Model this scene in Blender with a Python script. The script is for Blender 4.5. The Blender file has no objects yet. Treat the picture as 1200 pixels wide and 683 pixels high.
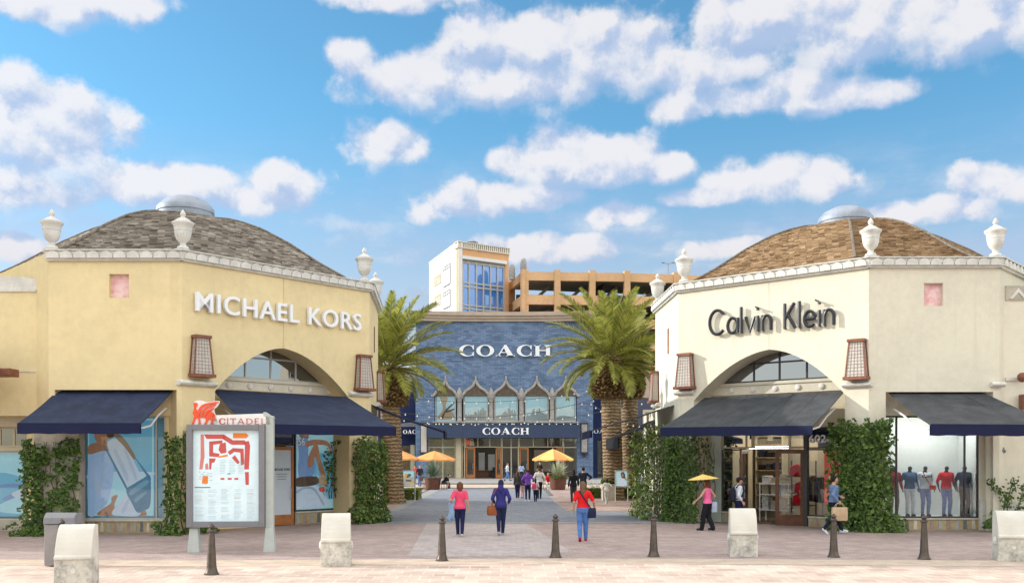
import bpy, bmesh, math, random
from mathutils import Vector, Matrix, noise
R = math.radians
rnd = random.Random(7)
scene = bpy.context.scene
COL = scene.collection
F, CX, HY, CH = 1120.0, 600.0, 536.0, 2.4     # focal length, principal column, horizon row, eye height (photo measures)

# ------------------------------------------------------------------ camera / world / sun
cam = bpy.data.cameras.new('camera'); camo = bpy.data.objects.new('camera', cam); COL.objects.link(camo)
camo.location = (0, 0, CH); camo.rotation_euler = (R(90), 0, 0)
cam.sensor_width = 36; cam.lens = 36 * F / 1200; cam.shift_y = (HY - 341.5) / 1200
cam.clip_start = 0.1; cam.clip_end = 6000
scene.camera = camo
scene.render.engine = 'CYCLES'
scene.view_settings.view_transform = 'Standard'; scene.view_settings.look = 'None'
scene.view_settings.gamma = 1; scene.view_settings.exposure = 0.75
scene.cycles.max_bounces = 6; scene.cycles.diffuse_bounces = 3; scene.cycles.glossy_bounces = 3
scene.cycles.transparent_max_bounces = 12; scene.cycles.transmission_bounces = 4
scene.cycles.caustics_reflective = False; scene.cycles.caustics_refractive = False

SUN_EL, SUN_BACK = 20.0, 10.0    # sun low on the left, a little behind the facades
sd = Vector((-math.cos(R(SUN_BACK)) * math.cos(R(SUN_EL)), math.sin(R(SUN_BACK)) * math.cos(R(SUN_EL)), math.sin(R(SUN_EL))))
sl = bpy.data.lights.new('sun', 'SUN'); sl.energy = 2.45; sl.angle = R(0.5); sl.color = (1, .945, .87)
so = bpy.data.objects.new('sun', sl); COL.objects.link(so); so.location = sd * 200
so.rotation_euler = sd.to_track_quat('Z', 'Y').to_euler()

class NT:
    def __init__(s, t): s.t = t; s.t.nodes.clear()
    def n(s, kind, **kw):
        o = s.t.nodes.new(kind)
        for k, v in kw.items(): setattr(o, k, v)
        return o
    def l(s, a, b): s.t.links.new(a, b)
    def put(s, v, sock):
        if v is None: return
        if hasattr(v, 'is_output'): s.l(v, sock)
        else: sock.default_value = v
    def m(s, op, a, b=None, c=None, clamp=False):
        o = s.n('ShaderNodeMath', operation=op); o.use_clamp = clamp
        for i, v in enumerate((a, b, c)): s.put(v, o.inputs[i])
        return o.outputs[0]
    def vm(s, op, a, b=None, c=None):
        o = s.n('ShaderNodeVectorMath', operation=op)
        for i, v in enumerate((a, b, c)): s.put(v, o.inputs[i])
        return o
    def mix(s, f, a, b, blend='MIX'):
        o = s.n('ShaderNodeMix', data_type='RGBA', blend_type=blend); o.clamp_factor = True
        s.put(f, o.inputs[0]); s.put(a, o.inputs[6]); s.put(b, o.inputs[7]); return o.outputs[2]
    def noise(s, vec, scale, detail=4, rough=.55, out=0):
        o = s.n('ShaderNodeTexNoise'); s.put(vec, o.inputs['Vector'])
        o.inputs['Scale'].default_value = scale; o.inputs['Detail'].default_value = detail; o.inputs['Roughness'].default_value = rough
        return o.outputs[out]
    def ss(s, v, lo, hi):
        o = s.n('ShaderNodeMapRange', interpolation_type='SMOOTHSTEP'); s.put(v, o.inputs[0]); o.inputs[1].default_value = lo; o.inputs[2].default_value = hi
        return o.outputs[0]
def c4(c): return (c[0], c[1], c[2], 1)

world = bpy.data.worlds.new('World'); scene.world = world; world.use_nodes = True
w = NT(world.node_tree)
sky = w.n('ShaderNodeTexSky', sky_type='NISHITA'); sky.sun_disc = False
sky.sun_elevation = R(SUN_EL); sky.sun_rotation = math.atan2(sd.x, sd.y)
sky.air_density = 1.0; sky.dust_density = .6; sky.ozone_density = 1.5
co = w.n('ShaderNodeTexCoord'); sp = w.n('ShaderNodeSeparateXYZ'); w.l(co.outputs['Generated'], sp.inputs[0])
X, Y, Z = sp.outputs
az = w.m('ARCTAN2', X, Y); el = w.m('ARCSINE', Z)
cb = w.n('ShaderNodeCombineXYZ'); w.l(az, cb.inputs[0]); w.l(el, cb.inputs[1]); P0 = cb.outputs[0]
wn = w.noise(P0, 9, 3, .5, 1)
wv = w.vm('MULTIPLY_ADD', w.vm('SUBTRACT', wn, (.5, .5, .5)).outputs[0], (.022, .016, 0), P0).outputs[0]
# cloud bank: centres and radii of the puffs (photo columns / rows turned into azimuth and elevation)
PUFFS = [(-5,150,75,50),(55,125,52,32),(75,150,55,40),(10,215,90,26),(60,172,75,38),
 (150,215,50,22),(195,210,48,21),(240,208,40,14),(330,214,42,22),(300,232,70,18),(20,0,90,16),(100,-4,80,15),(450,-6,90,14),
 (418,70,27,20),(520,85,72,28),(470,95,60,26),(580,50,48,34),(645,50,75,36),(700,70,85,38),(755,72,60,34),(600,95,120,26),(820,85,58,24),(860,70,40,20),
 (448,168,46,23),(600,190,30,18),(660,185,60,30),(715,180,52,28),(780,192,36,16),(690,205,90,14),
 (850,35,45,38),(930,20,110,42),(1040,25,120,38),(1150,25,90,34),(1000,50,90,24),
 (800,120,36,15),(860,118,70,17),(930,105,44,26),(975,112,60,20),(1030,110,52,14),
 (865,212,42,22),(910,210,60,26),(955,220,40,14),(830,228,60,10),(1160,208,40,18),(1200,215,30,16),
 (545,240,60,22),(620,232,70,16),(730,250,45,16),(15,290,60,14),(650,292,90,16),(860,288,60,12),(1100,245,60,14),(1040,255,40,10)]
def azel(px, py):
    v = Vector(((px - CX) / F, 1, (HY - py) / F)).normalized(); return math.atan2(v.x, v.y), math.asin(v.z)
def field(vec):
    acc = None
    for (px, py, rx, ry) in PUFFS:
        a, e = azel(px, py); ix, iy = F / rx / 1.28, F / ry / 1.30
        d = w.vm('LENGTH', w.vm('MULTIPLY_ADD', vec, (ix, iy, 0), (-a * ix, -e * iy, 0)).outputs[0]).outputs[1]
        acc = d if acc is None else w.m('SMOOTH_MIN', acc, d, .25)
    return w.m('SUBTRACT', 1, acc)
D1 = field(wv)
fb = w.noise(P0, 30, 8, .67)
WJ = w.vm('MULTIPLY', w.noise(P0, 45, 3, .6, 1), (.035, .035, 0)).outputs[0]
def lumps(vec):
    o = None
    for s, a in ((26, .9),):
        q = w.n('ShaderNodeTexVoronoi', feature='SMOOTH_F1'); q.inputs['Scale'].default_value = s; q.inputs['Smoothness'].default_value = .35
        w.l(w.vm('ADD', vec, WJ).outputs[0], q.inputs['Vector']); v = w.m('MULTIPLY', q.outputs[0], a); o = v if o is None else w.m('ADD', o, v)
    return w.m('SUBTRACT', .45, o)
LUMP = lumps(P0)
back = w.m('MAXIMUM', w.m('MAXIMUM', w.ss(Y, .0, -.5), w.ss(X, .62, .92)), w.ss(Z, .55, .85))                       # mask of the out-of-view sky where bright fill cloud is added
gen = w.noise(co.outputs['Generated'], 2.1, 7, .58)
vis = w.m('ADD', w.m('MULTIPLY_ADD', w.m('SUBTRACT', fb, .5), .70, D1), w.m('MULTIPLY', LUMP, .85))
lowband = w.m('MULTIPLY', w.ss(w.noise(w.vm('MULTIPLY', P0, (5, 16, 1)).outputs[0], 1.5, 6, .6), .40, .70), w.m('MULTIPLY', w.ss(el, .33, .17), .75))
off = w.vm('ADD', wv, (-.010, .024, 0)).outputs[0]
D2 = field(off)
GR = w.m('SUBTRACT', D1, D2)
alpha = w.m('MULTIPLY', w.m('MULTIPLY', w.ss(vis, -.05, .40), .86), w.m('MULTIPLY_ADD', w.ss(GR, -1.0, .05), .62, .38))
alpha = w.m('MAXIMUM', alpha, lowband)
lit = w.m('MULTIPLY_ADD', GR, .42, .50)
lit = w.m('MULTIPLY_ADD', w.m('SUBTRACT', LUMP, lumps(w.vm('ADD', P0, (-.006, .014, 0)).outputs[0])), 1.3, lit)
lit = w.m('MULTIPLY_ADD', w.m('SUBTRACT', fb, w.noise(w.vm('ADD', P0, (-.004, .010, 0)).outputs[0], 30, 8, .67)), 1.15, lit)
lit = w.ss(lit, .12, .88)
ccol = w.mix(lit, (.285, .35, .485, 1), (.57, .55, .555, 1))
ccol = w.mix(w.ss(el, .26, .10), ccol, w.mix(lit, (.28, .335, .43, 1), (.45, .42, .44, 1)))
hs = w.n('ShaderNodeHueSaturation'); w.l(sky.outputs[0], hs.inputs['Color']); hs.inputs['Saturation'].default_value = 1.0
SKY_S = .10
skb = w.vm('SCALE', hs.outputs[0]); skb.inputs['Scale'].default_value = SKY_S
skb = w.mix(1.0, skb.outputs[0], w.mix(w.ss(el, .08, .36), (.94, .93, 1.02, 1), (.66, 1.16, 1.29, 1)), 'MULTIPLY')
front = w.mix(alpha, w.mix(w.m('MULTIPLY', w.ss(el, .34, .05), .55), skb, (.39, .42, .475, 1)), ccol)
bcl = w.mix(w.m('MULTIPLY', w.ss(gen, .38, .60), w.ss(Z, .06, .30)), skb, (1.76, 1.66, 1.53, 1))     # bright cloud added behind, above and beside the viewer to fill the shade
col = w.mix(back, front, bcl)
# the air low over the town, down to below the horizon
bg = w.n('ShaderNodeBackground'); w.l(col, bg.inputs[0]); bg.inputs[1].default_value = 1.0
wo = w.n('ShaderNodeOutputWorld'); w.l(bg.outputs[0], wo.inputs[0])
world.cycles.sampling_method = 'MANUAL'; world.cycles.sample_map_resolution = 512

# ------------------------------------------------------------------ placing helpers
def at(px, py, d): return Vector(((px - CX) / F * d, d, CH + (HY - py) / F * d))
def gnd(px, py, z=0.0):
    d = F * (CH - z) / (py - HY); return Vector(((px - CX) / F * d, d, z))
class Face:
    """vertical plane through plan points p -> q; u runs along it, n points out of the building"""
    def __init__(s, p, q):
        s.p = Vector((p[0], p[1], 0)); d = Vector((q[0] - p[0], q[1] - p[1], 0)); s.L = d.length; s.t = d.normalized()
        s.n = Vector((s.t.y, -s.t.x, 0))
    def pt(s, u, z, o=0.0): return s.p + s.t * u + s.n * o + Vector((0, 0, z))
    def uv(s, px, py, o=0.0):
        r = Vector(((px - CX) / F, 1, (HY - py) / F)); c = Vector((0, 0, CH)); q = s.p + s.n * o
        k = (q - c).dot(s.n) / r.dot(s.n); h = c + r * k
        return (h - s.p).dot(s.t), h.z
    def px(s, px, py, o=0.0): u, z = s.uv(px, py, o); return s.pt(u, z, o)

class MB:
    def __init__(s): s.v = []; s.f = []; s.mi = []; s.uv = []; s.m = 0
    def add(s, pts, faces, uvs=None):
        b = len(s.v); s.v += [Vector(p) for p in pts]
        for i, f in enumerate(faces):
            s.f.append([b + k for k in f]); s.mi.append(s.m); s.uv.append(uvs[i] if uvs else None)
        return s
    def poly(s, pts, uv=None): return s.add(pts, [list(range(len(pts)))], [uv] if uv else None)
    def prism(s, a, b):                         # two matching loops
        n = len(a)
        return s.add(list(a) + list(b), [list(range(n))[::-1], list(range(n, 2 * n))] + [[i, (i + 1) % n, n + (i + 1) % n, n + i] for i in range(n)])
    def box(s, x0, x1, y0, y1, z0, z1): return s.prism([(x0, y0, z0), (x0, y1, z0), (x1, y1, z0), (x1, y0, z0)], [(x0, y0, z1), (x0, y1, z1), (x1, y1, z1), (x1, y0, z1)])
    def fbox(s, fc, u0, u1, z0, z1, o0, o1):
        return s.prism([fc.pt(u0, z0, o0), fc.pt(u1, z0, o0), fc.pt(u1, z0, o1), fc.pt(u0, z0, o1)], [fc.pt(u0, z1, o0), fc.pt(u1, z1, o0), fc.pt(u1, z1, o1), fc.pt(u0, z1, o1)])
    def fpoly(s, fc, pts, o0, o1): return s.prism([fc.pt(u, z, o0) for u, z in pts], [fc.pt(u, z, o1) for u, z in pts])
    def rings(s, rr, closed=True, cap=True):
        n = len(rr[0]); fs = []
        for i in range(len(rr) - 1):
            for k in range(n if closed else n - 1): fs.append([i * n + k, i * n + (k + 1) % n, (i + 1) * n + (k + 1) % n, (i + 1) * n + k])
        if cap: fs += [list(range(n))[::-1], [(len(rr) - 1) * n + k for k in range(n)]]
        return s.add([p for r in rr for p in r], fs)
    def tube(s, path, rad, n=8, sq=1.0):
        path = [Vector(p) for p in path]; rr = []; up = None
        for i, p in enumerate(path):
            t = (path[min(i + 1, len(path) - 1)] - path[max(i - 1, 0)]).normalized()
            if up is None: up = Vector((0, 0, 1)) if abs(t.z) < .9 else Vector((0, 1, 0))
            a = t.cross(up).normalized(); b = a.cross(t).normalized(); up = b
            r = rad[i] if isinstance(rad, (list, tuple)) else rad
            rr.append([p + a * math.cos(k * 2 * math.pi / n) * r + b * math.sin(k * 2 * math.pi / n) * r * sq for k in range(n)])
        return s.rings(rr)
    def lathe(s, prof, c=(0, 0, 0), n=20, sx=1, sy=1):
        return s.rings([[(c[0] + math.cos(k * 2 * math.pi / n) * max(r, 1e-4) * sx, c[1] + math.sin(k * 2 * math.pi / n) * max(r, 1e-4) * sy, c[2] + z) for k in range(n)] for r, z in prof])
    def ball(s, c, r, n=12, m=8):
        if not isinstance(r, (list, tuple)): r = (r, r, r)
        return s.rings([[(c[0] + r[0] * math.sin(R(180 * (j + .02) / (m + .04))) * math.cos(k * 2 * math.pi / n), c[1] + r[1] * math.sin(R(180 * (j + .02) / (m + .04))) * math.sin(k * 2 * math.pi / n), c[2] - r[2] * math.cos(R(180 * j / m))) for k in range(n)] for j in range(m + 1)])
    def build(s, name, mats, parent=None, smooth=False, bevel=0, loc=None, fix=True, shade=None):
        org = Vector((0, 0, 0)); q = parent
        while q: org += q.location; q = q.parent
        if loc is not None and parent is None: org = Vector(loc)
        me = bpy.data.meshes.new(name)
        me.from_pydata([v - org for v in s.v], [], s.f)
        for m in (mats if isinstance(mats, (list, tuple)) else [mats]): me.materials.append(m)
        me.polygons.foreach_set('material_index', s.mi)
        if any(s.uv):
            ul = me.uv_layers.new(name='UVMap'); i = 0
            for f, uv in zip(s.f, s.uv):
                for k in range(len(f)):
                    if uv: ul.data[i].uv = uv[k]
                    i += 1
        if fix:
            bm = bmesh.new(); bm.from_mesh(me); bmesh.ops.recalc_face_normals(bm, faces=bm.faces); bm.to_mesh(me); bm.free()
        if smooth:
            me.polygons.foreach_set('use_smooth', [True] * len(me.polygons))
            if smooth != 'all': me.set_sharp_from_angle(angle=R(42))
        me.update()
        o = bpy.data.objects.new(name, me); COL.objects.link(o)
        if parent: o.parent = parent
        elif loc is not None: o.location = loc
        if bevel:
            b = o.modifiers.new('bevel', 'BEVEL'); b.width = bevel; b.segments = 2; b.limit_method = 'ANGLE'; b.angle_limit = R(40)
        return o

def tag(o, label=None, cat=None, group=None, kind=None):
    if label: o['label'] = label
    if cat: o['category'] = cat
    if group: o['group'] = group
    if kind: o['kind'] = kind
    return o
def thing(name, loc, label, cat, group=None):
    o = bpy.data.objects.new(name, None); COL.objects.link(o); o.location = loc; o.empty_display_size = .3
    return tag(o, label, cat, group)
def dup(root, loc, label, rz=0, scale=None):
    r = root.copy(); COL.objects.link(r); r.location = loc; r.rotation_euler = (0, 0, rz); r['label'] = label
    if scale: r.scale = (scale,) * 3
    for ch in list(root.children):
        c = ch.copy(); COL.objects.link(c); c.parent = r
        for g in ch.children:
            d = g.copy(); COL.objects.link(d); d.parent = c
    return r
def child_copy(o, parent, loc):
    c = o.copy(); COL.objects.link(c); c.parent = parent; c.location = loc; return c
DG = None
def real_mesh(o):                                # object with modifiers / curve -> plain mesh
    bpy.context.view_layer.update()
    return bpy.data.meshes.new_from_object(o.evaluated_get(bpy.context.evaluated_depsgraph_get()))
def text_polys(txt, ext=.5, off=0.0, spacing=1.0):
    cu = bpy.data.curves.new('lettering', 'FONT'); cu.body = txt; cu.size = 1; cu.extrude = ext; cu.offset = off; cu.space_character = spacing; cu.resolution_u = 4
    o = bpy.data.objects.new('lettering', cu); COL.objects.link(o); me = real_mesh(o)
    vs = [v.co.copy() for v in me.vertices]; fs = [list(p.vertices) for p in me.polygons]
    bpy.data.objects.remove(o); bpy.data.curves.remove(cu); bpy.data.meshes.remove(me)
    return vs, fs
def text_on(mb, fc, txt, u0, u1, z0, z1, o0, o1, off=0.0, spacing=1.0, slope=0.0):
    vs, fs = text_polys(txt, .5, off, spacing)
    xa, xb = min(v.x for v in vs), max(v.x for v in vs); ya, yb = min(v.y for v in vs), max(v.y for v in vs)
    mb.add([fc.pt(u0 + (v.x - xa) / (xb - xa) * (u1 - u0), z0 + slope * (v.x - xa) / (xb - xa) + (v.y - ya) / (yb - ya) * (z1 - z0), o0 + (v.z + .5) * (o1 - o0)) for v in vs], fs)

# ------------------------------------------------------------------ materials
MATS = {}
def mat(name, base, rough=.7, var=.08, vs=3.0, bump=0.0, bs=60.0, metal=0.0, spec=.4, emit=0, alt=None, emitc=None, streak=0):
    m = bpy.data.materials.new(name); m.use_nodes = True; t = NT(m.node_tree); MATS[name] = m
    p = t.n('ShaderNodeBsdfPrincipled'); out = t.n('ShaderNodeOutputMaterial'); t.l(p.outputs[0], out.inputs[0])
    p.inputs['Roughness'].default_value = rough; p.inputs['Metallic'].default_value = metal; p.inputs['Specular IOR Level'].default_value = spec
    ge = t.n('ShaderNodeTexCoord').outputs['Object']
    if var:
        f = t.m('ADD', t.m('MULTIPLY', t.noise(ge, vs, 5, .6), .65), t.m('MULTIPLY', t.noise(ge, vs * 9, 3, .6), .35))
        a = alt or [x * (1 + var) for x in base]; b = [x * (1 - var * 1.4) for x in base] if not alt else base
        cc = t.mix(t.ss(f, .36, .64), c4(b), c4(a))
        if streak:
            sv = t.noise(t.vm('MULTIPLY', ge, (3.2, 3.2, .22)).outputs[0], 1.0, 5, .6); cc = t.mix(t.m('MULTIPLY', t.ss(sv, .52, .78), streak), cc, c4([x * .62 for x in base]))
            gv = t.noise(ge, 9, 4, .7); cc = t.mix(t.m('MULTIPLY', t.ss(gv, .55, .75), streak * .35), cc, c4([min(1, x * 1.12) for x in base]))
        t.put(cc, p.inputs['Base Color'])
        t.put(t.m('MULTIPLY_ADD', f, .2, rough - .1), p.inputs['Roughness'])
    else: p.inputs['Base Color'].default_value = c4(base)
    if bump:
        bn = t.n('ShaderNodeBump'); bn.inputs['Strength'].default_value = bump; bn.inputs['Distance'].default_value = .02
        t.l(t.noise(ge, bs, 4, .6), bn.inputs['Height']); t.l(bn.outputs[0], p.inputs['Normal'])
    if emit:
        p.inputs['Emission Color'].default_value = c4(emitc or base); p.inputs['Emission Strength'].default_value = emit
    return m
def brickmat(name, c1, c2, mortar, bw, bh, axes='xy', rough=.8, ms=.02, var=.15, offs=.5, bump=.3, stain=.25, rot=0.0):
    m = bpy.data.materials.new(name); m.use_nodes = True; t = NT(m.node_tree); MATS[name] = m
    p = t.n('ShaderNodeBsdfPrincipled'); out = t.n('ShaderNodeOutputMaterial'); t.l(p.outputs[0], out.inputs[0])
    tc = t.n('ShaderNodeTexCoord'); src = tc.outputs['UV'] if axes == 'uv' else t.n('ShaderNodeNewGeometry').outputs['Position']
    s = t.n('ShaderNodeSeparateXYZ'); t.l(src, s.inputs[0]); c = t.n('ShaderNodeCombineXYZ')
    ax = {'xy': (0, 1), 'xz': (0, 2), 'uv': (0, 1)}[axes]
    t.l(s.outputs[ax[0]], c.inputs[0]); t.l(s.outputs[ax[1]], c.inputs[1]); vec = c.outputs[0]
    if rot:
        r = t.n('ShaderNodeVectorRotate', rotation_type='Z_AXIS'); t.l(vec, r.inputs[0]); r.inputs['Angle'].default_value = rot; vec = r.outputs[0]
    b = t.n('ShaderNodeTexBrick'); t.l(vec, b.inputs['Vector']); b.offset = offs
    b.inputs['Color1'].default_value = c4(c1); b.inputs['Color2'].default_value = c4(c2); b.inputs['Mortar'].default_value = c4(mortar)
    b.inputs['Scale'].default_value = 1; b.inputs['Mortar Size'].default_value = ms; b.inputs['Brick Width'].default_value = bw; b.inputs['Row Height'].default_value = bh
    b.inputs['Mortar Smooth'].default_value = .3; b.inputs['Bias'].default_value = 0
    n1 = t.noise(src, 1.3 if axes == 'xy' else .8, 6, .62); n2 = t.noise(src, 23, 3, .6)
    f = t.m('ADD', t.m('MULTIPLY', n1, .6), t.m('MULTIPLY', n2, .4))
    g = t.n('ShaderNodeCombineColor')
    k = t.m('MULTIPLY_ADD', t.ss(f, .3, .7), 2 * stain, 1 - stain)
    for i in range(3): t.l(k, g.inputs[i])
    t.put(t.mix(1.0, b.outputs[0], g.outputs[0], 'MULTIPLY'), p.inputs['Base Color'])
    p.inputs['Roughness'].default_value = rough; p.inputs['Specular IOR Level'].default_value = .3
    if axes == 'xy':
        for sc_, lo, dk in ((1.3, .045, .62), (.35, .03, .70)):
            vo = t.n('ShaderNodeTexVoronoi'); vo.inputs['Scale'].default_value = sc_; t.l(src, vo.inputs['Vector']); prev = p.inputs['Base Color'].links[0].from_socket
            t.put(t.mix(t.m('MULTIPLY', t.ss(vo.outputs[0], lo * 1.5, lo * .6), .55), prev, (.10 * dk, .09 * dk, .085 * dk, 1)), p.inputs['Base Color'])
        bl = t.ss(t.noise(src, .22, 4, .65), .50, .72); prev = p.inputs['Base Color'].links[0].from_socket; t.put(t.mix(t.m('MULTIPLY', bl, .22), prev, c4([x * .55 for x in c1])), p.inputs['Base Color'])
    if bump:
        bn = t.n('ShaderNodeBump'); bn.inputs['Strength'].default_value = bump; bn.inputs['Distance'].default_value = .015
        t.l(t.m('ADD', t.m('SUBTRACT', 1, b.outputs[1]), t.m('MULTIPLY', n2, .5)), bn.inputs['Height']); t.l(bn.outputs[0], p.inputs['Normal'])
    return m
def glassmat(name, tint=(.9, .95, 1), refl=.10, dark=None):
    m = bpy.data.materials.new(name); m.use_nodes = True; t = NT(m.node_tree); MATS[name] = m
    out = t.n('ShaderNodeOutputMaterial'); gl = t.n('ShaderNodeBsdfGlossy'); gl.inputs['Roughness'].default_value = .02
    if dark: b = t.n('ShaderNodeBsdfDiffuse'); b.inputs[0].default_value = c4(dark)
    else: b = t.n('ShaderNodeBsdfTransparent'); b.inputs[0].default_value = c4(tint)
    fr = t.n('ShaderNodeFresnel'); fr.inputs[0].default_value = 1.5
    tc = t.n('ShaderNodeTexCoord'); bn = t.n('ShaderNodeBump'); bn.inputs['Strength'].default_value = .05; bn.inputs['Distance'].default_value = .05
    t.l(t.noise(tc.outputs['Object'], 1.2, 1, .4), bn.inputs['Height']); t.l(bn.outputs[0], gl.inputs['Normal'])
    mx = t.n('ShaderNodeMixShader'); t.put(t.m('ADD', t.m('MULTIPLY', fr.outputs[0], 1.0), refl, clamp=True), mx.inputs[0])
    t.l(b.outputs[0], mx.inputs[1]); t.l(gl.outputs[0], mx.inputs[2]); t.l(mx.outputs[0], out.inputs[0])
    return m
def leafmat(name, a, b, back=.35, sc=2.0):
    m = bpy.data.materials.new(name); m.use_nodes = True; t = NT(m.node_tree); MATS[name] = m
    p = t.n('ShaderNodeBsdfPrincipled'); out = t.n('ShaderNodeOutputMaterial'); tr = t.n('ShaderNodeBsdfTranslucent'); mx = t.n('ShaderNodeMixShader')
    g = t.n('ShaderNodeNewGeometry')
    f = t.m('ADD', t.m('MULTIPLY', g.outputs['Random Per Island'], .6), t.m('MULTIPLY', t.noise(g.outputs['Position'], sc, 3, .6), .5))
    c = t.mix(t.ss(f, .2, .9), c4(a), c4(b))
    t.put(c, p.inputs['Base Color']); t.put(c, tr.inputs[0]); p.inputs['Roughness'].default_value = .42; p.inputs['Specular IOR Level'].default_value = .45
    mx.inputs[0].default_value = back; t.l(p.outputs[0], mx.inputs[1]); t.l(tr.outputs[0], mx.inputs[2]); t.l(mx.outputs[0], out.inputs[0])
    return m

def shinglemat(name, a, b, c):
    m = bpy.data.materials.new(name); m.use_nodes = True; t = NT(m.node_tree); MATS[name] = m
    p = t.n('ShaderNodeBsdfPrincipled'); out = t.n('ShaderNodeOutputMaterial'); t.l(p.outputs[0], out.inputs[0]); g = t.n('ShaderNodeNewGeometry')
    r = g.outputs['Random Per Island']; n = t.noise(g.outputs['Position'], .9, 5, .6); f = t.m('ADD', t.m('MULTIPLY', r, .8), t.m('MULTIPLY', n, .3))
    f = t.m('ADD', f, 0)
    k = t.mix(t.ss(f, .62, 1.0), t.mix(t.ss(f, .10, .50), c4(a), c4(b)), c4(c)); t.put(k, p.inputs['Base Color']); p.inputs['Roughness'].default_value = .9; p.inputs['Specular IOR Level'].default_value = .15
    bn = t.n('ShaderNodeBump'); bn.inputs['Strength'].default_value = .5; bn.inputs['Distance'].default_value = .03; t.l(t.noise(g.outputs['Position'], 14, 4, .6), bn.inputs['Height']); t.l(bn.outputs[0], p.inputs['Normal'])
    return m
def trunkmat():
    m = bpy.data.materials.new('palm_trunk_scars'); m.use_nodes = True; t = NT(m.node_tree); p = t.n('ShaderNodeBsdfPrincipled'); out = t.n('ShaderNodeOutputMaterial'); t.l(p.outputs[0], out.inputs[0]); g = t.n('ShaderNodeNewGeometry').outputs['Position']
    s = t.n('ShaderNodeSeparateXYZ'); t.l(g, s.inputs[0]); n = t.noise(t.vm('MULTIPLY', g, (4, 4, 2)).outputs[0], 1, 4, .6)
    ring = t.m('SINE', t.m('ADD', t.m('MULTIPLY', s.outputs[2], 34), t.m('MULTIPLY', n, 9))); fine = t.noise(t.vm('MULTIPLY', g, (6, 6, 26)).outputs[0], 1, 4, .65)
    c = t.mix(t.ss(fine, .35, .65), (.25, .155, .08, 1), (.56, .41, .25, 1)); c = t.mix(t.m('MULTIPLY', t.ss(ring, .35, .95), .75), c, (.085, .05, .026, 1)); t.put(c, p.inputs['Base Color']); p.inputs['Roughness'].default_value = .9
    bn = t.n('ShaderNodeBump'); bn.inputs['Strength'].default_value = .9; bn.inputs['Distance'].default_value = .05; t.l(t.m('SUBTRACT', fine, ring), bn.inputs['Height']); t.l(bn.outputs[0], p.inputs['Normal']); return m
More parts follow.
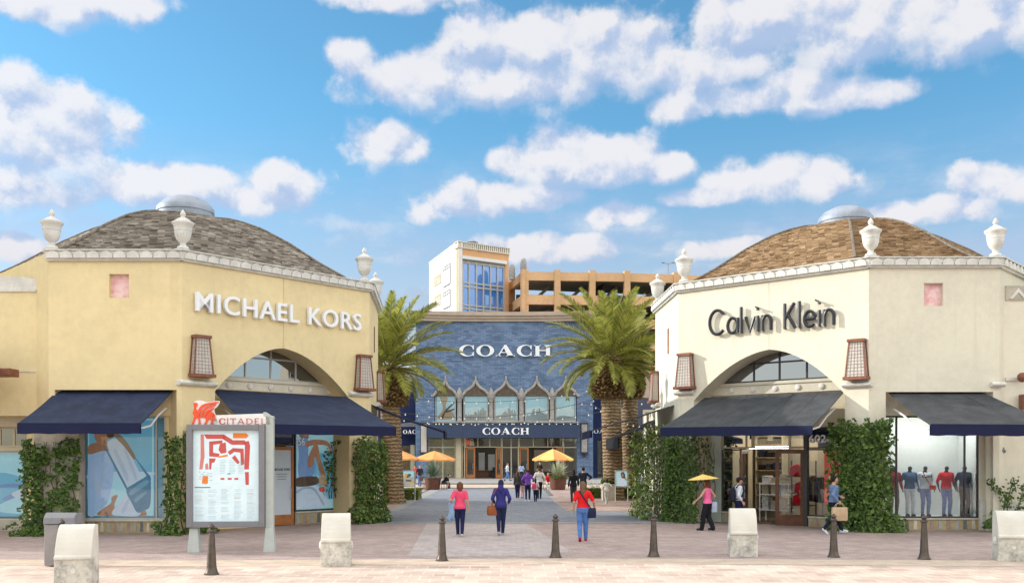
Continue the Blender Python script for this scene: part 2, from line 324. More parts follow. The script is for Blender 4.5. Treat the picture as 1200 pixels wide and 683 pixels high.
M = dict(
 stucco_yellow=mat('stucco_yellow', (.785, .655, .38), .9, .05, .5, .45, 28, spec=.2, streak=.22),
 stucco_cream=mat('stucco_cream', (.735, .695, .56), .9, .05, .5, .45, 28, spec=.2, streak=.22),
 stone_white=mat('stone_white', (.66, .65, .60), .8, .10, 3, .2, 40, spec=.3),
 stone_grey=mat('stone_grey', (.50, .48, .43), .8, .14, 3, .3, 30, spec=.3),
 concrete=mat('weathered_concrete', (.52, .50, .44), .9, .22, 5, .6, 25, spec=.2, alt=(.74, .72, .66)),
 limestone=mat('limestone_base', (.46, .42, .34), .85, .15, 2.5, .4, 30, spec=.3),
 cap_metal=mat('galvanised_metal', (.33, .37, .43), .6, .12, 2, metal=.3),
 grey_metal=mat('grey_painted_metal', (.20, .20, .215), .45, .06, 3, spec=.5),
 bin_metal=mat('grey_brown_metal', (.27, .25, .245), .5, .08, 3, spec=.5),
 pale_metal=mat('pale_painted_metal', (.46, .50, .47), .5, .06, 3, spec=.5),
 white_paint=mat('white_paint', (.80, .80, .78), .5, .03, 3, spec=.4),
 letter_white=mat('white_letter_face', (.86, .88, .90), .4, .02, 3, spec=.5),
 letter_black=mat('black_letter_metal', (.016, .018, .024), .35, .1, 3, spec=.5),
 bronze=mat('bronze_bollard', (.10, .078, .062), .42, .2, 7, .1, 60, metal=.55, spec=.5),
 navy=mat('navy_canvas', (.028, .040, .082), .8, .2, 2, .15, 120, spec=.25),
 navy_sunny=mat('navy_canvas_sunlit', (.062, .066, .072), .8, .2, 2, .15, 120, spec=.25),  # navy canvas turned grey: sun glare is put into its colour
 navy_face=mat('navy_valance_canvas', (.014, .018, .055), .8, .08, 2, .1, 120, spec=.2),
 navy_wall=mat('navy_stucco', (.022, .034, .095), .85, .12, 1, .2, 45, spec=.2),
 black_canvas=mat('black_canvas', (.012, .012, .014), .8, .1, 2, spec=.2),
 rust=mat('rust_red_metal', (.235, .09, .055), .5, .2, 8, metal=.2),
 pink_pane=mat('pink_pane', (.74, .36, .36), .4, .18, 5, spec=.5, alt=(.86, .66, .64)),
 wood_orange=mat('orange_wood', (.42, .155, .045), .5, .15, 6, spec=.4),
 wood_brown=mat('brown_wood', (.155, .06, .028), .45, .2, 6, spec=.45),
 frame_dark=mat('dark_frame', (.035, .035, .036), .4, .05, 3, spec=.5),
 frame_pale=mat('pale_frame', (.50, .50, .46), .5, .05, 3, spec=.4),
 frame_cream=mat('cream_frame', (.56, .49, .34), .6, .06, 3, spec=.4),
 glass=glassmat('shop_glass', (.94, .97, .97), .02), glass_dark=glassmat('dark_glass', refl=.36, dark=(.018, .028, .04)),
 glass_blue=glassmat('blue_glass', refl=.16, dark=(.055, .26, .74)),
 interior=mat('interior_wall', (.42, .36, .27), .8, .06, 1), interior_dark=mat('interior_dark_wall', (.06, .055, .05), .8, .1, 1),  # interior_dark is an even dark brown
 interior_pale=mat('interior_pale_wall', (.62, .67, .68), .8, .04, 1), floor=mat('shop_floor', (.16, .12, .09), .35, .1, 2),
 lamp=mat('lamp_tube', (1, .98, .92), .5, 0, emit=9), mannequin_fill=mat('window_fill', (1, .96, .9), .5, 0, emit=18), lamp_soft=mat('ceiling_lamp_panel', (1, .92, .78), .5, 0, emit=5),
 tower_white=mat('white_stucco', (.80, .79, .76), .85, .03, .3, spec=.2), tower_orange=mat('orange_stucco', (.70, .40, .20), .85, .05, .3, spec=.2),
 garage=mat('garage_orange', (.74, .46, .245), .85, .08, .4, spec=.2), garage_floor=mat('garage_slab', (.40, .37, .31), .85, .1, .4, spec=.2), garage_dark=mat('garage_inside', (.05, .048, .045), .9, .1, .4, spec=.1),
 cornice_tan=mat('tan_cornice', (.47, .38, .30), .8, .08, .8, .15, 20, spec=.3),
 ogee=mat('grey_carved_stone', (.37, .35, .32), .8, .15, 3, .3, 20, spec=.3), ogee_dark=mat('brown_carved_panel', (.13, .10, .075), .8, .4, 9, .6, 12, spec=.2),
 umb=mat('orange_canvas', (.82, .36, .12), .7, .06, 2, spec=.2), umb_yellow=mat('yellow_canvas', (.84, .60, .17), .7, .06, 2, spec=.2),
 terracotta=mat('terracotta_pot', (.12, .045, .025), .6, .15, 4), soil=mat('soil', (.05, .035, .025), .95, .2, 9),
 trunk=trunkmat(), boots=mat('palm_leaf_base', (.055, .03, .014), .9, .35, 7, .6, 25, spec=.15, alt=(.33, .22, .10)),
 frond=leafmat('palm_frond', (.15, .18, .028), (.46, .45, .10), .42), stalk=mat('palm_stalk', (.30, .27, .09), .6, .1, 4),
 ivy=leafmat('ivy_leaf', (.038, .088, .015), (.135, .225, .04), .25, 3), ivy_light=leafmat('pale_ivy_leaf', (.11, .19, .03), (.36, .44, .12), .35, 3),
 flower=leafmat('white_blossom', (.55, .52, .42), (.80, .78, .70), .3, 3), stem=mat('vine_stem', (.10, .07, .04), .9, .2, 8),
 hedge=leafmat('hedge_leaf', (.055, .10, .012), (.20, .24, .035), .3, 3), agave=leafmat('agave_leaf', (.10, .15, .11), (.28, .34, .22), .2, 3), agave_pale=leafmat('pale_agave_leaf', (.30, .34, .20), (.62, .62, .46), .25, 3),
 roof=shinglemat('weathered_shingle', (.15, .128, .108), (.37, .33, .285), (.62, .575, .51)),
 roof_warm=shinglemat('warm_shingle', (.19, .12, .07), (.42, .295, .18), (.62, .48, .33)),
 brick_blue=brickmat('blue_brick', (.095, .155, .265), (.185, .26, .39), (.085, .13, .21), .62, .19, 'xz', .7, .018, stain=.28),
 pave_pink=brickmat('pink_pavers', (.50, .375, .305), (.64, .50, .415), (.66, .55, .47), .46, .46, 'xy', .85, .02, stain=.22, offs=.5, bump=.15),
 pave_plaza=brickmat('brown_pavers', (.35, .262, .24), (.46, .36, .33), (.30, .24, .22), .24, .12, 'xy', .85, .010, stain=.18, bump=.2),
 pave_light=brickmat('buff_pavers', (.40, .34, .32), (.50, .44, .42), (.36, .31, .29), .24, .12, 'xy', .85, .010, stain=.16, bump=.2, rot=R(45)),
 pave_road=brickmat('slate_pavers', (.21, .22, .25), (.29, .30, .335), (.19, .195, .22), .24, .12, 'xy', .85, .012, stain=.18, bump=.2, rot=R(45)),
 pave_side=brickmat('rose_pavers', (.34, .235, .20), (.46, .34, .29), (.30, .22, .19), .4, .4, 'xy', .85, .012, stain=.16, bump=.2),
 band=mat('cream_concrete', (.56, .45, .355), .85, .12, 2, .2, 40, spec=.2), curb=mat('grey_kerb_concrete', (.33, .32, .31), .85, .12, 2, .2, 40, spec=.2),
 asphalt=mat('far_asphalt', (.16, .15, .14), .9, .15, .2, spec=.2),
)
# ================================================================== SETTING: ground sheets
def sheet(name, pts, m, z, label=None):
    mb = MB(); mb.poly([(x, y, z) for x, y in pts]); return tag(mb.build(name, m), kind='structure')
def gp(*pp): return [tuple(gnd(x, y))[:2] for x, y in pp]
sheet('ground', [(-1500, -300), (1500, -300), (1500, 3000), (-1500, 3000)], M['asphalt'], 0)
yb = gnd(600, 655).y; yk = gnd(600, 612.5).y
sheet('forecourt_paving', [(-45, -12), (45, -12), (45, yb - .9), (-45, yb - .9)], M['pave_pink'], .004)
# slightly wavy cream border between forecourt and plaza
bx = [-45 + 90 * i / 60 for i in range(61)]
w0 = lambda x: yb - .9 + .25 * math.sin(x * .33 + 1); w1 = lambda x: yb - .05 + .22 * math.sin(x * .33 + 1)
sheet('border_band', [(x, w0(x) - .35) for x in bx] + [(x, w1(x)) for x in reversed(bx)], M['band'], .008)
sheet('plaza_paving', [(x, w1(x)) for x in bx] + [(45, 60), (-45, 60)], M['pave_plaza'], .004)
sheet('buff_paving', gp((478, 652), (640, 652), (668, 645), (617, 613.5), (500, 613.5)), M['pave_light'], .008)
sheet('cross_lane', gp((380, 612.2), (900, 611.2), (900, 598.5), (380, 598.5)), M['pave_road'], .008)
sheet('lane', gp((466, 598.6), (664, 598.6), (650, 588), (636, 572.5), (519, 572.5)), M['pave_road'], .0085)
sheet('kerb_strip', gp((380, 613.8), (900, 612.8), (900, 611.2), (380, 612.2)), M['curb'], .012)
sheet('promenade_paving', gp((664, 598.4), (900, 598.4), (900, 566), (640, 570.5)), M['pave_side'], .012)
sheet('walk_paving', gp((380, 598.4), (452, 598.4), (500, 574), (430, 570)), M['pave_side'], .012)
sheet('kerb_border', gp((452, 598.4), (466, 598.4), (519, 572.4), (507, 572.4)), M['curb'], .0125)
mb = MB(); mb.box(-34, 40, gnd(600, 567.5).y, 140, .02, .14)
tag(mb.build('pavement', M['curb'], bevel=.02), kind='structure')
mb = MB(); mb.box(-34, 40, gnd(600, 571.5).y, gnd(600, 567.6).y, .002, .02)
tag(mb.build('crossing_strip', M['band']), kind='structure')

# ================================================================== leaf masses
def leaf(mb, p, nrm, s, asp=1.5):
    up = Vector((rnd.uniform(-1, 1), rnd.uniform(-1, 1), rnd.uniform(-1, .4)))
    n = (Vector(nrm) + Vector((rnd.gauss(0, .45), rnd.gauss(0, .45), rnd.gauss(.15, .45)))).normalized()
    a = n.cross(up)
    if a.length < .05: a = n.orthogonal()
    a.normalize(); b = n.cross(a) * s * asp; a = a * s; p = Vector(p); k = n * s * .25
    mb.add([p - b * .5, p + a * .5 + k, p + b * .5, p - a * .5 + k], [[0, 1, 2, 3]])
def ivy_thing(name, loc, label, patches, mats, group, n=3000, size=.085, stems=True, cat='climbing plant'):
    """patches: (face, u0, u1, z0, z1, o0, o1, density exponent for gaps)"""
    root = thing(name, loc, label, cat, group); mb = MB(); tot = sum((p[2] - p[1]) * (p[4] - p[3]) for p in patches)
    for (fc, u0, u1, z0, z1, o0, o1, gap) in patches:
        k = int(n * (u1 - u0) * (z1 - z0) / tot)
        for i in range(k):
            u, z = rnd.uniform(u0 - .08, u1 + .08), rnd.uniform(z0, z1)
            flare = max(0, .6 - z) * .5
            q = fc.pt(u, z); nv = noise.noise(q * 1.7) * .6 + noise.noise(q * 4.1) * .4
            if gap and nv < gap - .35 * max(0, 1 - z / .8) and rnd.random() < .93: continue
            if abs((u - (u0 + u1) / 2)) / (u1 - u0) * 2 > .93 + .3 * nv: continue
            if z > z1 - .2 + .5 * nv: continue
            thick = o1 * (1 + .35 * nv) + flare
            o = o0 + (thick - o0) * (1 - rnd.random() ** 2.2)
            nrm = fc.n + fc.t * ((u - (u0 + u1) / 2) / (u1 - u0)) * .8
            mb.m = rnd.choices(range(len(mats)), [1, .4, .2][:len(mats)])[0]
            leaf(mb, fc.pt(u, z, o), nrm, size * rnd.uniform(.6, 1.25))
    sh = MB()
    for (fc, u0, u1, z0, z1, o0, o1, gap) in patches:            # stray shoots past the clipped outline
        for i in range(int((u1 - u0 + z1 - z0) * 1.6)):
            e = rnd.random(); u, z, du, dz = (rnd.choice((u0, u1)), rnd.uniform(z0 + .3, z1 - .2), 0, rnd.uniform(-.5, .6)) if e < .6 else (rnd.uniform(u0, u1), z1 - .15, rnd.uniform(-.5, .5), 1)
            if not du: du = -1 if u == u0 else 1
            L_ = rnd.uniform(.06, .18); path = [fc.pt(u + du * L_ * t, z + dz * L_ * t - .12 * t * t, o1 * .7 + .12 * t * rnd.random()) for t in (0, .35, .7, 1)]; sh.tube(path, [.009, .007, .005, .003], 4)
            for q in range(7): mb.m = 0; leaf(mb, path[q % 4] + Vector((rnd.gauss(0, .02), rnd.gauss(0, .02), rnd.gauss(0, .02))), fc.n, size * rnd.uniform(.5, .95))
        if gap is not None:
            for i in range(int((u1 - u0) * (z1 - z0) * 22)): mb.m = 0; u = rnd.uniform(u0, u1); leaf(mb, fc.pt(u, rnd.uniform(z0, z1 - .3), o1 * rnd.uniform(1.0, 1.35)), fc.n, size * rnd.uniform(1.1, 1.7))
    mb.build('foliage', mats, root, fix=False); sh.build('shoot', M['stem'], root)
    if stems:
        st = MB()
        for (fc, u0, u1, z0, z1, o0, o1, gap) in patches:
            for i in range(max(3, int((u1 - u0) * 4))):
                u = rnd.uniform(u0, u1); path = []
                for j in range(9):
                    u += rnd.uniform(-.14, .14); u = min(max(u, u0), u1); path.append(fc.pt(u, z0 + (z1 - .25 - z0) * j / 8, o0 + .03 + rnd.random() * .05))
                st.tube(path, [.022 - .0018 * j for j in range(9)], 5)
        st.build('stem', M['stem'], root, smooth=True)
    return root

# ================================================================== building pieces
def urn_mesh(parent, loc, n=20):
    p = [(.16, 0), (.19, .03), (.17, .09), (.10, .13), (.09, .20), (.13, .25), (.20, .32), (.245, .44), (.265, .56), (.26, .575), (.275, .59), (.27, .60), (.285, .74), (.33, .79), (.345, .82), (.34, .86), (.26, .90), (.17, .97), (.08, 1.02), (.055, 1.05), (.085, 1.10), (.09, 1.14), (.06, 1.20), (.01, 1.27)]
    mb = MB(); mb.lathe(p, loc, n); mb.box(loc[0] - .2, loc[0] + .2, loc[1] - .2, loc[1] + .2, loc[2] - .12, loc[2] + .005)
    return mb.build('urn', M['stone_white'], parent, smooth=True)
def cornice(parent, fcs, z0, z1):
    mb = MB()
    for fc in fcs:
        e = .06
        mb.fbox(fc, -e, fc.L + e, z0, z0 + .06, -.3, .10); mb.fbox(fc, -e, fc.L + e, z0 + .06, z1 - .035, -.3, .135); mb.fbox(fc, -e - .03, fc.L + e + .03, z1 - .035, z1, -.3, .20)
        n = max(1, round(fc.L / .40)); wd = fc.L / n
        for i in range(n):                       # raised scallop shells
            u = (i + .5) * wd; h = z1 - .05 - z0 - .075; a = wd * .46
            pts = [(u - a, z0 + .07)] + [(u - a * math.cos(R(t)), z0 + .09 + h * .95 * math.sin(R(t)) ** .8) for t in range(10, 171, 20)] + [(u + a, z0 + .07)]
            mb.fpoly(fc, pts, .137, .185)
    return mb.build('cornice', M['stone_white'], parent)
def lantern(parent, fc, u, z, h=1.2, wb=.66, wt=.46, dp=.30):
    root = MB(); b = .028
    def q(k, s, o):                             # corner of the tapered box at height share k
        ww = (wb + (wt - wb) * k) / 2; dd = dp * (1 - .25 * k); return fc.pt(u + s * ww, z + h * k, .02 + o * dd)
    for s in (-1, 1):
        root.tube([q(0, s, 1), q(1, s, 1)], b, 4); root.tube([q(0, s, 0), q(1, s, 0)], b, 4)
    root.fbox(fc, u - wb / 2 - .06, u + wb / 2 + .06, z - .07, z + .03, .02, dp + .09)
    root.fbox(fc, u - wt / 2 - .05, u + wt / 2 + .05, z + h - .03, z + h + .06, .02, dp * .75 + .09)
    o = root.build('wall_lantern', M['rust'], parent)
    g = MB(); g.m = 0
    for (s0, o0, s1, o1) in ((-.93, .97, .93, .97), (-.93, .08, -.93, .97), (.93, .97, .93, .08)):
        g.poly([q(.02, s0, o0), q(.02, s1, o1), q(.98, s1, o1), q(.98, s0, o0)])
    g.build('lantern_pane', M['lattice_pane'], o)
    l = MB()
    for (s0, o0, s1, o1, n) in ((-.95, 1.02, .95, 1.02, 5), (-.97, .08, -.97, .97, 3), (.97, .97, .97, .08, 3)):
        for i in range(1, n):
            t = i / n; l.tube([q(.02, s0 + (s1 - s0) * t, o0 + (o1 - o0) * t), q(.98, s0 + (s1 - s0) * t, o0 + (o1 - o0) * t)], .008, 4)
        for i in range(1, 11): l.tube([q(i / 11, s0, o0), q(i / 11, s1, o1)], .007, 4)
    l.build('lattice', M['lattice_bar'], o)
    return o
M['lattice_pane'] = mat('lantern_pane', (.58, .54, .48), .5, .06, 6, spec=.4); M['lattice_bar'] = mat('lantern_lattice', (.40, .33, .29), .6, .1, 6)
def ledge(parent, fc, u0, u1, z, o=.16):
    mb = MB(); r = .085
    prof = [(-.25, -r), (o * .6, -r), (o, -r * .5), (o + .03, 0), (o, r * .6), (o * .6, r), (-.25, r)]
    mb.prism([fc.pt(u0, z + b, a) for a, b in prof], [fc.pt(u1, z + b, a) for a, b in prof])
    return mb.build('ledge', M['stone_white'], parent, bevel=.02)
def awning(parent, L, Rr, Fl, Fr, vh, mc, mv, seams=0, arms=True, name='awning'):
    L, Rr, Fl, Fr = map(Vector, (L, Rr, Fl, Fr)); mb = MB(); up = Vector((0, 0, .018)); n = 8; rows = 6
    def g(i, j):
        s, t = i / n, j / rows; p = L.lerp(Rr, s).lerp(Fl.lerp(Fr, s), t)
        return p - Vector((0, 0, .05 * math.sin(math.pi * t) * (.7 + .3 * math.cos(s * 9))))
    top = [[g(i, j) + up for i in range(n + 1)] for j in range(rows + 1)]; bot = [[g(i, j) - up for i in range(n + 1)] for j in range(rows + 1)]
    mb.rings([top[j] + bot[j][::-1] for j in range(rows + 1)])
    a = mb.build(name, mc, parent, smooth=True)
    v = MB(); dn = Vector((0, 0, -1)); fw = ((Fl - L) + (Fr - Rr)); fw.z = 0; fw.normalize(); fw *= .025
    tp, bt = [], []
    for i in range(17):
        s = i / 16; p = Fl.lerp(Fr, s); tp.append(p + up * 1.5); bt.append(p + dn * (vh + .012 * math.sin(s * 31)) + fw * .4 * math.sin(s * 17))
    v.rings([[p + fw for p in tp], [p + fw for p in bt], [p - fw for p in bt], [p - fw for p in tp]], closed=False, cap=False); v.add([], [])
    v.build('valance', mv, a, fix=False)
    if seams:
        s_ = MB()
        for i in range(1, seams + 1):
            s = i / (seams + 1); s_.tube([L.lerp(Rr, s).lerp(Fl.lerp(Fr, s), t / rows) - Vector((0, 0, .05 * math.sin(math.pi * t / rows) - .022)) for t in range(rows + 1)], .012, 4)
        s_.build('seam', M['canvas_seam'], a)
    if arms:
        for s in (.06, .94):
            b = MB(); p0 = L.lerp(Rr, s) - Vector((0, 0, .55)); p2 = Fl.lerp(Fr, s) - Vector((0, 0, .06)); p1 = p0.lerp(p2, .5) - Vector((0, 0, .28))
            b.tube([p0, p0.lerp(p1, .5) + Vector((0, 0, .06)), p1, p1.lerp(p2, .5) - Vector((0, 0, .06)), p2], .035, 6); b.build('arm', M['white_paint'], a, smooth=True)
    return a
M['canvas_seam'] = mat('canvas_seam', (.05, .05, .055), .8, 0)
def window(parent, fc, u0, u1, z0, z1, o, fm, mull=(), trans=(), fw=.05, gm=None, name='shop_window', dp=.08):
    f = MB()
    f.fbox(fc, u0, u0 + fw, z0, z1, o - dp / 2, o + dp / 2); f.fbox(fc, u1 - fw, u1, z0, z1, o - dp / 2, o + dp / 2)
    f.fbox(fc, u0 + fw, u1 - fw, z0, z0 + fw, o - dp / 2 + .003, o + dp / 2 - .003); f.fbox(fc, u0 + fw, u1 - fw, z1 - fw, z1, o - dp / 2 + .003, o + dp / 2 - .003)
    for m_ in mull: f.fbox(fc, m_ - fw / 2, m_ + fw / 2, z0 + fw, z1 - fw, o - dp / 2 + .005, o + dp / 2 - .005)
    for t_ in trans: f.fbox(fc, u0 + fw, u1 - fw, t_ - fw / 2, t_ + fw / 2, o - dp / 2 + .008, o + dp / 2 - .008)
    w_ = f.build(name, fm, parent)
    p = MB(); p.fbox(fc, u0 + fw * .5, u1 - fw * .5, z0 + fw * .5, z1 - fw * .5, o - .006, o + .006); p.build('pane', gm or M['glass'], w_)
    return w_
TILE_COLS = [mat('tile_tan', (.42, .33, .17), .6, .12, 6), mat('tile_grey', (.36, .37, .36), .6, .12, 6), mat('tile_slate', (.14, .16, .18), .6, .12, 6), mat('tile_rose', (.34, .25, .23), .6, .12, 6), mat('tile_pale', (.58, .54, .45), .6, .12, 6)]
def tilebase(parent, fc, u0, u1, z0, z1, o, n):
    mb = MB(); wd = (u1 - u0) / n; mb.fbox(fc, u0, u1, 0, z1, o - .12, o)
    for i in range(n):
        a = u0 + i * wd; mb.m = [1, 3, 1, 2, 4, 1, 3][i % 7]
        mb.fpoly(fc, [(a + wd * .10, z0 + .02), (a + wd * .62, z0 + .02), (a + wd * .52, z1 - .03), (a + wd * .20, z1 - .03)], o + .002, o + .012)
    mb.m = 4; mb.fbox(fc, u0, u1, z1, z1 + .05, o - .12, o + .05)
    return mb.build('tile_plinth', TILE_COLS, parent)
def dome(parent, c, hx, hy, prof, m, capr, capz, hyb=None):
    s = .30
    plan = [(-s, -1), (s, -1), (1, -s), (1, s), (s, 1), (-s, 1), (-1, s), (-1, -s)]
    plan = [(a, b * (hyb / hy if hyb and b > 0 else 1)) for a, b in plan]
    mb = MB(); P = sorted(prof)                # (radius share, z) descending z with radius
    def zr(r):
        for (r0, z0), (r1, z1) in zip(P, P[1:]):
            if r <= r1: return z0 + (z1 - z0) * (r - r0) / (r1 - r0)
        return P[-1][1]
    rmin, rmax = P[0][0], P[-1][0]; rows = 74; v = 0
    for k in range(8):
        a, b = plan[k], plan[(k + 1) % 8]; Ls = math.hypot((b[0] - a[0]) * hx, (b[1] - a[1]) * hy)
        for i in range(rows):
            r0 = rmin + (rmax - rmin) * i / rows; r1 = rmin + (rmax - rmin) * (i + 1) / rows
            z0, z1 = zr(r0), zr(r1); lift = .036
            nseg = max(3, int(Ls * r0 / .24)); off = rnd.random() * 5
            for q in range(nseg):
                t0, t1 = q / nseg, (q + 1) / nseg; w0, w1 = rnd.uniform(-.015, .022), rnd.uniform(-.015, .022)
                pl = lambda t, r, z: Vector((c[0] + (a[0] + (b[0] - a[0]) * t) * hx * r, c[1] + (a[1] + (b[1] - a[1]) * t) * hy * r, z))
                A, B, C, D = pl(t0, r0, z0), pl(t1, r0, z0), pl(t1, r1 + .002, z1 + lift + w1), pl(t0, r1 + .002, z1 + lift + w0)
                mb.add([A, B, C, D, pl(t1, r1 - .004, z1 - .02), pl(t0, r1 - .004, z1 - .02)], [[0, 1, 2, 3], [3, 2, 4, 5]])
    rf = mb.build('roof', m, parent, fix=False)
    for k in range(8):
        x, y = plan[k]; hp = MB(); hl = []
        for i in range(25):
            r0 = rmin + (rmax - rmin) * i / 24; hl.append((c[0] + x * hx * r0, c[1] + y * hy * r0, zr(r0) + .055))
        hp.tube(hl, .05, 6); hp.build('hip_ridge', M['roof_hip'], rf)
    cp = MB(); cp.lathe([(capr * 1.12, 11.4), (capr * 1.12, 11.66), (capr * 1.0, 11.68), (capr * 1.0, 11.80), (capr * 1.03, 11.82), (capr * 1.03, 11.97), (capr * .97, 12.06), (capr * .8, 12.24), (capr * .5, 12.40), (.02, 12.46)], (c[0], c[1], 0), 32)
    cp.build('roof_cap', M['cap_metal'], rf, smooth=True)
    return rf
M['roof_edge'] = mat('shingle_butt_edge', (.045, .036, .028), .95, .2, 9, spec=.1)
M['roof_hip'] = mat('hip_shingle', (.20, .165, .13), .9, .35, 9)
def arch_pts(u0, u1, uc, zs, za, n=14):
    pts = []
    for i in range(n + 1):
        t = i / n; pts.append((u0 + (uc - u0) * t, zs + (za - zs) * (.86 * (1 - (1 - t) ** 1.95) + .14 * t)))
    l = pts; r = [(u1 + (uc - u1) * (i / n), zs + (za - zs) * (.86 * (1 - (1 - i / n) ** 1.95) + .14 * i / n)) for i in range(n + 1)]
    return l, r
def wall_with_arch(mb, fc, u0, u1, uc, zs, za, ztop, thick):
    l, r = arch_pts(u0, u1, uc, zs, za)
    mb.fpoly(fc, [(0, 0), (u0, 0)] + l + [(uc, ztop), (0, ztop)], -thick, 0)
    mb.fpoly(fc, [(fc.L, 0), (fc.L, ztop), (uc + .012, ztop)] + [(max(u, uc + .012), z) for u, z in r[::-1]] + [(u1, 0)], -thick, 0)
    mb.fbox(fc, uc - .1, uc + .112, za + .01, ztop, -thick + .01, -.02)
def wall_with_hole(mb, fc, u0, u1, z1, ztop, thick, nu, nz, s=.62):
    mb.fbox(fc, 0, u0, 0, z1, -thick, 0); mb.fbox(fc, u1, fc.L, 0, z1, -thick, 0); a, b, c, d = nu - s / 2, nu + s / 2, nz - s * .6, nz + s * .6
    mb.fbox(fc, 0, fc.L, z1, c, -thick, 0); mb.fbox(fc, 0, fc.L, d, ztop, -thick, 0); mb.fbox(fc, 0, a, c, d, -thick, 0); mb.fbox(fc, b, fc.L, c, d, -thick, 0)
def niche(parent, fc, u, z, s=.62):
    f = MB(); f.fbox(fc, u - s / 2, u + s / 2, z - s * .6, z + s * .6, -.20, -.16); return f.build('niche_window', M['pink_pane'], parent)
ZC0, ZC1 = 8.56, 8.90
BEAM_CORE = 'stucco_beam'; M['beam'] = mat('pale_beam', (.62, .58, .47), .8, .06, 1, .2, 40)
def beam(parent, fc, u0, u1, z0, z1, o, n):
    mb = MB(); mb.fbox(fc, u0, u1, z0, z1 - .1, o - .25, o); mb.fbox(fc, u0, u1, z1 - .1, z1, o - .25, o + .06); b = mb.build('lintel_beam', M['beam'], parent)
    for i in range(n):
        u = u0 + (u1 - u0) * (i + .6) / (n + .3); d = MB(); ct = fc.pt(u, (z0 + z1 - .1) / 2, o)
        rr = [[ct + fc.t * math.cos(k * .524) * r + Vector((0, 0, math.sin(k * .524) * r)) + fc.n * oo for k in range(12)] for r, oo in ((.10, -.01), (.105, .03), (.08, .055), (.02, .06))]
        d.rings(rr); d.build('medallion', M['stone_white'], b, smooth=True)
    return b
# ================================================================== LEFT DOMED STORE
la0, la1, lb1, lc1 = at(57, 0, 30.0), at(213, 0, 30.0), at(433, 0, 35.6), at(443, 0, 40.6)
LA, LB, LC = Face(la0, la1), Face(la1, lb1), Face(lb1, lc1)
LH = Face((-19.6, 35.2), la0); LBK = Face(lc1, (-6.6, 41.5)); LBB = Face((-6.6, 41.5), (-18.8, 41.5)); LBH = Face((-18.8, 41.5), (-19.6, 40.6)); LBL = Face((-19.6, 40.6), (-19.6, 35.2))
mk = thing('store_building', (-12.4, 37, 0), 'yellow stucco corner store with grey shingled dome and white sans serif MICHAEL KORS lettering', 'store building')
S = M['stucco_yellow']
mb = MB(); TH = .55
ua0, ua1 = LA.uv(64, 456)[0], LA.uv(207, 456)[0]; zA = LA.uv(140, 456.5)[1]
niche_u, niche_z = LA.uv(139.5, 335); wall_with_hole(mb, LA, ua0, ua1, zA, ZC0, TH, niche_u, niche_z)
ub0, ub1 = LB.uv(252, 460)[0], LB.uv(409.5, 466)[0]; ubc, zap = LB.uv(332, 408)
wall_with_arch(mb, LB, ub0, ub1, ubc, 4.55, zap, ZC0, .95)
for fc in (LC, LBK, LBB, LBH, LBL): mb.fbox(fc, 0, fc.L, 0, ZC0, -.4, 0)
mb.fbox(LH, 0, LH.L, 0, ZC1 - .06, -.4, 0)
mb.build('wall', S, mk)
sl_ = MB(); sl_.poly([p + Vector((0, 0, ZC0 + .05)) for p in (LA.p, LB.p, LC.p, LBK.p, LBB.p, LBH.p, LBL.p, LH.p)]); sl_.build('flat_roof', M['stone_grey'], mk)
LAc = LA
cornice(mk, [LAc, LB, LC, LBK, LBB, LBH, LBL], ZC0, ZC1)
PROF = [(0.0, 12.0), (1.1, 11.50), (1.75, 11.42), (2.4, 11.24), (3.2, 10.92), (4.28, 10.32), (4.9, 9.90), (5.5, 9.50), (6.1, 9.15), (6.5, 8.92)]
dome(mk, (-12.6, 36.9), 6.5, 6.4, [(r / 6.5, z) for r, z in PROF if r > .5], M['roof'], 1.04, 12.45, 4.5)
for q in (LAc.pt(.14, 0), LB.pt(.1, 0), LB.pt(LB.L - .15, 0), LC.pt(LC.L - .4, 0), LBB.pt(.3, 0), LBB.pt(LBB.L - .3, 0)): urn_mesh(mk, (q.x - LB.n.x * .12, q.y + .1, ZC1 + .05))
niche(mk, LA, niche_u, niche_z)
for (px, py) in ((233, 442), (423.5, 458)): u, z = LB.uv(px, py); lantern(mk, LB, u, z + .06)
ledge(mk, LB, -.12, ub0 + .02, LB.uv(228, 449)[1]); ledge(mk, LB, ub1 - .05, LB.L + .08, LB.uv(422, 462)[1])
ledge(mk, LC, LC.L - 1.2, LC.L + .1, 4.60); lantern(mk, LC, LC.L - .6, 4.76)
f = MB(); f.fbox(LC, 2.4, 2.6, 6.6, 7.6, .002, .03); f.build('slot_window', M['rust'], mk)
# recess back of B: arch window, beam, storefront
OB = -.93; zb1 = LB.uv(330, 446.5, OB)[1]; zb0 = LB.uv(330, 460, OB)[1]
beam(mk, LB, ub0 - .3, ub1 + .3, zb0, zb1, OB + .05, 7)
window(mk, LB, ub0 - .2, ub1 + .2, zb1, zap + .2, OB - .05, M['frame_pale'], [LB.uv(p, 430, OB)[0] for p in (288, 318, 347)], [LB.uv(318, 421, OB)[1]], .06, M['glass_dark'], 'arch_window')
sf = MB(); sf.fbox(LB, ub0 - .4, LB.uv(320, 540, OB)[0], 0, zb0, OB - .2, OB - .08); up0, up1 = LB.uv(346, 540, OB)[0], LB.uv(394, 540, OB)[0]
sf.fbox(LB, up1, LB.L - .1, 0, zb0, OB - .2, OB - .02); zs = LB.uv(330, 523, OB)[1]
sf.fbox(LB, ub0 - .4, up1, zs + .85, zb0, OB - .2, OB - .05); sf.build('storefront_wall', S, mk)
sf = MB(); sf.fbox(LB, up1 + .01, LB.L + .12, 0, LB.uv(405, 585, OB)[1], OB - .1, OB + .02); sf.build('stone_dado', M['limestone'], mk)
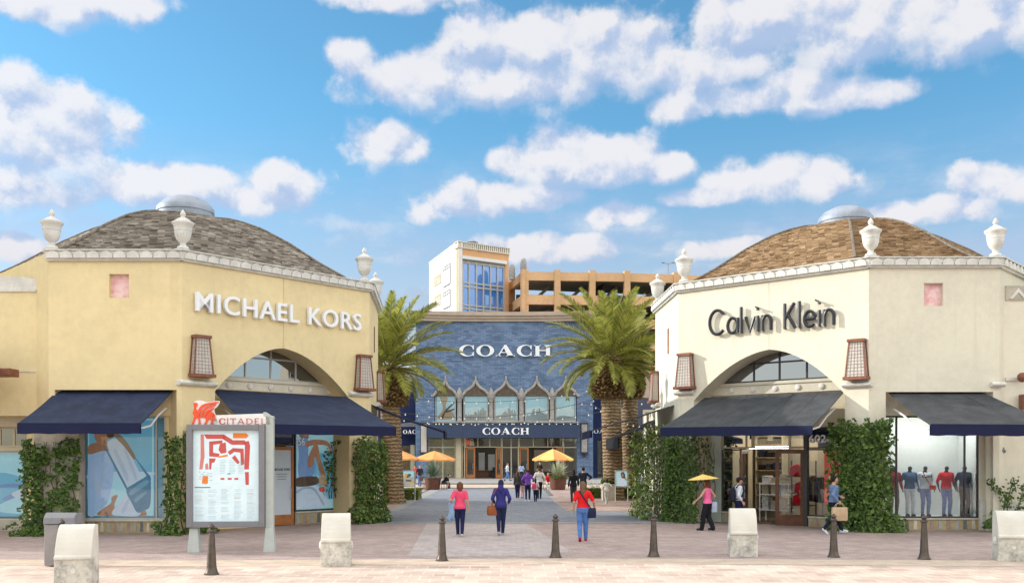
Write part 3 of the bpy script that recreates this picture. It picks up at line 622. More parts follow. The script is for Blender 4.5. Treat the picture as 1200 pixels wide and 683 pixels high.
# dark transom and door with orange frame
window(mk, LB, LB.uv(318, 500, OB)[0], up0 - .04, zs + .03, zs + .85, OB - .05, M['frame_dark'], [], [], .05, M['glass_dark'], 'transom_window')
ud0, ud1 = LB.uv(317, 560, OB)[0], up0 - .06
d = MB(); d.fbox(LB, ud0, ud0 + .1, .02, zs, OB - .08, OB); d.fbox(LB, ud1 - .1, ud1, .02, zs, OB - .08, OB); d.fbox(LB, ud0 + .1, ud1 - .1, zs - .12, zs, OB - .08, OB - .003); d.fbox(LB, ud0 + .1, ud1 - .1, .02, .38, OB - .08, OB - .003)
dr = d.build('shop_door', M['wood_orange'], mk)
d = MB(); d.fbox(LB, ud0 + .1, ud1 - .1, .38, zs - .12, OB - .06, OB - .03); d.build('door_panel', mat('frosted_panel', (.62, .70, .76), .25, .03, 1), dr)
d = MB(); text_on(d, LB, 'MICHAEL KORS', ud0 + .16, ud1 - .16, zs - .85, zs - .76, OB - .03, OB - .024, .01)
for i in range(3): d.fbox(LB, ud0 + .26 + .03 * i, ud1 - .26 - .03 * i, zs - .98 - .09 * i, zs - .965 - .09 * i, OB - .03, OB - .026)
d.build('door_lettering', M['letter_black'], dr)
d = MB(); d.tube([LB.pt(ud1 - .16, .95, OB), LB.pt(ud1 - .16, .95, OB + .07), LB.pt(ud1 - .16, 1.35, OB + .07), LB.pt(ud1 - .16, 1.35, OB)], .016, 6); d.build('handle', M['cap_metal'], dr)
zp0 = LB.uv(370, 598, OB)[1]; zp1 = LB.uv(370, 503, OB)[1] + .25
window(mk, LB, up0, up1, zp0, zs + .85, OB - .05, M['frame_dark'], [], [], .05); tilebase(mk, LB, up0, up1, .02, zp0 - .05, OB, 6)
ib = MB(); ib.fbox(LB, up0 - .1, up1 + .1, .1, zs + .9, OB - .5, OB - .42); ib.build('window_backing', M['interior_pale'], mk)
d = MB(); uu, zz = LB.uv(346.5, 521, OB); text_on(d, LB, '656', uu - .02, uu + .42, zz - .02, zz + .26, OB - .035, OB - .028, .01); d.build('street_number', M['letter_white'], mk)
# sign lettering
sg = MB(); SO = .12
uL, zL0 = LB.uv(231, 364, .2); uR, zR0 = LB.uv(424.5, 387, .2); zL1 = LB.uv(231, 341, .2)[1]; zR1 = LB.uv(424.5, 366, .2)[1]
text_on(sg, LB, 'MICHAEL KORS', uL, uR, zL0 + .0, zL1, .05, .17, .011, 1.1, (zR0 - zL0) * .5)
sg.build('sign_lettering', M['letter_white'], mk)
# awnings
LAo = -.45
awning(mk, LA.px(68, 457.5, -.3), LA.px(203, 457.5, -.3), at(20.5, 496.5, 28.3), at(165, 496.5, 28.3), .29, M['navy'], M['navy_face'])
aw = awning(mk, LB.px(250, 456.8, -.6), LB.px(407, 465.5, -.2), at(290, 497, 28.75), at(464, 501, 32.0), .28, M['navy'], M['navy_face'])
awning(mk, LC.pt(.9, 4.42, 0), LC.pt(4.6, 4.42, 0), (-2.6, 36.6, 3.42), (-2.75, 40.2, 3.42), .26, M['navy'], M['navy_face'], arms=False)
# recess behind A
OA = -.52
rw = MB(); rw.fbox(LA, ua0 - .1, LA.uv(86, 540, OA)[0], 0, zA + .1, OA - .15, OA); rw.fbox(LA, LA.uv(194, 540, OA)[0], ua1 + .1, 0, zA + .1, OA - .15, OA - .02); zw1 = LA.uv(140, 487, OA)[1]
rw.fbox(LA, ua0, ua1, zw1, zA + .1, OA - .14, OA + .06); rw.build('storefront_wall', S, mk)
uw0, uw1, zw0 = LA.uv(86, 540, OA)[0], LA.uv(194, 540, OA)[0], LA.uv(140, 608.5, OA)[1]
window(mk, LA, uw0, uw1, zw0, zw1, OA - .05, M['frame_pale'], [LA.uv(98, 540, OA)[0], LA.uv(183, 540, OA)[0]], [], .055); tilebase(mk, LA, uw0, uw1, .02, zw0 - .05, OA, 14)
ib = MB(); ib.fbox(LA, uw0, uw1, .1, zw1, OA - .62, OA - .55); ib.fbox(LA, uw0, uw1, zw0 - .1, zw0, OA - .55, OA - .12); ib.build('window_backing', mat('sky_blue_backing', (.45, .68, .78), .6, .04, 1), mk)
sd_ = MB(); sd_.fbox(LA, uw1 + .02, ua1 - .01, 0, .85, OA - .1, OA + .05); sd_.fbox(LA, ua0 + .01, uw0 - .02, 0, .85, OA - .1, OA + .03); sd_.build('stone_dado', M['limestone'], mk)

# ---- flat posters behind the glass: shapes in face coordinates, one sheet per colour, 3 mm apart
def poster(name, fc, u0, u1, z0, z1, o, layers, label, frame=None):
    """layers: (material, [polygons in 0..1 x 0..1])"""
    mb = MB(); mats = []
    mats.append(layers[0][0]); mb.fbox(fc, u0, u1, z0, z1, o - .02, o)
    for k, (m_, polys) in enumerate(layers[1:]):
        mats.append(m_); mb.m = k + 1
        for p in polys: mb.fpoly(fc, [(u0 + (u1 - u0) * x, z0 + (z1 - z0) * y) for x, y in p], o + .0005 + .0012 * k, o + .002 + .0012 * k)
    org = fc.pt((u0 + u1) / 2, z0, o); b = mb.build(name, mats, None, loc=tuple(org)); return tag(b, label, 'poster')
def smooth_poly(pts, n=5):
    out = []; k = len(pts)
    for i in range(k):
        p0, p1, p2, p3 = [pts[(i + j - 1) % k] for j in range(4)]
        for s in range(n):
            t = s / n
            out.append(tuple(.5 * ((2 * p1[a]) + (-p0[a] + p2[a]) * t + (2 * p0[a] - 5 * p1[a] + 4 * p2[a] - p3[a]) * t * t + (-p0[a] + 3 * p1[a] - 3 * p2[a] + p3[a]) * t ** 3) for a in (0, 1)))
    return out
sp_ = smooth_poly
def pm(n, c, e=.26): return mat('print_' + n, c, .45, .05, 2, spec=.4, emit=e)   # prints given an added glow to brighten them, no lamp behind
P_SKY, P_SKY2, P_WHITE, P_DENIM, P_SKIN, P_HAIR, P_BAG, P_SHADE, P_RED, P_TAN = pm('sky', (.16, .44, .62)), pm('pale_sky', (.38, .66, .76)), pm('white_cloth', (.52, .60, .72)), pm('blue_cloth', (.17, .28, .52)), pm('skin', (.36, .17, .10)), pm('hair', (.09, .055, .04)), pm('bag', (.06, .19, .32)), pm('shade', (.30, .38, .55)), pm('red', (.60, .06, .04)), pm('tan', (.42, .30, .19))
pu0, pu1 = LA.uv(103, 540, OA - .2)[0], LA.uv(180, 540, OA - .2)[0]; pz0, pz1 = LA.uv(140, 604, OA - .2)[1], LA.uv(140, 490, OA - .2)[1]
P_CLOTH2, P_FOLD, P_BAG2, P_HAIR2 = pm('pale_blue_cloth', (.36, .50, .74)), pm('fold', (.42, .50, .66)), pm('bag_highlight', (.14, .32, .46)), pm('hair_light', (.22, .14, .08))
Q = lambda *pp: sp_([((x - 103) / 77, (604 - y) / 114) for x, y in pp])
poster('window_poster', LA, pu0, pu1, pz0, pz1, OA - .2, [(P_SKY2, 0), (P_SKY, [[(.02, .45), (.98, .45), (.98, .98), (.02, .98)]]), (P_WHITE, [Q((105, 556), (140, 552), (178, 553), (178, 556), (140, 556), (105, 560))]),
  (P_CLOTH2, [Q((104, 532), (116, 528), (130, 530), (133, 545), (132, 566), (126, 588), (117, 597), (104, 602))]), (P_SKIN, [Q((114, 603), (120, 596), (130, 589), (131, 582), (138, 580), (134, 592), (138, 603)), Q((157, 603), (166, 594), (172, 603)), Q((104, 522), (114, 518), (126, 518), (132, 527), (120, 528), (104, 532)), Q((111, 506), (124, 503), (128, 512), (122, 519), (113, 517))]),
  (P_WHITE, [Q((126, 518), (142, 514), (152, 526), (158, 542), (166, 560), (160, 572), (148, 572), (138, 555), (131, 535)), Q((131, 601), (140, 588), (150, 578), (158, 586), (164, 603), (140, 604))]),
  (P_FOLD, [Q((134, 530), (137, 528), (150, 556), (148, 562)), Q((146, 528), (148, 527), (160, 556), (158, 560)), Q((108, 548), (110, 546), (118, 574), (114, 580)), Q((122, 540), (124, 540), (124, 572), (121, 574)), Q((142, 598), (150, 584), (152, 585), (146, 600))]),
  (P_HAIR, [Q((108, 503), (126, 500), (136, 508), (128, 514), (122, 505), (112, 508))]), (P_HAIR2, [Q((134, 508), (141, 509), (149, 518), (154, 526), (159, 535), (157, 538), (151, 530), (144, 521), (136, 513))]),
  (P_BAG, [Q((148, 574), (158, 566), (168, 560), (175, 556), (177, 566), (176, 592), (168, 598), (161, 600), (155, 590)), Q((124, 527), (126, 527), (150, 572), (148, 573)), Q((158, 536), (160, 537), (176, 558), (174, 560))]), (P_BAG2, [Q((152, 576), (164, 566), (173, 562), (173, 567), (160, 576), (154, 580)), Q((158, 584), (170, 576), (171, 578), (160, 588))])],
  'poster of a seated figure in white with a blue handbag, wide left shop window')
qu0, qu1 = LB.uv(347.5, 540, OB - .12)[0], LB.uv(392, 540, OB - .12)[0]; qz0, qz1 = zp0 + .06, LB.uv(370, 500, OB)[1] + .3
Q2 = lambda *pp: sp_([((x - 347.5) / 44.5, (y - 598) / -95) for x, y in pp])
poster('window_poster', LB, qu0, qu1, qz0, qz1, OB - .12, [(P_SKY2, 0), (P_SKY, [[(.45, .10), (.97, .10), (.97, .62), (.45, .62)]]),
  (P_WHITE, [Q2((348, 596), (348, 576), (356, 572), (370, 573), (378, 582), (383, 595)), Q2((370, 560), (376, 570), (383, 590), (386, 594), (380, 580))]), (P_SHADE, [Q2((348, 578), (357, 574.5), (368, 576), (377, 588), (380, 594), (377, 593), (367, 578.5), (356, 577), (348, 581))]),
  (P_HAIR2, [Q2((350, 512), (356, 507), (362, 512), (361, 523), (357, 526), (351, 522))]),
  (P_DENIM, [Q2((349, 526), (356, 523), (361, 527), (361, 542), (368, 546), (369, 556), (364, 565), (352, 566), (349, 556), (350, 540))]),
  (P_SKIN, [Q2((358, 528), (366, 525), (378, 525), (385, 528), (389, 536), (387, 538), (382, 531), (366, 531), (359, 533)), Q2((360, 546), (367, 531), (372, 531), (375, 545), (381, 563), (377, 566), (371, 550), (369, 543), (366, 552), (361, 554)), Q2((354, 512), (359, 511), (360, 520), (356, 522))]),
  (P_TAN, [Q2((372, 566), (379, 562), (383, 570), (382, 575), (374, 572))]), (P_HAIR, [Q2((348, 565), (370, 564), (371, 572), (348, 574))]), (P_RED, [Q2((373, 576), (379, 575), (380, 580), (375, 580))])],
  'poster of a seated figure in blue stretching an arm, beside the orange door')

# ---- left wing
lw = thing('store_building', (-21, 33, 0), 'plain cream store wing with white parapet at the left edge, pale blue window below', 'store building')
WF = Face((-40, 30.8), at(43.5, 0, 30.8)); mb = MB(); zt = WF.uv(20, 342)[1]; zl = WF.uv(20, 487)[1]
mb.fbox(WF, 0, WF.L, zl, zt, -.5, 0); mb.fbox(WF, 0, WF.L, 0, zt, -5, -1.2); mb.fbox(WF, 0, WF.L, zt - .01, zt + .02, -5, -.5); mb.fbox(WF, WF.L - .5, WF.L, 0, zl, -1.2, -.35)
mb.build('wall', M['stucco_yellow'], lw)
pz = MB(); pz.fbox(WF, 0, WF.L - .02, zt, zt + .06, -.5, .06); pp = [WF.uv(42, 340), WF.uv(42, 327)] + [WF.uv(42 - 55 * t / 6, 327 - 3.5 * math.sin(math.pi * min(1, t / 6 + .2) * .6)) for t in range(1, 7)]
pz.fpoly(WF, pp + [(pp[-1][0], zt + .06)], -.3, -.02); pz.fbox(WF, 0, WF.L - .03, WF.uv(20, 435)[1] - .02, WF.uv(20, 435)[1] + .02, 0, .03); pz.build('parapet', M['stone_white'], lw)
zwi1, zwi0 = WF.uv(20, 500, -.6)[1], WF.uv(20, 524, -.6)[1]
for i in range(5): window(lw, WF, WF.L - 1.6 - 4 * i, WF.L - .55 - 4 * i, zwi0, zwi1, -.7, M['frame_cream'], [WF.L - 1.1 - 4 * i], [], .07, M['glass_dark'], 'upper_window')
f = MB(); f.fbox(WF, 0, WF.L - .5, zwi1, zl, -1.2, -.5); f.fbox(WF, 0, WF.L - .5, zwi0 - .12, zwi0, -.9, -.6); f.build('window_head', M['frame_cream'], lw)
window(lw, WF, WF.L - 3.6, WF.L - .55, .35, zwi0 - .12, -.7, M['frame_pale'], [], [], .05); f = MB(); f.fbox(WF, 0, WF.L - 3.6, 0, zwi0, -.9, -.7); f.fbox(WF, WF.L - 3.6, WF.L - .5, 0, .35, -.9, -.66); f.build('plinth', M['limestone'], lw)
tb = MB(); a = at(13, 436, 29.7); tb.box(a.x - 2.2, a.x, a.y - .1, a.y + .5, a.z - .12, a.z + .12); tb.build('timber_bracket', M['rust'], lw, bevel=.02)
awning(lw, (-19.5, 30.1, 6.2), at(-6, 416, 30.1), (-19.5, 28.5, 4.6), at(8, 428, 28.6) - Vector((.25, 0, .55)), .2, M['white_paint'], M['white_paint'], arms=False)
poster('window_poster', WF, WF.L - 3.5, WF.L - .6, .45, zwi0 - .2, -.95, [(P_SKY, 0), (P_SKY2, [sp_([(.3, .5), (.6, .7), (.98, .62), (.98, .98), (.3, .98)]), sp_([(.55, .1), (.8, .3), (.98, .25), (.98, .05)])]), (P_DENIM, [sp_([(.5, .44), (.7, .52), (.97, .5), (.97, .46), (.72, .46)]), sp_([(.66, .3), (.86, .42), (.88, .38), (.7, .26)])]), (P_WHITE, [sp_([(.75, .36), (.9, .44), (.95, .36), (.85, .28)])])],
  'pale blue seascape poster behind the window at the far left')
# unseen block added past the left edge, shaped to shade the plaza
ob = thing('store_building', (-34, 26, 0), 'tall cream shade block added beyond the left edge', 'store building')
mb = MB(); mb.box(-28.5, -26, 27.3, 35, 0, 17.5); mb.build('wall', M['stucco_cream'], ob); mb = MB(); mb.box(-28.6, -25.9, 27.2, 35.1, 17.5, 17.9); mb.build('cornice', M['stone_white'], ob)
for i in range(4):
    f = MB(); f.box(-26.02, -25.95, 27.8 + 1.7 * i, 28.8 + 1.7 * i, 8, 10); f.build('window', M['glass_dark'], ob)

lr = thing('store_building', (-13, 48, 0), 'low yellow shade block added behind the yellow corner store', 'store building')  # hidden block added so its shade covers the left of the lane
mb = MB(); mb.box(-18, -7.9, 42.2, 54, 0, 4.0); mb.build('wall', S, lr); mb = MB(); mb.box(-18.1, -7.8, 42.1, 54.1, 4.0, 4.2); mb.build('parapet', M['stone_white'], lr)
# ================================================================== RIGHT DOMED STORE
ra0, ra1, rb0, rc0 = at(1018, 0, 31.1), at(1171, 0, 31.1), at(795, 0, 35.8), at(768, 0, 40.8)
RA, RB, RC = Face(ra0, ra1), Face(rb0, ra0), Face(rc0, rb0)
RH = Face(ra1, (20.6, 36.2)); RL = Face((20.6, 36.2), (20.6, 41.4)); RK = Face((20.6, 41.4), (16.4, 46.4)); RKB = Face((16.4, 46.4), (11, 46.4)); RKL = Face((11, 46.4), rc0)
ck = thing('store_building', (13.4, 38, 0), 'cream corner store with tan shingled dome and thin black Calvin Klein lettering', 'store building')
S = M['stucco_cream']; mb = MB()
va0, va1 = RA.uv(1038, 459)[0], RA.uv(1164, 459)[0]; zRA = RA.uv(1100, 459)[1]
nu, nz = RA.uv(1094, 345); wall_with_hole(mb, RA, va0, va1, zRA, ZC0, TH, nu, nz)
vb0, vb1 = RB.uv(813, 466)[0], RB.uv(990, 458)[0]; vbc, vap = RB.uv(901, 409.5)
wall_with_arch(mb, RB, vb0, vb1, vbc, 4.5, vap, ZC0, .95)
for fc in (RC, RH, RL, RK, RKB, RKL): mb.fbox(fc, 0, fc.L, 0, ZC0, -.4, 0)
mb.build('wall', S, ck)
sl_ = MB(); sl_.poly([p + Vector((0, 0, ZC0 + .05)) for p in (RA.p, RH.p, RL.p, RK.p, RKB.p, RKL.p, RC.p, RB.p)]); sl_.build('flat_roof', M['stone_grey'], ck)
cornice(ck, [RA, RB, RC, RH, RL, RK, RKB, RKL], ZC0, ZC1)
dome(ck, (13.4, 38.4), 6.6, 6.6, [(r / 6.5, z + .08) for r, z in PROF if r > .5], M['roof_warm'], 1.04, 12.45)
for q in (RA.pt(.05, 0), RA.pt(RA.L - .12, 0), RB.pt(.2, 0), RC.pt(.3, 0), RL.pt(.2, 0), RK.pt(.2, 0)): urn_mesh(ck, (q.x + .06, q.y + .12, ZC1 + .05))
niche(ck, RA, nu, nz)
for (px, py) in ((805.5, 456), (1006.5, 445)): u, z = RB.uv(px, py); lantern(ck, RB, u, z + .06)
ledge(ck, RB, -.12, vb0 + .02, RB.uv(803, 460)[1]); ledge(ck, RB, vb1 - .05, RB.L + .12, RB.uv(1010, 450.5)[1]); ledge(ck, RC, -.1, 1.2, 4.60)
ledge(ck, RA, va1 - .1, RA.L + .15, RA.uv(1178, 450.5)[1]); lantern(ck, RC, .6, 4.76)
f = MB(); f.fbox(RC, 2.9, 3.1, 6.5, 7.5, .002, .03); f.build('slot_window', M['wood_orange'], ck)
zb1 = RB.uv(901, 447, OB)[1]; zb0 = RB.uv(901, 461, OB)[1]
beam(ck, RB, vb0 - .3, vb1 + .3, zb0, zb1, OB + .05, 7)
window(ck, RB, vb0 - .2, vb1 + .2, zb1, vap + .2, OB - .05, M['frame_dark'], [RB.uv(p, 430, OB)[0] for p in (883, 913, 945)], [RB.uv(913, 424, OB)[1]], .06, M['glass_dark'], 'arch_window')
# storefront of B
su = lambda px, py=560: RB.uv(px, py, OB)
zdoor = su(905, 526)[1]; zbase = su(905, 601)[1]
sf = MB(); sf.fbox(RB, vb0 - .4, su(834)[0], 0, zb0, OB - .2, OB - .04); sf.fbox(RB, su(986)[0], RB.L - .2, 0, zb0, OB - .2, OB - .04); sf.fbox(RB, vb0, RB.L - .3, zdoor + .75, zb0, OB - .2, OB - .05); sf.build('storefront_wall', M['frame_cream'], ck)
f = MB(); f.fbox(RB, su(834)[0], su(846)[0], 0, zdoor + .75, OB - .15, OB + .06); f.build('door_pilaster', mat('pale_green_trim', (.50, .55, .47), .6, .05, 3), ck)
window(ck, RB, su(846)[0], su(874)[0], zbase, zdoor - .0, OB - .05, M['frame_dark'], [], [], .045); tilebase(ck, RB, su(846)[0], su(874)[0], .02, zbase - .05, OB, 5)
window(ck, RB, su(846)[0], su(882)[0], zdoor + .03, zdoor + .75, OB - .05, M['frame_cream'], [su(874)[0]], [], .06, M['glass_dark'], 'transom_window')
window(ck, RB, su(882)[0], su(943)[0], zdoor + .03, zdoor + .75, OB - .05, M['frame_cream'], [su(925)[0]], [], .06, None, 'transom_window')
window(ck, RB, su(945)[0], su(987)[0], zbase - .05, zdoor, OB - .05, M['frame_dark'], [], [], .05); window(ck, RB, su(945)[0], su(987)[0], zdoor + .01, zdoor + .75, OB - .05, M['frame_dark'], [], [], .05, M['glass_dark'], 'transom_window'); tilebase(ck, RB, su(947)[0], su(987)[0], .02, zbase - .1, OB, 5)
f = MB(); f.fbox(RB, su(942.5)[0], su(946.5)[0], 0, zdoor + .75, OB - .12, OB + .05); f.build('door_post', M['frame_dark'], ck)
def door_leaf(parent, p0, p1, z1, hs):
    df = Face(p0, p1); d = MB(); L_ = df.L
    d.fbox(df, 0, .12, .03, z1, -.03, .03); d.fbox(df, L_ - .12, L_, .03, z1, -.03, .03); d.fbox(df, .12, L_ - .12, z1 - .14, z1, -.027, .027); d.fbox(df, .12, L_ - .12, .03, .40, -.027, .027)
    dd = d.build('shop_door', M['wood_brown'], parent)
    g = MB(); g.fbox(df, .11, L_ - .11, .40, z1 - .13, -.006, .006); g.build('pane', M['glass'], dd)
    h = MB(); uu = .17 if hs < 0 else L_ - .17
    for s in (-1, 1): h.tube([df.pt(uu, .95, .03 * s), df.pt(uu, .95, .09 * s), df.pt(uu, 1.4, .09 * s), df.pt(uu, 1.4, .03 * s)], .016, 6)
    h.build('handle', M['cap_metal'], dd); return dd
p0 = RB.pt(su(876)[0], 0, OB); door_leaf(ck, p0, p0 + RB.n * 1.0 + RB.t * .25, zdoor - .02, 1)
p1 = RB.pt(su(942)[0], 0, OB); door_leaf(ck, p1 - RB.t * .8 + RB.n * .55, p1, zdoor - .02, -1)
f = MB(); u, z = RB.uv(948, 518, OB); text_on(f, RB, '602', u, u + .62, z - .02, z + .26, OB + .0, OB + .008, .018); f.build('street_number', M['letter_white'], ck)
# shop room behind B
rm = MB(); D_ = 4.2; u0, u1 = su(847)[0] - .6, su(987)[0] + .5
rm.fbox(RB, u0, u1, 0, 3.9, OB - D_ - .1, OB - D_); rm.fbox(RB, u0 - .1, u0, 0, 3.9, OB - D_, OB - .25); rm.fbox(RB, u1, u1 + .1, 0, 3.9, OB - D_, OB - .25); rm.fbox(RB, u0, u1, 3.9, 4.0, OB - D_, OB - .25); rm.build('interior', M['interior'], ck)
rm = MB(); rm.fbox(RB, u0, u1, .005, .03, OB - D_, OB - .1); rm.build('shop_floor', M['floor'], ck)
f = MB(); ul = RB.uv(878, 524, OB - .9)[0]; ur = RB.uv(923, 524, OB - .9)[0]; zl_ = RB.uv(900, 524, OB - .9)[1]; f.fbox(RB, ul, ur, zl_ - .04, zl_ + .04, OB - .98, OB - .88); f.build('ceiling_lamp', M['lamp'], ck)
f = MB(); f.fbox(RB, u0 + .6, u1 - .6, 3.82, 3.88, OB - 3.2, OB - 2.6); f.build('ceiling_lamp', M['lamp_soft'], ck)
# CK lettering: thin strokes
def arc(cx, cy, r, a0, a1, n=16, ry=None): return [(cx + r * math.cos(R(a0 + (a1 - a0) * i / n)), cy + (ry or r) * math.sin(R(a0 + (a1 - a0) * i / n))) for i in range(n + 1)]
G = {'C': (1.02, [arc(.5, .5, .5, 42, 318, 24)]), 'a': (.70, [arc(.31, .31, .31, 0, 360, 20), [(.62, .62), (.62, 0)]]), 'l': (.14, [[(0, 0), (0, 1.04)]]), 'v': (.60, [[(0, .62), (.27, 0), (.54, .62)]]),
 'i': (.14, [[(0, 0), (0, .62)], [(0, .84), (0, .92)]]), 'n': (.62, [[(0, 0), (0, .62)], [(0, .32)] + arc(.26, .34, .26, 180, 0, 12) + [(.52, 0)]]), 'K': (.70, [[(0, 0), (0, 1)], [(.02, .40), (.56, 1)], [(.17, .56), (.62, 0)]]),
 'e': (.70, [[(.02, .31), (.60, .31)] + arc(.31, .31, .30, 0, 318, 20)[1:]]), ' ': (.42, [])}
sg = MB(); tx = 0; items = []
for ch in 'Calvin Klein':
    wd, st = G[ch]; items.append((tx, st)); tx += wd + .14
tx -= .14
uL, zL = RB.uv(829, 392, .3); uR, zR = RB.uv(977, 381, .3); hh = RB.uv(829, 364, .3)[1] - zL; zR = zL + (zR - zL) * .6
sc_ = (uR - uL) / tx
for x0, st in items:
    for s in st:
        sg.tube([RB.pt(uL + (x0 + x) * sc_, zL + (zR - zL) * ((x0 + x) / tx) + y * hh, .13) for x, y in s], .060, 6)
for px, py in ((887, 360), (957, 352)): u, z = RB.uv(px, py, .2); sg.tube([RB.pt(u - .03, z, 0), RB.pt(u + .0, z, .3)], .03, 5)
for x0, st in items:
    if st: x, y = st[0][0]; u = uL + (x0 + x) * sc_; z = zL + (zR - zL) * ((x0 + x) / tx) + y * hh; sg.tube([RB.pt(u, z, 0), RB.pt(u, z, .13)], .02, 5)
sg.build('sign_lettering', M['letter_black'], ck, smooth=True)
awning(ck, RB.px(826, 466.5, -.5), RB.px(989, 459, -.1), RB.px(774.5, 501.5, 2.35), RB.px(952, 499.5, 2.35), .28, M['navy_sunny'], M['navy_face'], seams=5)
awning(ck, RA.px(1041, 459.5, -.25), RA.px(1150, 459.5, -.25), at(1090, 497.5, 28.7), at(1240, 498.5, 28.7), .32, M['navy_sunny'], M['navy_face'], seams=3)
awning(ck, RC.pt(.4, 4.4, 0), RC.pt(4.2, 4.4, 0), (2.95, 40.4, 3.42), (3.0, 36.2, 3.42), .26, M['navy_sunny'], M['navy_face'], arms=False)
# recess behind A
rw = MB(); q = lambda px, py=560: RA.uv(px, py, OA)
rw.fbox(RA, q(1147)[0], va1 + .3, 0, zRA + .1, OA - .15, OA); zq1 = q(1100, 487)[1]
rw.fbox(RA, va0, q(1147)[0], zq1, zRA + .1, OA - .14, OA + .02); rw.build('storefront_wall', S, ck)
zq0 = q(1100, 606.5)[1]
window(ck, RA, q(1030)[0], q(1147)[0], zq0, zq1, OA - .05, M['frame_dark'], [q(1051)[0], q(1131)[0]], [], .05); tilebase(ck, RA, q(1030)[0], q(1147)[0], .02, zq0 - .05, OA, 12)
ib = MB(); ib.fbox(RA, q(1030)[0], q(1147)[0], .1, zq1, OA - 1.6, OA - 1.5); ib.fbox(RA, q(1030)[0], q(1147)[0], zq0 - .1, zq0 + .02, OA - 1.5, OA - .12); ib.fbox(RA, q(1147)[0], q(1147)[0] + .08, .1, zq1, OA - 1.5, OA - .2); ib.build('window_backing', M['interior_pale'], ck)
f = MB(); f.fbox(RA, q(1030)[0] + .3, q(1147)[0] - .3, zq1 + .02, zq1 + .06, OA - .55, OA - .25); f.build('ceiling_lamp', M['mannequin_fill'], ck)  # unseen glowing panel added to brighten the mannequins
sd_ = MB(); sd_.fbox(RA, q(1147)[0] + .02, va1 - .01, 0, q(1150, 585)[1], OA, OA + .05); sd_.build('stone_dado', M['stone_white'], ck)
def spot(parent, fc, u, z, o):
    d = MB(); d.fbox(fc, u - .05, u + .05, z - .07, z + .07, o, o + .03); a = d.build('wall_spotlight', M['grey_metal'], parent)
    e = MB(); e.tube([fc.pt(u, z, o + .03), fc.pt(u + .02, z + .04, o + .14), fc.pt(u + .03, z - .1, o + .24)], [.03, .085, .095], 10); e.build('lamp_head', M['grey_metal'], a, smooth=True)
u, z = RA.uv(1170, 526, OA); spot(ck, RA, u, z, OA); u, z = RA.uv(1157, 513, OA); spot(ck, RA, u, z, OA)

# ---- right wing
rw_ = thing('store_building', (20.5, 33, 0), 'plain cream store wing with zigzag frieze at the right edge', 'store building')
WR = Face((16.0, 31.45), (42, 31.45)); mb = MB(); zt = WR.uv(1190, 335)[1]
mb.fbox(WR, 0, WR.L, 0, zt, -.5, 0); mb.fbox(WR, 6, WR.L, 0, zt - .1, -9, -.5); mb.build('wall', S, rw_)
fz = MB(); z0 = WR.uv(1190, 352)[1]; u0_ = WR.uv(1178, 343)[0]
fz.fbox(WR, u0_, u0_ + 18, z0, zt, 0, .04)
for i in range(28):
    u = u0_ + .1 + i * .62; fz.m = 1; fz.fpoly(WR, [(u, z0 + .05), (u + .31, zt - .08), (u + .62, z0 + .05), (u + .5, z0 + .04), (u + .31, zt - .22), (u + .12, z0 + .04)], .042, .07)
fz.build('frieze', [M['limestone'], M['stone_white']], rw_)
f = MB(); f.fbox(WR, u0_, u0_ + 18, WR.uv(1190, 444)[1] - .05, WR.uv(1190, 444)[1] + .05, 0, .06); f.build('string_course', M['stone_white'], rw_)
f = MB(); a = WR.px(1198, 442, .3); f.ball(a, .16, 10, 8); a = WR.px(1203, 471, .3); f.box(a.x - .15, a.x + .15, a.y - .1, a.y + .2, a.z - .25, a.z + .25); f.build('timber_bracket', M['rust'], rw_)
f = MB(); f.fbox(WR, 0, 9, 0, .95, 0, .05); f.build('stone_dado', M['stone_white'], rw_)
# rear wing of the right store along the lane
rr_ = thing('store_building', (9, 48, 0), 'low cream rear wing with black awning facing the lane', 'store building')
mb = MB(); mb.box(8.0, 13, 47, 58, 0, 5.0); mb.build('wall', S, rr_)
awning(rr_, (7.98, 56, 4.5), (7.98, 47.5, 4.5), (5.3, 56, 3.4), (5.3, 47.5, 3.4), .55, M['black_canvas'], M['black_canvas'], arms=False)

# ================================================================== CLIMBING PLANTS
GI = 'ivy on the store pillars'
ivy_thing('climbing_ivy', LA.pt(0, 0), 'patchy ivy climbing the wall left of the blue handbag poster', [(Face((LA.p.x - .55, 29.75), (LA.p.x + 1.15, 29.75)), 0, 1.7, 0, 3.15, .0, .16, -.05), (Face((LA.p.x - .6, 29.75), (LA.p.x + .0, 29.75)), 0, .6, 0, 3.1, .02, .3, 0), (Face((LA.p.x - .9, 29.6), (LA.p.x + 1.2, 29.6)), 0, 2.1, 0, .5, .0, .35, 0)], [M['ivy']], GI, 3600, .085)
pl = MB(); pl.box(LA.p.x - .35, LA.p.x + 1.05, 29.77, 30.2, 0, 3.3); pl.build('pillar', M['limestone'], mk)
ivy_thing('climbing_ivy', LB.pt(0, 0), 'dense dark ivy column behind the map sign', [(Face(LA.pt(LA.L - .45, 0), la1), 0, .45, 0, 3.3, .0, .25, 0), (LB, -.05, 1.0, 0, 3.5, .0, .28, 0), (Face(LA.pt(LA.L - .7, 0), LA.pt(LA.L + .3, 0)), 0, 1.0, 0, .5, .1, .5, 0)], [M['ivy']], GI, 3600, .085)
ivy_thing('climbing_ivy', LB.pt(LB.L, 0), 'thick bright ivy column on the pillar beside the lane, left store', [(LB, ub1 + .05, LB.L + .25, 0, 3.3, .02, .42, 0), (LC, -.3, 1.2, 0, 3.3, .02, .5, 0), (LB, ub1 - .5, ub1 + .1, .9, 3.1, -.85, -.7, .15), (LB, ub1 - .35, LB.L + .4, 0, .7, .05, .6, 0)], [M['ivy'], M['ivy_light']], GI, 5200, .085)
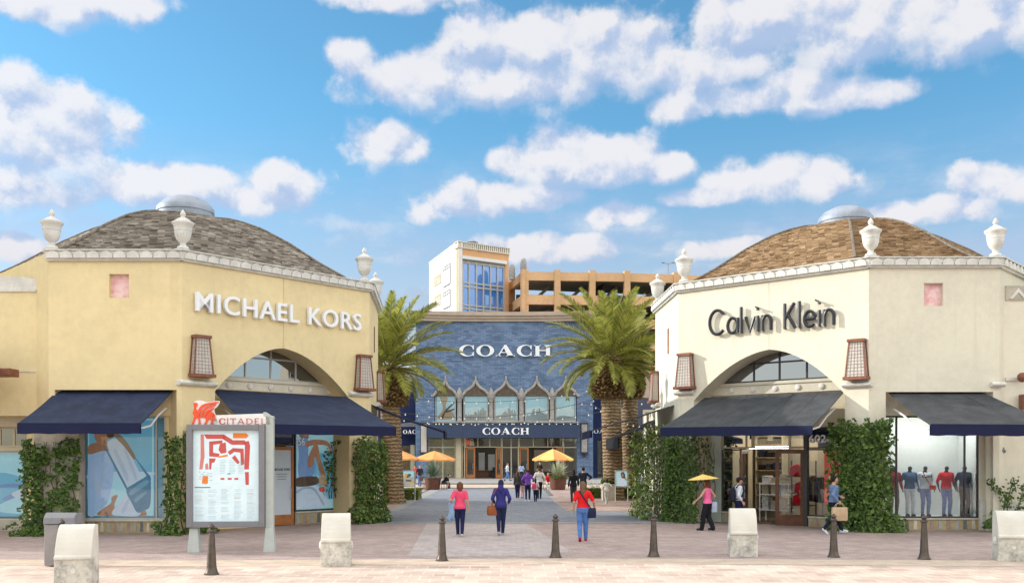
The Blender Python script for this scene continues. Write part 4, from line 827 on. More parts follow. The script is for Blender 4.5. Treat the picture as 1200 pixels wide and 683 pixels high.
ivy_thing('climbing_ivy', RC.pt(2.5, 0), 'sunlit pale ivy with white blossoms on the lane side of the right store', [(RC, .2, RC.L - .4, 0, 3.7, .02, .95, 0)], [M['ivy_light'], M['ivy'], M['flower']], GI, 4600, .09)
ivy_thing('climbing_ivy', RB.pt(0, 0), 'smooth clipped green ivy column left of the woman with the parasol', [(RB, -.4, 1.05, 0, 3.3, .02, .42, 0), (RC, RC.L - .5, RC.L + .3, 0, 3.4, .02, .4, 0), (RB, 1.0, 1.45, .5, 3.2, -.2, .05, .1)], [M['ivy']], GI, 5600, .075)
ivy_thing('climbing_ivy', RB.pt(RB.L, 0), 'broad leafy ivy column between shop entrance and mannequin window', [(RB, RB.L - 1.25, RB.L + .2, 0, 3.75, .02, .42, 0), (RA, -.25, .62, 0, 3.75, .02, .42, 0), (RA, .4, 1.0, 0, .7, .05, .45, 0)], [M['ivy']], GI, 6200, .09)
# sparse young vines by the right wall
vf = RA; vr = thing('climbing_ivy', RA.pt(4.5, 0), 'sparse young vine with bare stems right of the mannequin window', 'climbing plant', GI); st = MB(); lf = MB()
for (px, py, pts) in ((1180, 618, [(1176, 600), (1178, 580), (1166, 572), (1158, 562)]), (1181, 618, [(1180, 590), (1184, 573), (1188, 560)]), (1182, 618, [(1192, 600), (1196, 585), (1200, 566)]), (1176, 618, [(1168, 606), (1160, 600)]), (1184, 618, [(1196, 608), (1206, 590), (1210, 565)])):
    path = [RA.px(px, py, .12)] + [RA.px(a, b, .1) for a, b in pts]; st.tube(path, [.022 - .004 * i for i in range(len(path))], 5)
    for i in range(len(path) - 1):
        for k in range(34): leaf(lf, path[i].lerp(path[i + 1], rnd.random()) + Vector((rnd.gauss(0, .09), rnd.uniform(-.12, .03), rnd.gauss(0, .07))), (0, -1, .2), .075 * rnd.uniform(.6, 1.3))
for k in range(160): leaf(lf, RA.px(rnd.uniform(1152, 1176), 618, .2) + Vector((0, rnd.uniform(-.2, .1), abs(rnd.gauss(0, .16)))), (0, -1, .6), .09)
st.build('stem', M['stem'], vr); lf.build('foliage', M['ivy'], vr, fix=False)
# ================================================================== BRICK STORE AT THE END OF THE LANE
DC = 103.7
CF = Face(at(487, 0, DC), at(695, 0, DC)); cz = lambda y, o=0: CF.uv(600, y, o)[1]; cu_ = lambda x, o=0: CF.uv(x, 500, o)[0]
ch = thing('store_building', (4, 108, 0), 'tall blue brick store ending the lane, with ogee windows and white serif COACH lettering', 'store building')
zt = cz(377)
mb = MB(); wz0, wz1 = cz(495), cz(463); cols = [(510, 534), (543, 572), (579, 607), (615, 643), (651, 675)]
mb.fbox(CF, 0, cu_(509), cz(512), zt, -1, 0); mb.fbox(CF, cu_(676), CF.L, 0, zt, -1, 0); mb.fbox(CF, 0, cu_(502), 0, cz(512), -1, 0)
mb.fbox(CF, cu_(509), cu_(676), wz1, zt, -1, 0); mb.fbox(CF, cu_(509), cu_(676), cz(513), wz0, -1, 0)
mb.fbox(CF, cu_(693), CF.L, 0, zt, -16, -1); mb.fbox(CF, 0, cu_(489), 0, zt, -16, -1); mb.fbox(CF, 0, CF.L, 0, zt, -17, -16); mb.build('wall', M['brick_blue'], ch)
mb = MB(); mb.fbox(CF, .02, CF.L - .02, zt - .6, zt - .5, -16, -1); mb.build('flat_roof', M['stone_grey'], ch)
# concave cornice: stepped courses along a shallow arc, ends turning forward
cn = MB()
for (a, b, o) in ((zt + .02, zt + .30, .18), (zt + .30, zt + .60, .34), (zt + .60, zt + .88, .55), (zt + .88, zt + 1.02, .42)):
    N = 18; l0, l1 = [], []
    for i in range(N + 1):
        u = -.35 + (CF.L + .7) * i / N; bow = .9 * (2 * i / N - 1) ** 2; l0.append(CF.pt(u, a, o + bow)); l1.append(CF.pt(u, a, -1))
    up = Vector((0, 0, b - a)); cn.rings([[l1[i], l0[i], l0[i] + up, l1[i] + up] for i in range(N + 1)])
cn.build('cornice', M['cornice_tan'], ch)
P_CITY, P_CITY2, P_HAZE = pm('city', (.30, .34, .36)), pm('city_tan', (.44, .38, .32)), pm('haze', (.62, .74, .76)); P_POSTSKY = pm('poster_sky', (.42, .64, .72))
rnd2 = random.Random(3)
for k, (a, b) in enumerate(cols):
    u0, u1 = cu_(a), cu_(b)
    window(ch, CF, u0, u1, wz0 + .12, wz1, -.25, M['frame_pale'], [], [], .1, name='ogee_window')
    lay = [(P_POSTSKY, 0), (P_HAZE, [[(.0, .1), (1, .1), (1, .45), (.6, .6), (0, .5)]])]
    if k == 0: lay = [(P_POSTSKY, 0), (P_TAN, [sp_([(.05, .1), (.35, .5), (.2, .95), (.6, .95), (.5, .55), (.9, .35), (.9, .1)])]), (P_HAIR, [sp_([(.2, .1), (.45, .42), (.9, .75), (.95, .7), (.5, .36), (.35, .1)]), sp_([(.5, .4), (.95, .5), (.95, .45), (.55, .34)])])]
    elif k < 4:
        sk = []; x = .02
        while x < .96:
            wd = rnd2.uniform(.03, .07); h = (.28 + .25 * math.exp(-((x - (.7, .68, .5)[k - 1]) / .25) ** 2)) * rnd2.uniform(.7, 1.1); sk.append([(x, .02), (min(x + wd, .98), .02), (min(x + wd, .98), h), (x, h)]); x += wd
        if k == 2: sk.append([(.64, .02), (.72, .02), (.70, .58), (.685, .76), (.675, .76), (.66, .58)])
        lay += [(P_CITY2 if k < 3 else P_CITY, sk[::2]), (P_CITY, sk[1::2])]
    else: lay += [(P_CITY, [sp_([(.02, .02), (.02, .16), (.4, .22), (.98, .14), (.98, .02)])])]
    lb = ['poster of palm leaves in the first ogee window over the canopy', 'pale hazy skyline poster in the second ogee window over the canopy', 'skyline poster with a tall spire in the middle ogee window', 'grey skyline poster in the fourth ogee window over the canopy', 'plain blue sky poster in the ogee window below the right palm'][k]
    poster('window_poster', CF, u0 + .12, u1 - .12, wz0 + .2, wz1 - .1, -.5, lay, lb)
    # ogee hood: carved dark field with a pale double-curved moulding
    m_ = (u0 + u1) / 2; hw = (u1 - u0) / 2 + .42; z0 = cz(464); z1 = cz(445)
    og = [(1.0, 0), (.86, .03), (.76, .12), (.62, .30), (.45, .42), (.28, .53), (.14, .68), (.06, .84), (0, 1.0)]
    line = [(m_ - hw * x, z0 + (z1 - z0) * y) for x, y in og] + [(m_ + hw * x, z0 + (z1 - z0) * y) for x, y in og[::-1][1:]]
    f = MB(); f.fpoly(CF, line, .003, .10); hd = f.build('ogee_hood', M['ogee_dark'], ch)
    f = MB(); f.tube([CF.pt(u, z, .12) for u, z in line], .16, 6); f.ball(CF.pt(m_, z1 + .22, .12), (.12, .12, .25), 8, 6); f.build('hood_moulding', M['ogee'], hd, smooth=True)
for a, b in ((534.5, 542.5), (572.5, 578.5), (607.5, 614.5), (643.5, 650.5)):
    f = MB(); u0, u1 = cu_(a), cu_(b); c_ = CF.pt((u0 + u1) / 2, 0, .05); f.lathe([(.33, wz0), (.33, wz0 + .2), (.27, wz0 + .3), (.26, wz1 - .5), (.32, wz1 - .42), (.46, wz1 - .15), (.48, wz1 + .1), (.30, wz1 + .14), (.24, wz1 + .5), (.10, wz1 + .75), (.02, wz1 + .85)], (c_.x, c_.y, 0), 14); f.build('column', M['ogee'], ch, smooth=True)
f = MB(); f.fbox(CF, cu_(507), cu_(678), wz0 - .05, wz0 + .12, -.2, .3); f.build('window_sill', M['ogee'], ch)
# canopy with lettering
cm = MB(); cm.fbox(CF, cu_(502), cu_(677), cz(513), cz(498), -.2, 1.5); cp = cm.build('canopy', mat('slate_canopy', (.035, .055, .11), .7, .08, 1), ch)
def ell(cx, cy, a, b, t0, t1, n=26): return [(cx + a * math.cos(R(t0 + (t1 - t0) * i / n)), cy + b * math.sin(R(t0 + (t1 - t0) * i / n))) for i in range(n + 1)]
def gl_C():
    o = ell(.62, .5, .62, .52, 48, 312); i = ell(.70, .5, .40, .455, 42, 318)
    return 1.15, [o + i[::-1], [(1.03, .98), (1.10, .98), (1.10, .60), (1.06, .60), (.97, .80)], [(1.03, .02), (1.10, .02), (1.10, .38), (1.06, .38), (.97, .20)]]
def gl_O():
    o1 = ell(.66, .5, .66, .52, 90, 270); i1 = ell(.66, .5, .36, .455, 90, 270); o2 = ell(.66, .5, .66, .52, 270, 450); i2 = ell(.66, .5, .36, .455, 270, 450)
    return 1.32, [o1 + i1[::-1], o2 + i2[::-1]]
def gl_A(): return 1.42, [[(.12, 0), (.22, 0), (.70, .92), (.64, 1.02)], [(.62, 1.02), (.78, 1.02), (1.32, 0), (.90, 0), (.56, .84)], [(.34, .30), (1.0, .30), (.97, .37), (.37, .37)], [(0, 0), (.38, 0), (.38, .06), (0, .06)], [(.78, 0), (1.42, 0), (1.42, .06), (.78, .06)]]
def gl_H():
    s = [[(x, 0), (x + .30, 0), (x + .30, 1), (x, 1)] for x in (.10, .88)]; r = [[(x, y), (x + .50, y), (x + .50, y + .06), (x, y + .06)] for x in (0, .78) for y in (0, .94)]
    return 1.28, s + r + [[(.4, .47), (.88, .47), (.88, .55), (.4, .55)]]
def coach(fc, txt, u0, u1, z0, z1, o0, o1, parent, name='sign_lettering'):
    gl = {'C': gl_C, 'O': gl_O, 'A': gl_A, 'H': gl_H}; x = 0; it = []
    for c_ in txt: w_, p = gl[c_](); it.append((x, p)); x += w_ + .13
    sx = (u1 - u0) / (x - .13); sg = MB(); j = 0
    for x0, ps in it:
        for p in ps: j += 1; sg.fpoly(fc, [(u0 + (x0 + a) * sx, z0 + b * (z1 - z0)) for a, b in p], o0, o1 + .004 * (j % 3))
    return sg.build(name, M['letter_white'], parent)
coach(CF, 'COACH', cu_(538), cu_(646), cz(417.5), cz(404.5), .08, .3, ch)
coach(CF, 'COACH', cu_(565.5, 1.5), cu_(620, 1.5), cz(509, 1.5), cz(501, 1.5), 1.52, 1.62, cp)
for i in range(22):
    b = MB(); b.ball(CF.pt(cu_(504) + (cu_(676) - cu_(504)) * i / 21, cz(497.5) + .02, 1.4), .075, 8, 6); b.build('bulb', M['bulb'] if 'bulb' in M else M.setdefault('bulb', mat('warm_bulb', (.72, .68, .58), .4, 0, emit=.2)), cp, smooth=True)
# storefront below the canopy
SO_ = -.25; zz = lambda y: cz(y, SO_); ux = lambda x: cu_(x, SO_); zd1 = zz(524)
def cwin(a, b, z0=None, z1=None, **k): return window(ch, CF, ux(a), ux(b), zz(561) if z0 is None else z0, zz(512) if z1 is None else z1, SO_, M['frame_cream'], fw=.1, **k)
cwin(502, 534, trans=[zd1], mull=[ux(519)]); cwin(541, 545); cwin(588, 608, trans=[zd1], mull=[ux(599)]); cwin(660, 677, trans=[zd1])
window(ch, CF, ux(545), ux(588), zd1, zz(512), SO_, M['frame_cream'], [ux(560), ux(574)], [], .1, name='transom_window'); window(ch, CF, ux(608), ux(660), zd1, zz(512), SO_, M['frame_cream'], [ux(625), ux(642)], [], .1, name='transom_window')
f = MB(); f.fbox(CF, ux(534.5), ux(540.5), 0, zz(512), -.9, .05); f.build('pilaster', M['frame_cream'], ch)
for a, s in ((546, 1), (581, 1), (608.5, 1), (652, 1)):
    p0 = CF.pt(ux(a), 0, SO_); p1 = CF.pt(ux(a + (11 if a in (546, 608.5) else 7)), 0, SO_ + .35)
    df = Face(p0, p1); d = MB(); L_ = df.L; w_ = .17
    d.fbox(df, 0, w_, .16, zd1, -.04, .04); d.fbox(df, L_ - w_, L_, .16, zd1, -.04, .04); d.fbox(df, w_, L_ - w_, zd1 - .2, zd1, -.037, .037); d.fbox(df, w_, L_ - w_, .16, .55, -.037, .037); dd = d.build('shop_door', M['wood_orange'], ch)
    g = MB(); g.fbox(df, w_ - .01, L_ - w_ + .01, .54, zd1 - .19, -.008, .008); g.build('pane', M['glass'], dd); h = MB(); h.tube([df.pt(L_ - w_ - .05, 1.2, .04), df.pt(L_ - w_ - .05, 1.2, .13), df.pt(L_ - w_ - .05, 1.75, .13), df.pt(L_ - w_ - .05, 1.75, .04)], .025, 6); h.build('handle', M['cap_metal'], dd)
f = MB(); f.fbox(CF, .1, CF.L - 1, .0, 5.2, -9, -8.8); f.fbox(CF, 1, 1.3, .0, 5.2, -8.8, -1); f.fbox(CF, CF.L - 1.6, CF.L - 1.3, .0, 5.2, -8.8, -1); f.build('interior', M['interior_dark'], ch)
f = MB(); f.fbox(CF, 1, CF.L - 1.2, 5.2, 5.3, -9, -1); f.fbox(CF, 1, CF.L - 1.2, .141, .16, -8.8, -.3); f.build('shop_floor', M['floor'], ch)
for i in range(4): f = MB(); f.fbox(CF, 3 + i * 4, 5 + i * 4, 5.08, 5.16, -5, -3.4); f.build('ceiling_lamp', M['lamp_soft'], ch)
# window displays: lit white panels, plinths with bags
for a, b, y0, y1, o, c_ in ((561, 568, 530, 552, -4, 'interior_pale'), (572, 580, 532, 552, -4, 'interior_pale'), (503, 533, 515, 560, -1.6, 'frame_cream'), (589, 607, 518, 560, -3, 'interior_dark'), (626, 645, 527, 552, -4, 'interior')):
    f = MB(); f.fbox(CF, cu_(a, o), cu_(b, o), cz(y1, o), cz(y0, o), o - .1, o); tag(f.build('showcase', M[c_], None, loc=tuple(CF.pt(cu_(a, o), cz(y1, o), o))), {561: 'tall white showcase board inside the brick store entrance', 572: 'second white showcase board inside the brick store entrance, right one', 503: 'cream display wall in the window behind the left orange umbrella', 589: 'dark partition between the two brick store doors', 626: 'tan showcase board behind the right orange umbrella'}[a], 'showcase')
dp = [('red', 549, 516, .5, 'red bag on the high shelf over the first brown door'), ('red', 545.5, 517, .45, 'second red bag on the high shelf, left of its neighbour'), ('tan', 553, 517, .5, 'tan bag on the high shelf over the first brown door')]
for c_, px, py, s, lb in dp:
    p = CF.pt(cu_(px, -.7), cz(py + 5, -.7), -.7); b = MB(); b.lathe([(s * .5, 0), (s * .55, s * .3), (s * .42, s * .8), (s * .3, s)], p, 10, 1, .5); b.tube([p + Vector((s * .3 * math.cos(R(a)), 0, s + s * .45 * math.sin(R(a)))) for a in range(0, 181, 20)], .035, 5)
    tag(b.build('handbag', {'red': P_RED, 'tan': P_TAN}[c_], None, loc=tuple(p), smooth=True), lb, 'handbag', 'bags on the shelf over the door')
f = MB(); f.fbox(CF, ux(545), ux(588), zd1 + .02, zd1 + .06, -1.3, -.35); f.build('shelf', M['frame_cream'], ch)
for k, (px, w_) in enumerate(((551, 2.2), (574, 1.6), (590, 2.0))):
    b = MB(); o = -3.2; x0 = cu_(px, o); b.fbox(CF, x0, x0 + w_, .9, 1.0, o - .6, o + .6); b.fbox(CF, x0 + .1, x0 + w_ - .1, .16, .9, o - .4, o + .4); b.fbox(CF, x0 + .3, x0 + .75, 1.0, 1.35, o - .2, o + .2)
    tag(b.build('display_table', M['interior_dark'] if k else M['wood_brown'], None, loc=tuple(CF.pt(x0, .16, o)), bevel=.02), ['brown display table inside the first brick store door', 'dark display table inside the brick store, below the white panels', 'dark display table behind the glass between the two brown doors'][k], 'display table')
for px, lb in ((484.5 + 0, 0), (684.5, 1)):
    o = .02; u, z = cu_(px if px > 600 else 497), cz(537 if px < 600 else 533); b = MB(); z = cz(528); b.fbox(CF, u - .38, u + .38, z - .2, z + 2.9, o, .15); b.fbox(CF, u - .42, u + .42, z + 2.9, z + 3.05, o, .5); b.fbox(CF, u - .42, u + .42, z - .3, z - .15, o, .5)
    a = b.build('wall_lantern', M['frame_dark'], ch); g = MB(); g.fbox(CF, u - .3, u + .3, z - .14, z + 2.88, .15, .42); g.build('lantern_pane', M['lattice_pane'] if px < 600 else M['ogee'], a); k_ = MB(); k_.ball(CF.pt(u, z - .5, .25), .16, 8, 6); k_.build('finial', M['frame_dark'], a, smooth=True)

# ---- recessed dark blue stores left and right of it
ln = thing('store_building', (-12, 106, 0), 'dark navy store left of the brick store, grey awning', 'store building')
NF = Face(at(425, 0, 106), at(489, 0, 106)); nz = lambda y, o=0: NF.uv(460, y, o)[1]; nu_ = lambda x, o=0: NF.uv(x, 500, o)[0]
mb = MB(); mb.fbox(NF, -12, NF.L, nz(521), nz(447), -1, 0); mb.fbox(NF, -12, nu_(462), 0, nz(521), -1, 0); mb.build('wall', M['navy_wall'], ln); mb = MB(); mb.fbox(NF, -12, NF.L, 0, nz(447), -12, -11); mb.build('back_wall', M['navy_wall'], ln)
mb = MB(); mb.fbox(NF, -12, NF.L - .02, nz(447), nz(438), -1.2, .15); mb.build('parapet', M['stone_grey'], ln)
mb = MB(); mb.fbox(NF, nu_(481), nu_(486), 0, nz(521), -1, .1); mb.build('pilaster', M['frame_cream'], ln)
window(ln, NF, nu_(462), nu_(481), .5, nz(521), -.3, M['frame_dark'], [nu_(471)], [nz(528)], .1); f = MB(); f.fbox(NF, nu_(460), nu_(486), 0, nz(521), -2.6, -2.5); f.build('interior', mat('warm_display_wall', (.30, .16, .07), .7, .4, .8), ln)
aw2 = awning(ln, NF.pt(nu_(462), nz(497), .02), NF.pt(nu_(488), nz(494), .02), NF.pt(nu_(464, 1.6), nz(500, 1.6), 1.6), NF.pt(nu_(488, 1.6), nz(500, 1.6), 1.6), .9, M['grey_metal'], M['navy_face'], arms=False)
coach(NF, 'OACH', nu_(472.5, 1.66), nu_(492.5, 1.66), nz(508, 1.66), nz(503.5, 1.66), 1.68, 1.75, aw2)
rn = thing('store_building', (16, 108, 0), 'recessed blue store right of the brick store behind the palms', 'store building')
RF = Face(at(694, 0, 107), at(860, 0, 107)); rz = lambda y: RF.uv(720, y)[1]; ru = lambda x: RF.uv(x, 500)[0]
mb = MB(); mb.fbox(RF, 0, ru(700), 0, rz(470), -1, 0); mb.fbox(RF, ru(700), ru(712), rz(515), rz(440), -1, 0); mb.fbox(RF, ru(712), ru(722), 0, rz(440), -1, 0); mb.fbox(RF, 0, ru(700), rz(470), rz(440), -1, 0); mb.build('wall', M['navy_wall'], rn)
mb = MB(); mb.fbox(RF, ru(722), ru(739), 0, rz(440), -1, .3); mb.build('pilaster', M['brick_blue'], rn)
mb = MB(); mb.fbox(RF, ru(739), RF.L, 0, rz(466), -1, .05); mb.build('wall', mat('slate_stucco', (.075, .085, .125), .85, .1, .5), rn)
mb = MB(); mb.fbox(RF, ru(739), RF.L, rz(466), rz(440), -1, .1); mb.fbox(RF, 0, ru(739), rz(440), rz(436), -1, .4); mb.build('parapet', M['cornice_tan'], rn)
mb = MB(); mb.fbox(RF, 0, RF.L, 0, rz(440), -14, -13); mb.build('wall', M['navy_wall'], rn)
window(rn, RF, ru(753), ru(775), rz(521), rz(480), .15, M['frame_cream'], [ru(764)], [], .25, M['glass_dark']); window(rn, RF, ru(744), ru(780), .6, rz(528), .12, M['frame_dark'], [ru(756)], [], .12, M['glass_dark'])
mb = MB(); mb.fbox(RF, ru(698), ru(726), 0, rz(515), -3, -2.9); mb.build('interior', M['interior'], rn); window(rn, RF, ru(700), ru(712), .5, rz(515), -.3, M['frame_dark'], [ru(706)], [], .08)
coach(RF, 'COACH', ru(690.5) + .0, ru(719), rz(507.5), rz(503), .05, .12, rn)
f = MB(); f.fbox(RF, ru(739), ru(752), .1, rz(552), .4, .6); tag(f.build('notice_panel', M['white_paint'], None, loc=tuple(RF.pt(ru(745), 0, .5))), 'low white hoarding panel behind the right sign stand', 'panel')

# ================================================================== WHITE TOWER AND PARKING GARAGE
M['cream_parapet'] = mat('cream_parapet', (.72, .66, .55), .8, .06, .8)
DT = 134.0
tw = thing('office_tower', (-8, 142, 0), 'white and orange tower block with tall blue glass bay behind the brick store', 'tower')
t0, t1, t2 = at(503, 0, 149), at(537, 0, DT), at(596, 0, DT + 4.5)
TS, TF = Face(t0, t1), Face(t1, t2); tz = lambda y: TF.uv(560, y)[1]
ztop = TF.uv(538, 284)[1]
t3 = t2 + (t0 - t1); T2_, T3_ = Face(t2, t3), Face(t3, t0)
mb = MB(); mb.fbox(TS, 0, TS.L, 0, ztop, -.6, 0); mb.fbox(T3_, 0, T3_.L, 0, ztop, -.6, 0); mb.build('wall', M['tower_white'], tw)
mb = MB(); tu = lambda x, y=350: TF.uv(x, y)[0]
b0, b1, bz1 = tu(542), tu(592), tz(303)
mb.fbox(TF, .02, b0, 0, ztop - .8, -.6, 0); mb.fbox(TF, b1, TF.L, 0, ztop - .8, -.6, 0); mb.fbox(TF, b0, b1, bz1, ztop - .8, -.6, 0); mb.fbox(T2_, 0, T2_.L, 0, ztop - 1.2, -.6, 0); mb.build('bay_surround', M['tower_orange'], tw)
mb = MB(); mb.poly([p + Vector((0, 0, 0)) if False else Vector((p.x, p.y, ztop - 1.3)) for p in (t0, t1, t2, t3)]); mb.build('flat_roof', M['stone_grey'], tw)
mb = MB(); mb.fbox(TF, -.15, TF.L + .1, ztop - .8, ztop - .66, -1, .2); mb.fbox(TF, -.15, TF.L + .1, ztop + .03, ztop + .15, -1, .2); mb.fbox(T2_, 0, T2_.L, ztop - 1.2, ztop + .2, -.6, .1)
for i in range(26): u = -.1 + (TF.L + .1) * i / 25; mb.fbox(TF, u, u + .2, ztop - .66, ztop + .03, -.2, .12)
mb.fbox(TF, 0, TF.L, ztop - .66, ztop + .03, -1.0, -.22); mb.fbox(TS, 0, TS.L - .1, ztop + .003, ztop + .25, -.6, .05); mb.build('parapet', M['cream_parapet'], tw)
mb = MB(); mb.fbox(TF, b0 - .1, b1 + .1, bz1 - .35, bz1 + .1, 0, .35); mb.build('bay_head', M['tower_white'], tw)
window(tw, TF, b0, b1, tz(380), bz1 - .35, -.3, M['frame_pale'], [b0 + (b1 - b0) * i / 6 for i in range(1, 6)], [tz(309), tz(332.5), tz(337), tz(358.5), tz(362.5)], .22, M['glass_blue'], 'glass_bay', .35)
for (a, b, y0, y1) in ((509, 517, 323, 334), (509, 517, 346, 359)):
    u0, u1 = TS.uv(a, 330)[0], TS.uv(b, 330)[0]; f = MB(); f.fbox(TS, u0, u1, TS.uv(513, y1)[1], TS.uv(513, y0)[1], .002, .03); f.build('balcony_opening', M['tower_orange'], tw)
    f = MB(); f.fbox(TS, u0 + .5, u1, TS.uv(513, y1)[1] + .05, TS.uv(513, y0)[1] - .3, .032, .06); f.build('balcony_back', M['stone_grey'], tw)
for y0, y1 in ((311, 335), (341, 361)):
    window(tw, TS, TS.uv(520, 330)[0], TS.uv(528, 330)[0], TS.uv(524, y1)[1], TS.uv(524, y0)[1], .06, M['grey_metal'], [TS.uv(522.7, 330)[0], TS.uv(525.3, 330)[0]], [TS.uv(524, y0 + 4)[1]], .13, M['tower_white'], 'grid_window')
f = MB(); q = TF.pt(4, ztop + .3, -3); f.lathe([(.6, 0), (.5, .5), (.9, .7), (.1, 1.1)], q, 10); f.build('roof_vent', M['cap_metal'], tw)

pg_ = thing('parking_garage', (22, 150, 0), 'orange open parking garage with ramps and dark floors behind the right palms', 'parking garage')
g0, g1, g2 = at(596, 0, 142), at(612, 0, 133), at(735, 0, 134); g3 = at(905, 0, 137.5)
GA, GB, GC = Face(g0, g1), Face(g1, g2), Face(g2, g3)
zb = lambda y: GB.uv(670, y)[1]
lev = [(zb(329), zb(319)), (zb(357), zb(346)), (zb(384), zb(373)), (zb(411), zb(400)), (zb(438), zb(427)), (zb(465), zb(454))]
mb = MB()
for fc in (GA, GB, GC):
    for a, b in lev: mb.fbox(fc, 0, fc.L, a, b, -.5, 0)
    n = {GA: 1, GB: 3, GC: 3}[fc]
    for i in range(n + 1): u = fc.L * i / n; mb.fbox(fc, max(u - .42, -.05), min(u + .42, fc.L + .05), 0, lev[0][1] + .3, -.9, .18)
mb.build('facade', M['garage'], pg_)
mb = MB()
for a, b in lev:
    z = a + .3; mb.prism([p + Vector((0, 0, z)) for p in (GA.pt(0, 0, -.4), GB.pt(0, 0, -.4), GC.pt(0, 0, -.4), GC.pt(GC.L, 0, -.4), GC.pt(GC.L, 0, -25), GA.pt(0, 0, -25))], [p + Vector((0, 0, z + .35)) for p in (GA.pt(0, 0, -.4), GB.pt(0, 0, -.4), GC.pt(0, 0, -.4), GC.pt(GC.L, 0, -.4), GC.pt(GC.L, 0, -25), GA.pt(0, 0, -25))])
mb.build('floor_slab', M['garage_floor'], pg_)
mb = MB()
for k in range(5):
    z0, z1 = lev[k + 1][0] + .6, lev[k][0] + .3
    for fc, i, n in ((GB, 0, 3), (GB, 1, 3), (GB, 2, 3), (GC, 0, 3), (GC, 1, 3)):
        u0, u1 = fc.L * i / n + .6, fc.L * (i + 1) / n - .6
        mb.fpoly(fc, [(u0, z0 - .2), (u0 + (u1 - u0) * .2, z0 - .2), (u1, z1 - .5), (u1, z1)], -5.5, -5)
mb.build('ramp', M['garage_floor'], pg_)
mb = MB()
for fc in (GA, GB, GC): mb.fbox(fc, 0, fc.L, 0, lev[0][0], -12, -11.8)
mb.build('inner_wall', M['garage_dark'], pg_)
for px, py in ((600, 318), (613.5, 311)):
    q = at(px, py + 10, 134); f = MB(); f.lathe([(.40, 0), (.46, .8), (.42, 1.6), (.3, 2.0), (.1, 2.2)], q, 12); f.build('corner_finial', M['ogee'], pg_, smooth=True)
lp = thing('lamp_post', at(783, 320, 139), 'thin twin-armed lamp post on the garage roof', 'lamp post'); q = at(783, 321, 139); f = MB(); f.tube([q, q + Vector((0, 0, 1.5))], .05, 6); f.tube([q + Vector((-.6, 0, 1.6)), q + Vector((0, 0, 1.45)), q + Vector((.6, 0, 1.6))], .04, 6); f.build('pole', M['grey_metal'], lp)
for s in (-1, 1): f = MB(); c_ = q + Vector((s * .75, 0, 1.62)); f.box(c_.x - .2, c_.x + .2, c_.y - .12, c_.y + .12, c_.z - .06, c_.z + .06); f.build('lamp_head', M['grey_metal'], lp)
lp = thing('lamp_post', at(721, 560, 100), 'tall post with a wide dark bowl lamp above the right palm', 'lamp post'); q = at(721, 352, 100); f = MB(); f.tube([(q.x, q.y, 0), (q.x, q.y, q.z - .5)], .14, 8); f.build('pole', M['grey_metal'], lp)
f = MB(); f.lathe([(.2, -2), (.5, -1.8), (1.0, -.9), (1.6, -.2), (1.75, .1), (1.7, .25), (.3, .5)], (q.x, q.y, q.z), 16); f.build('lamp_bowl', M['frame_dark'], lp, smooth=True)
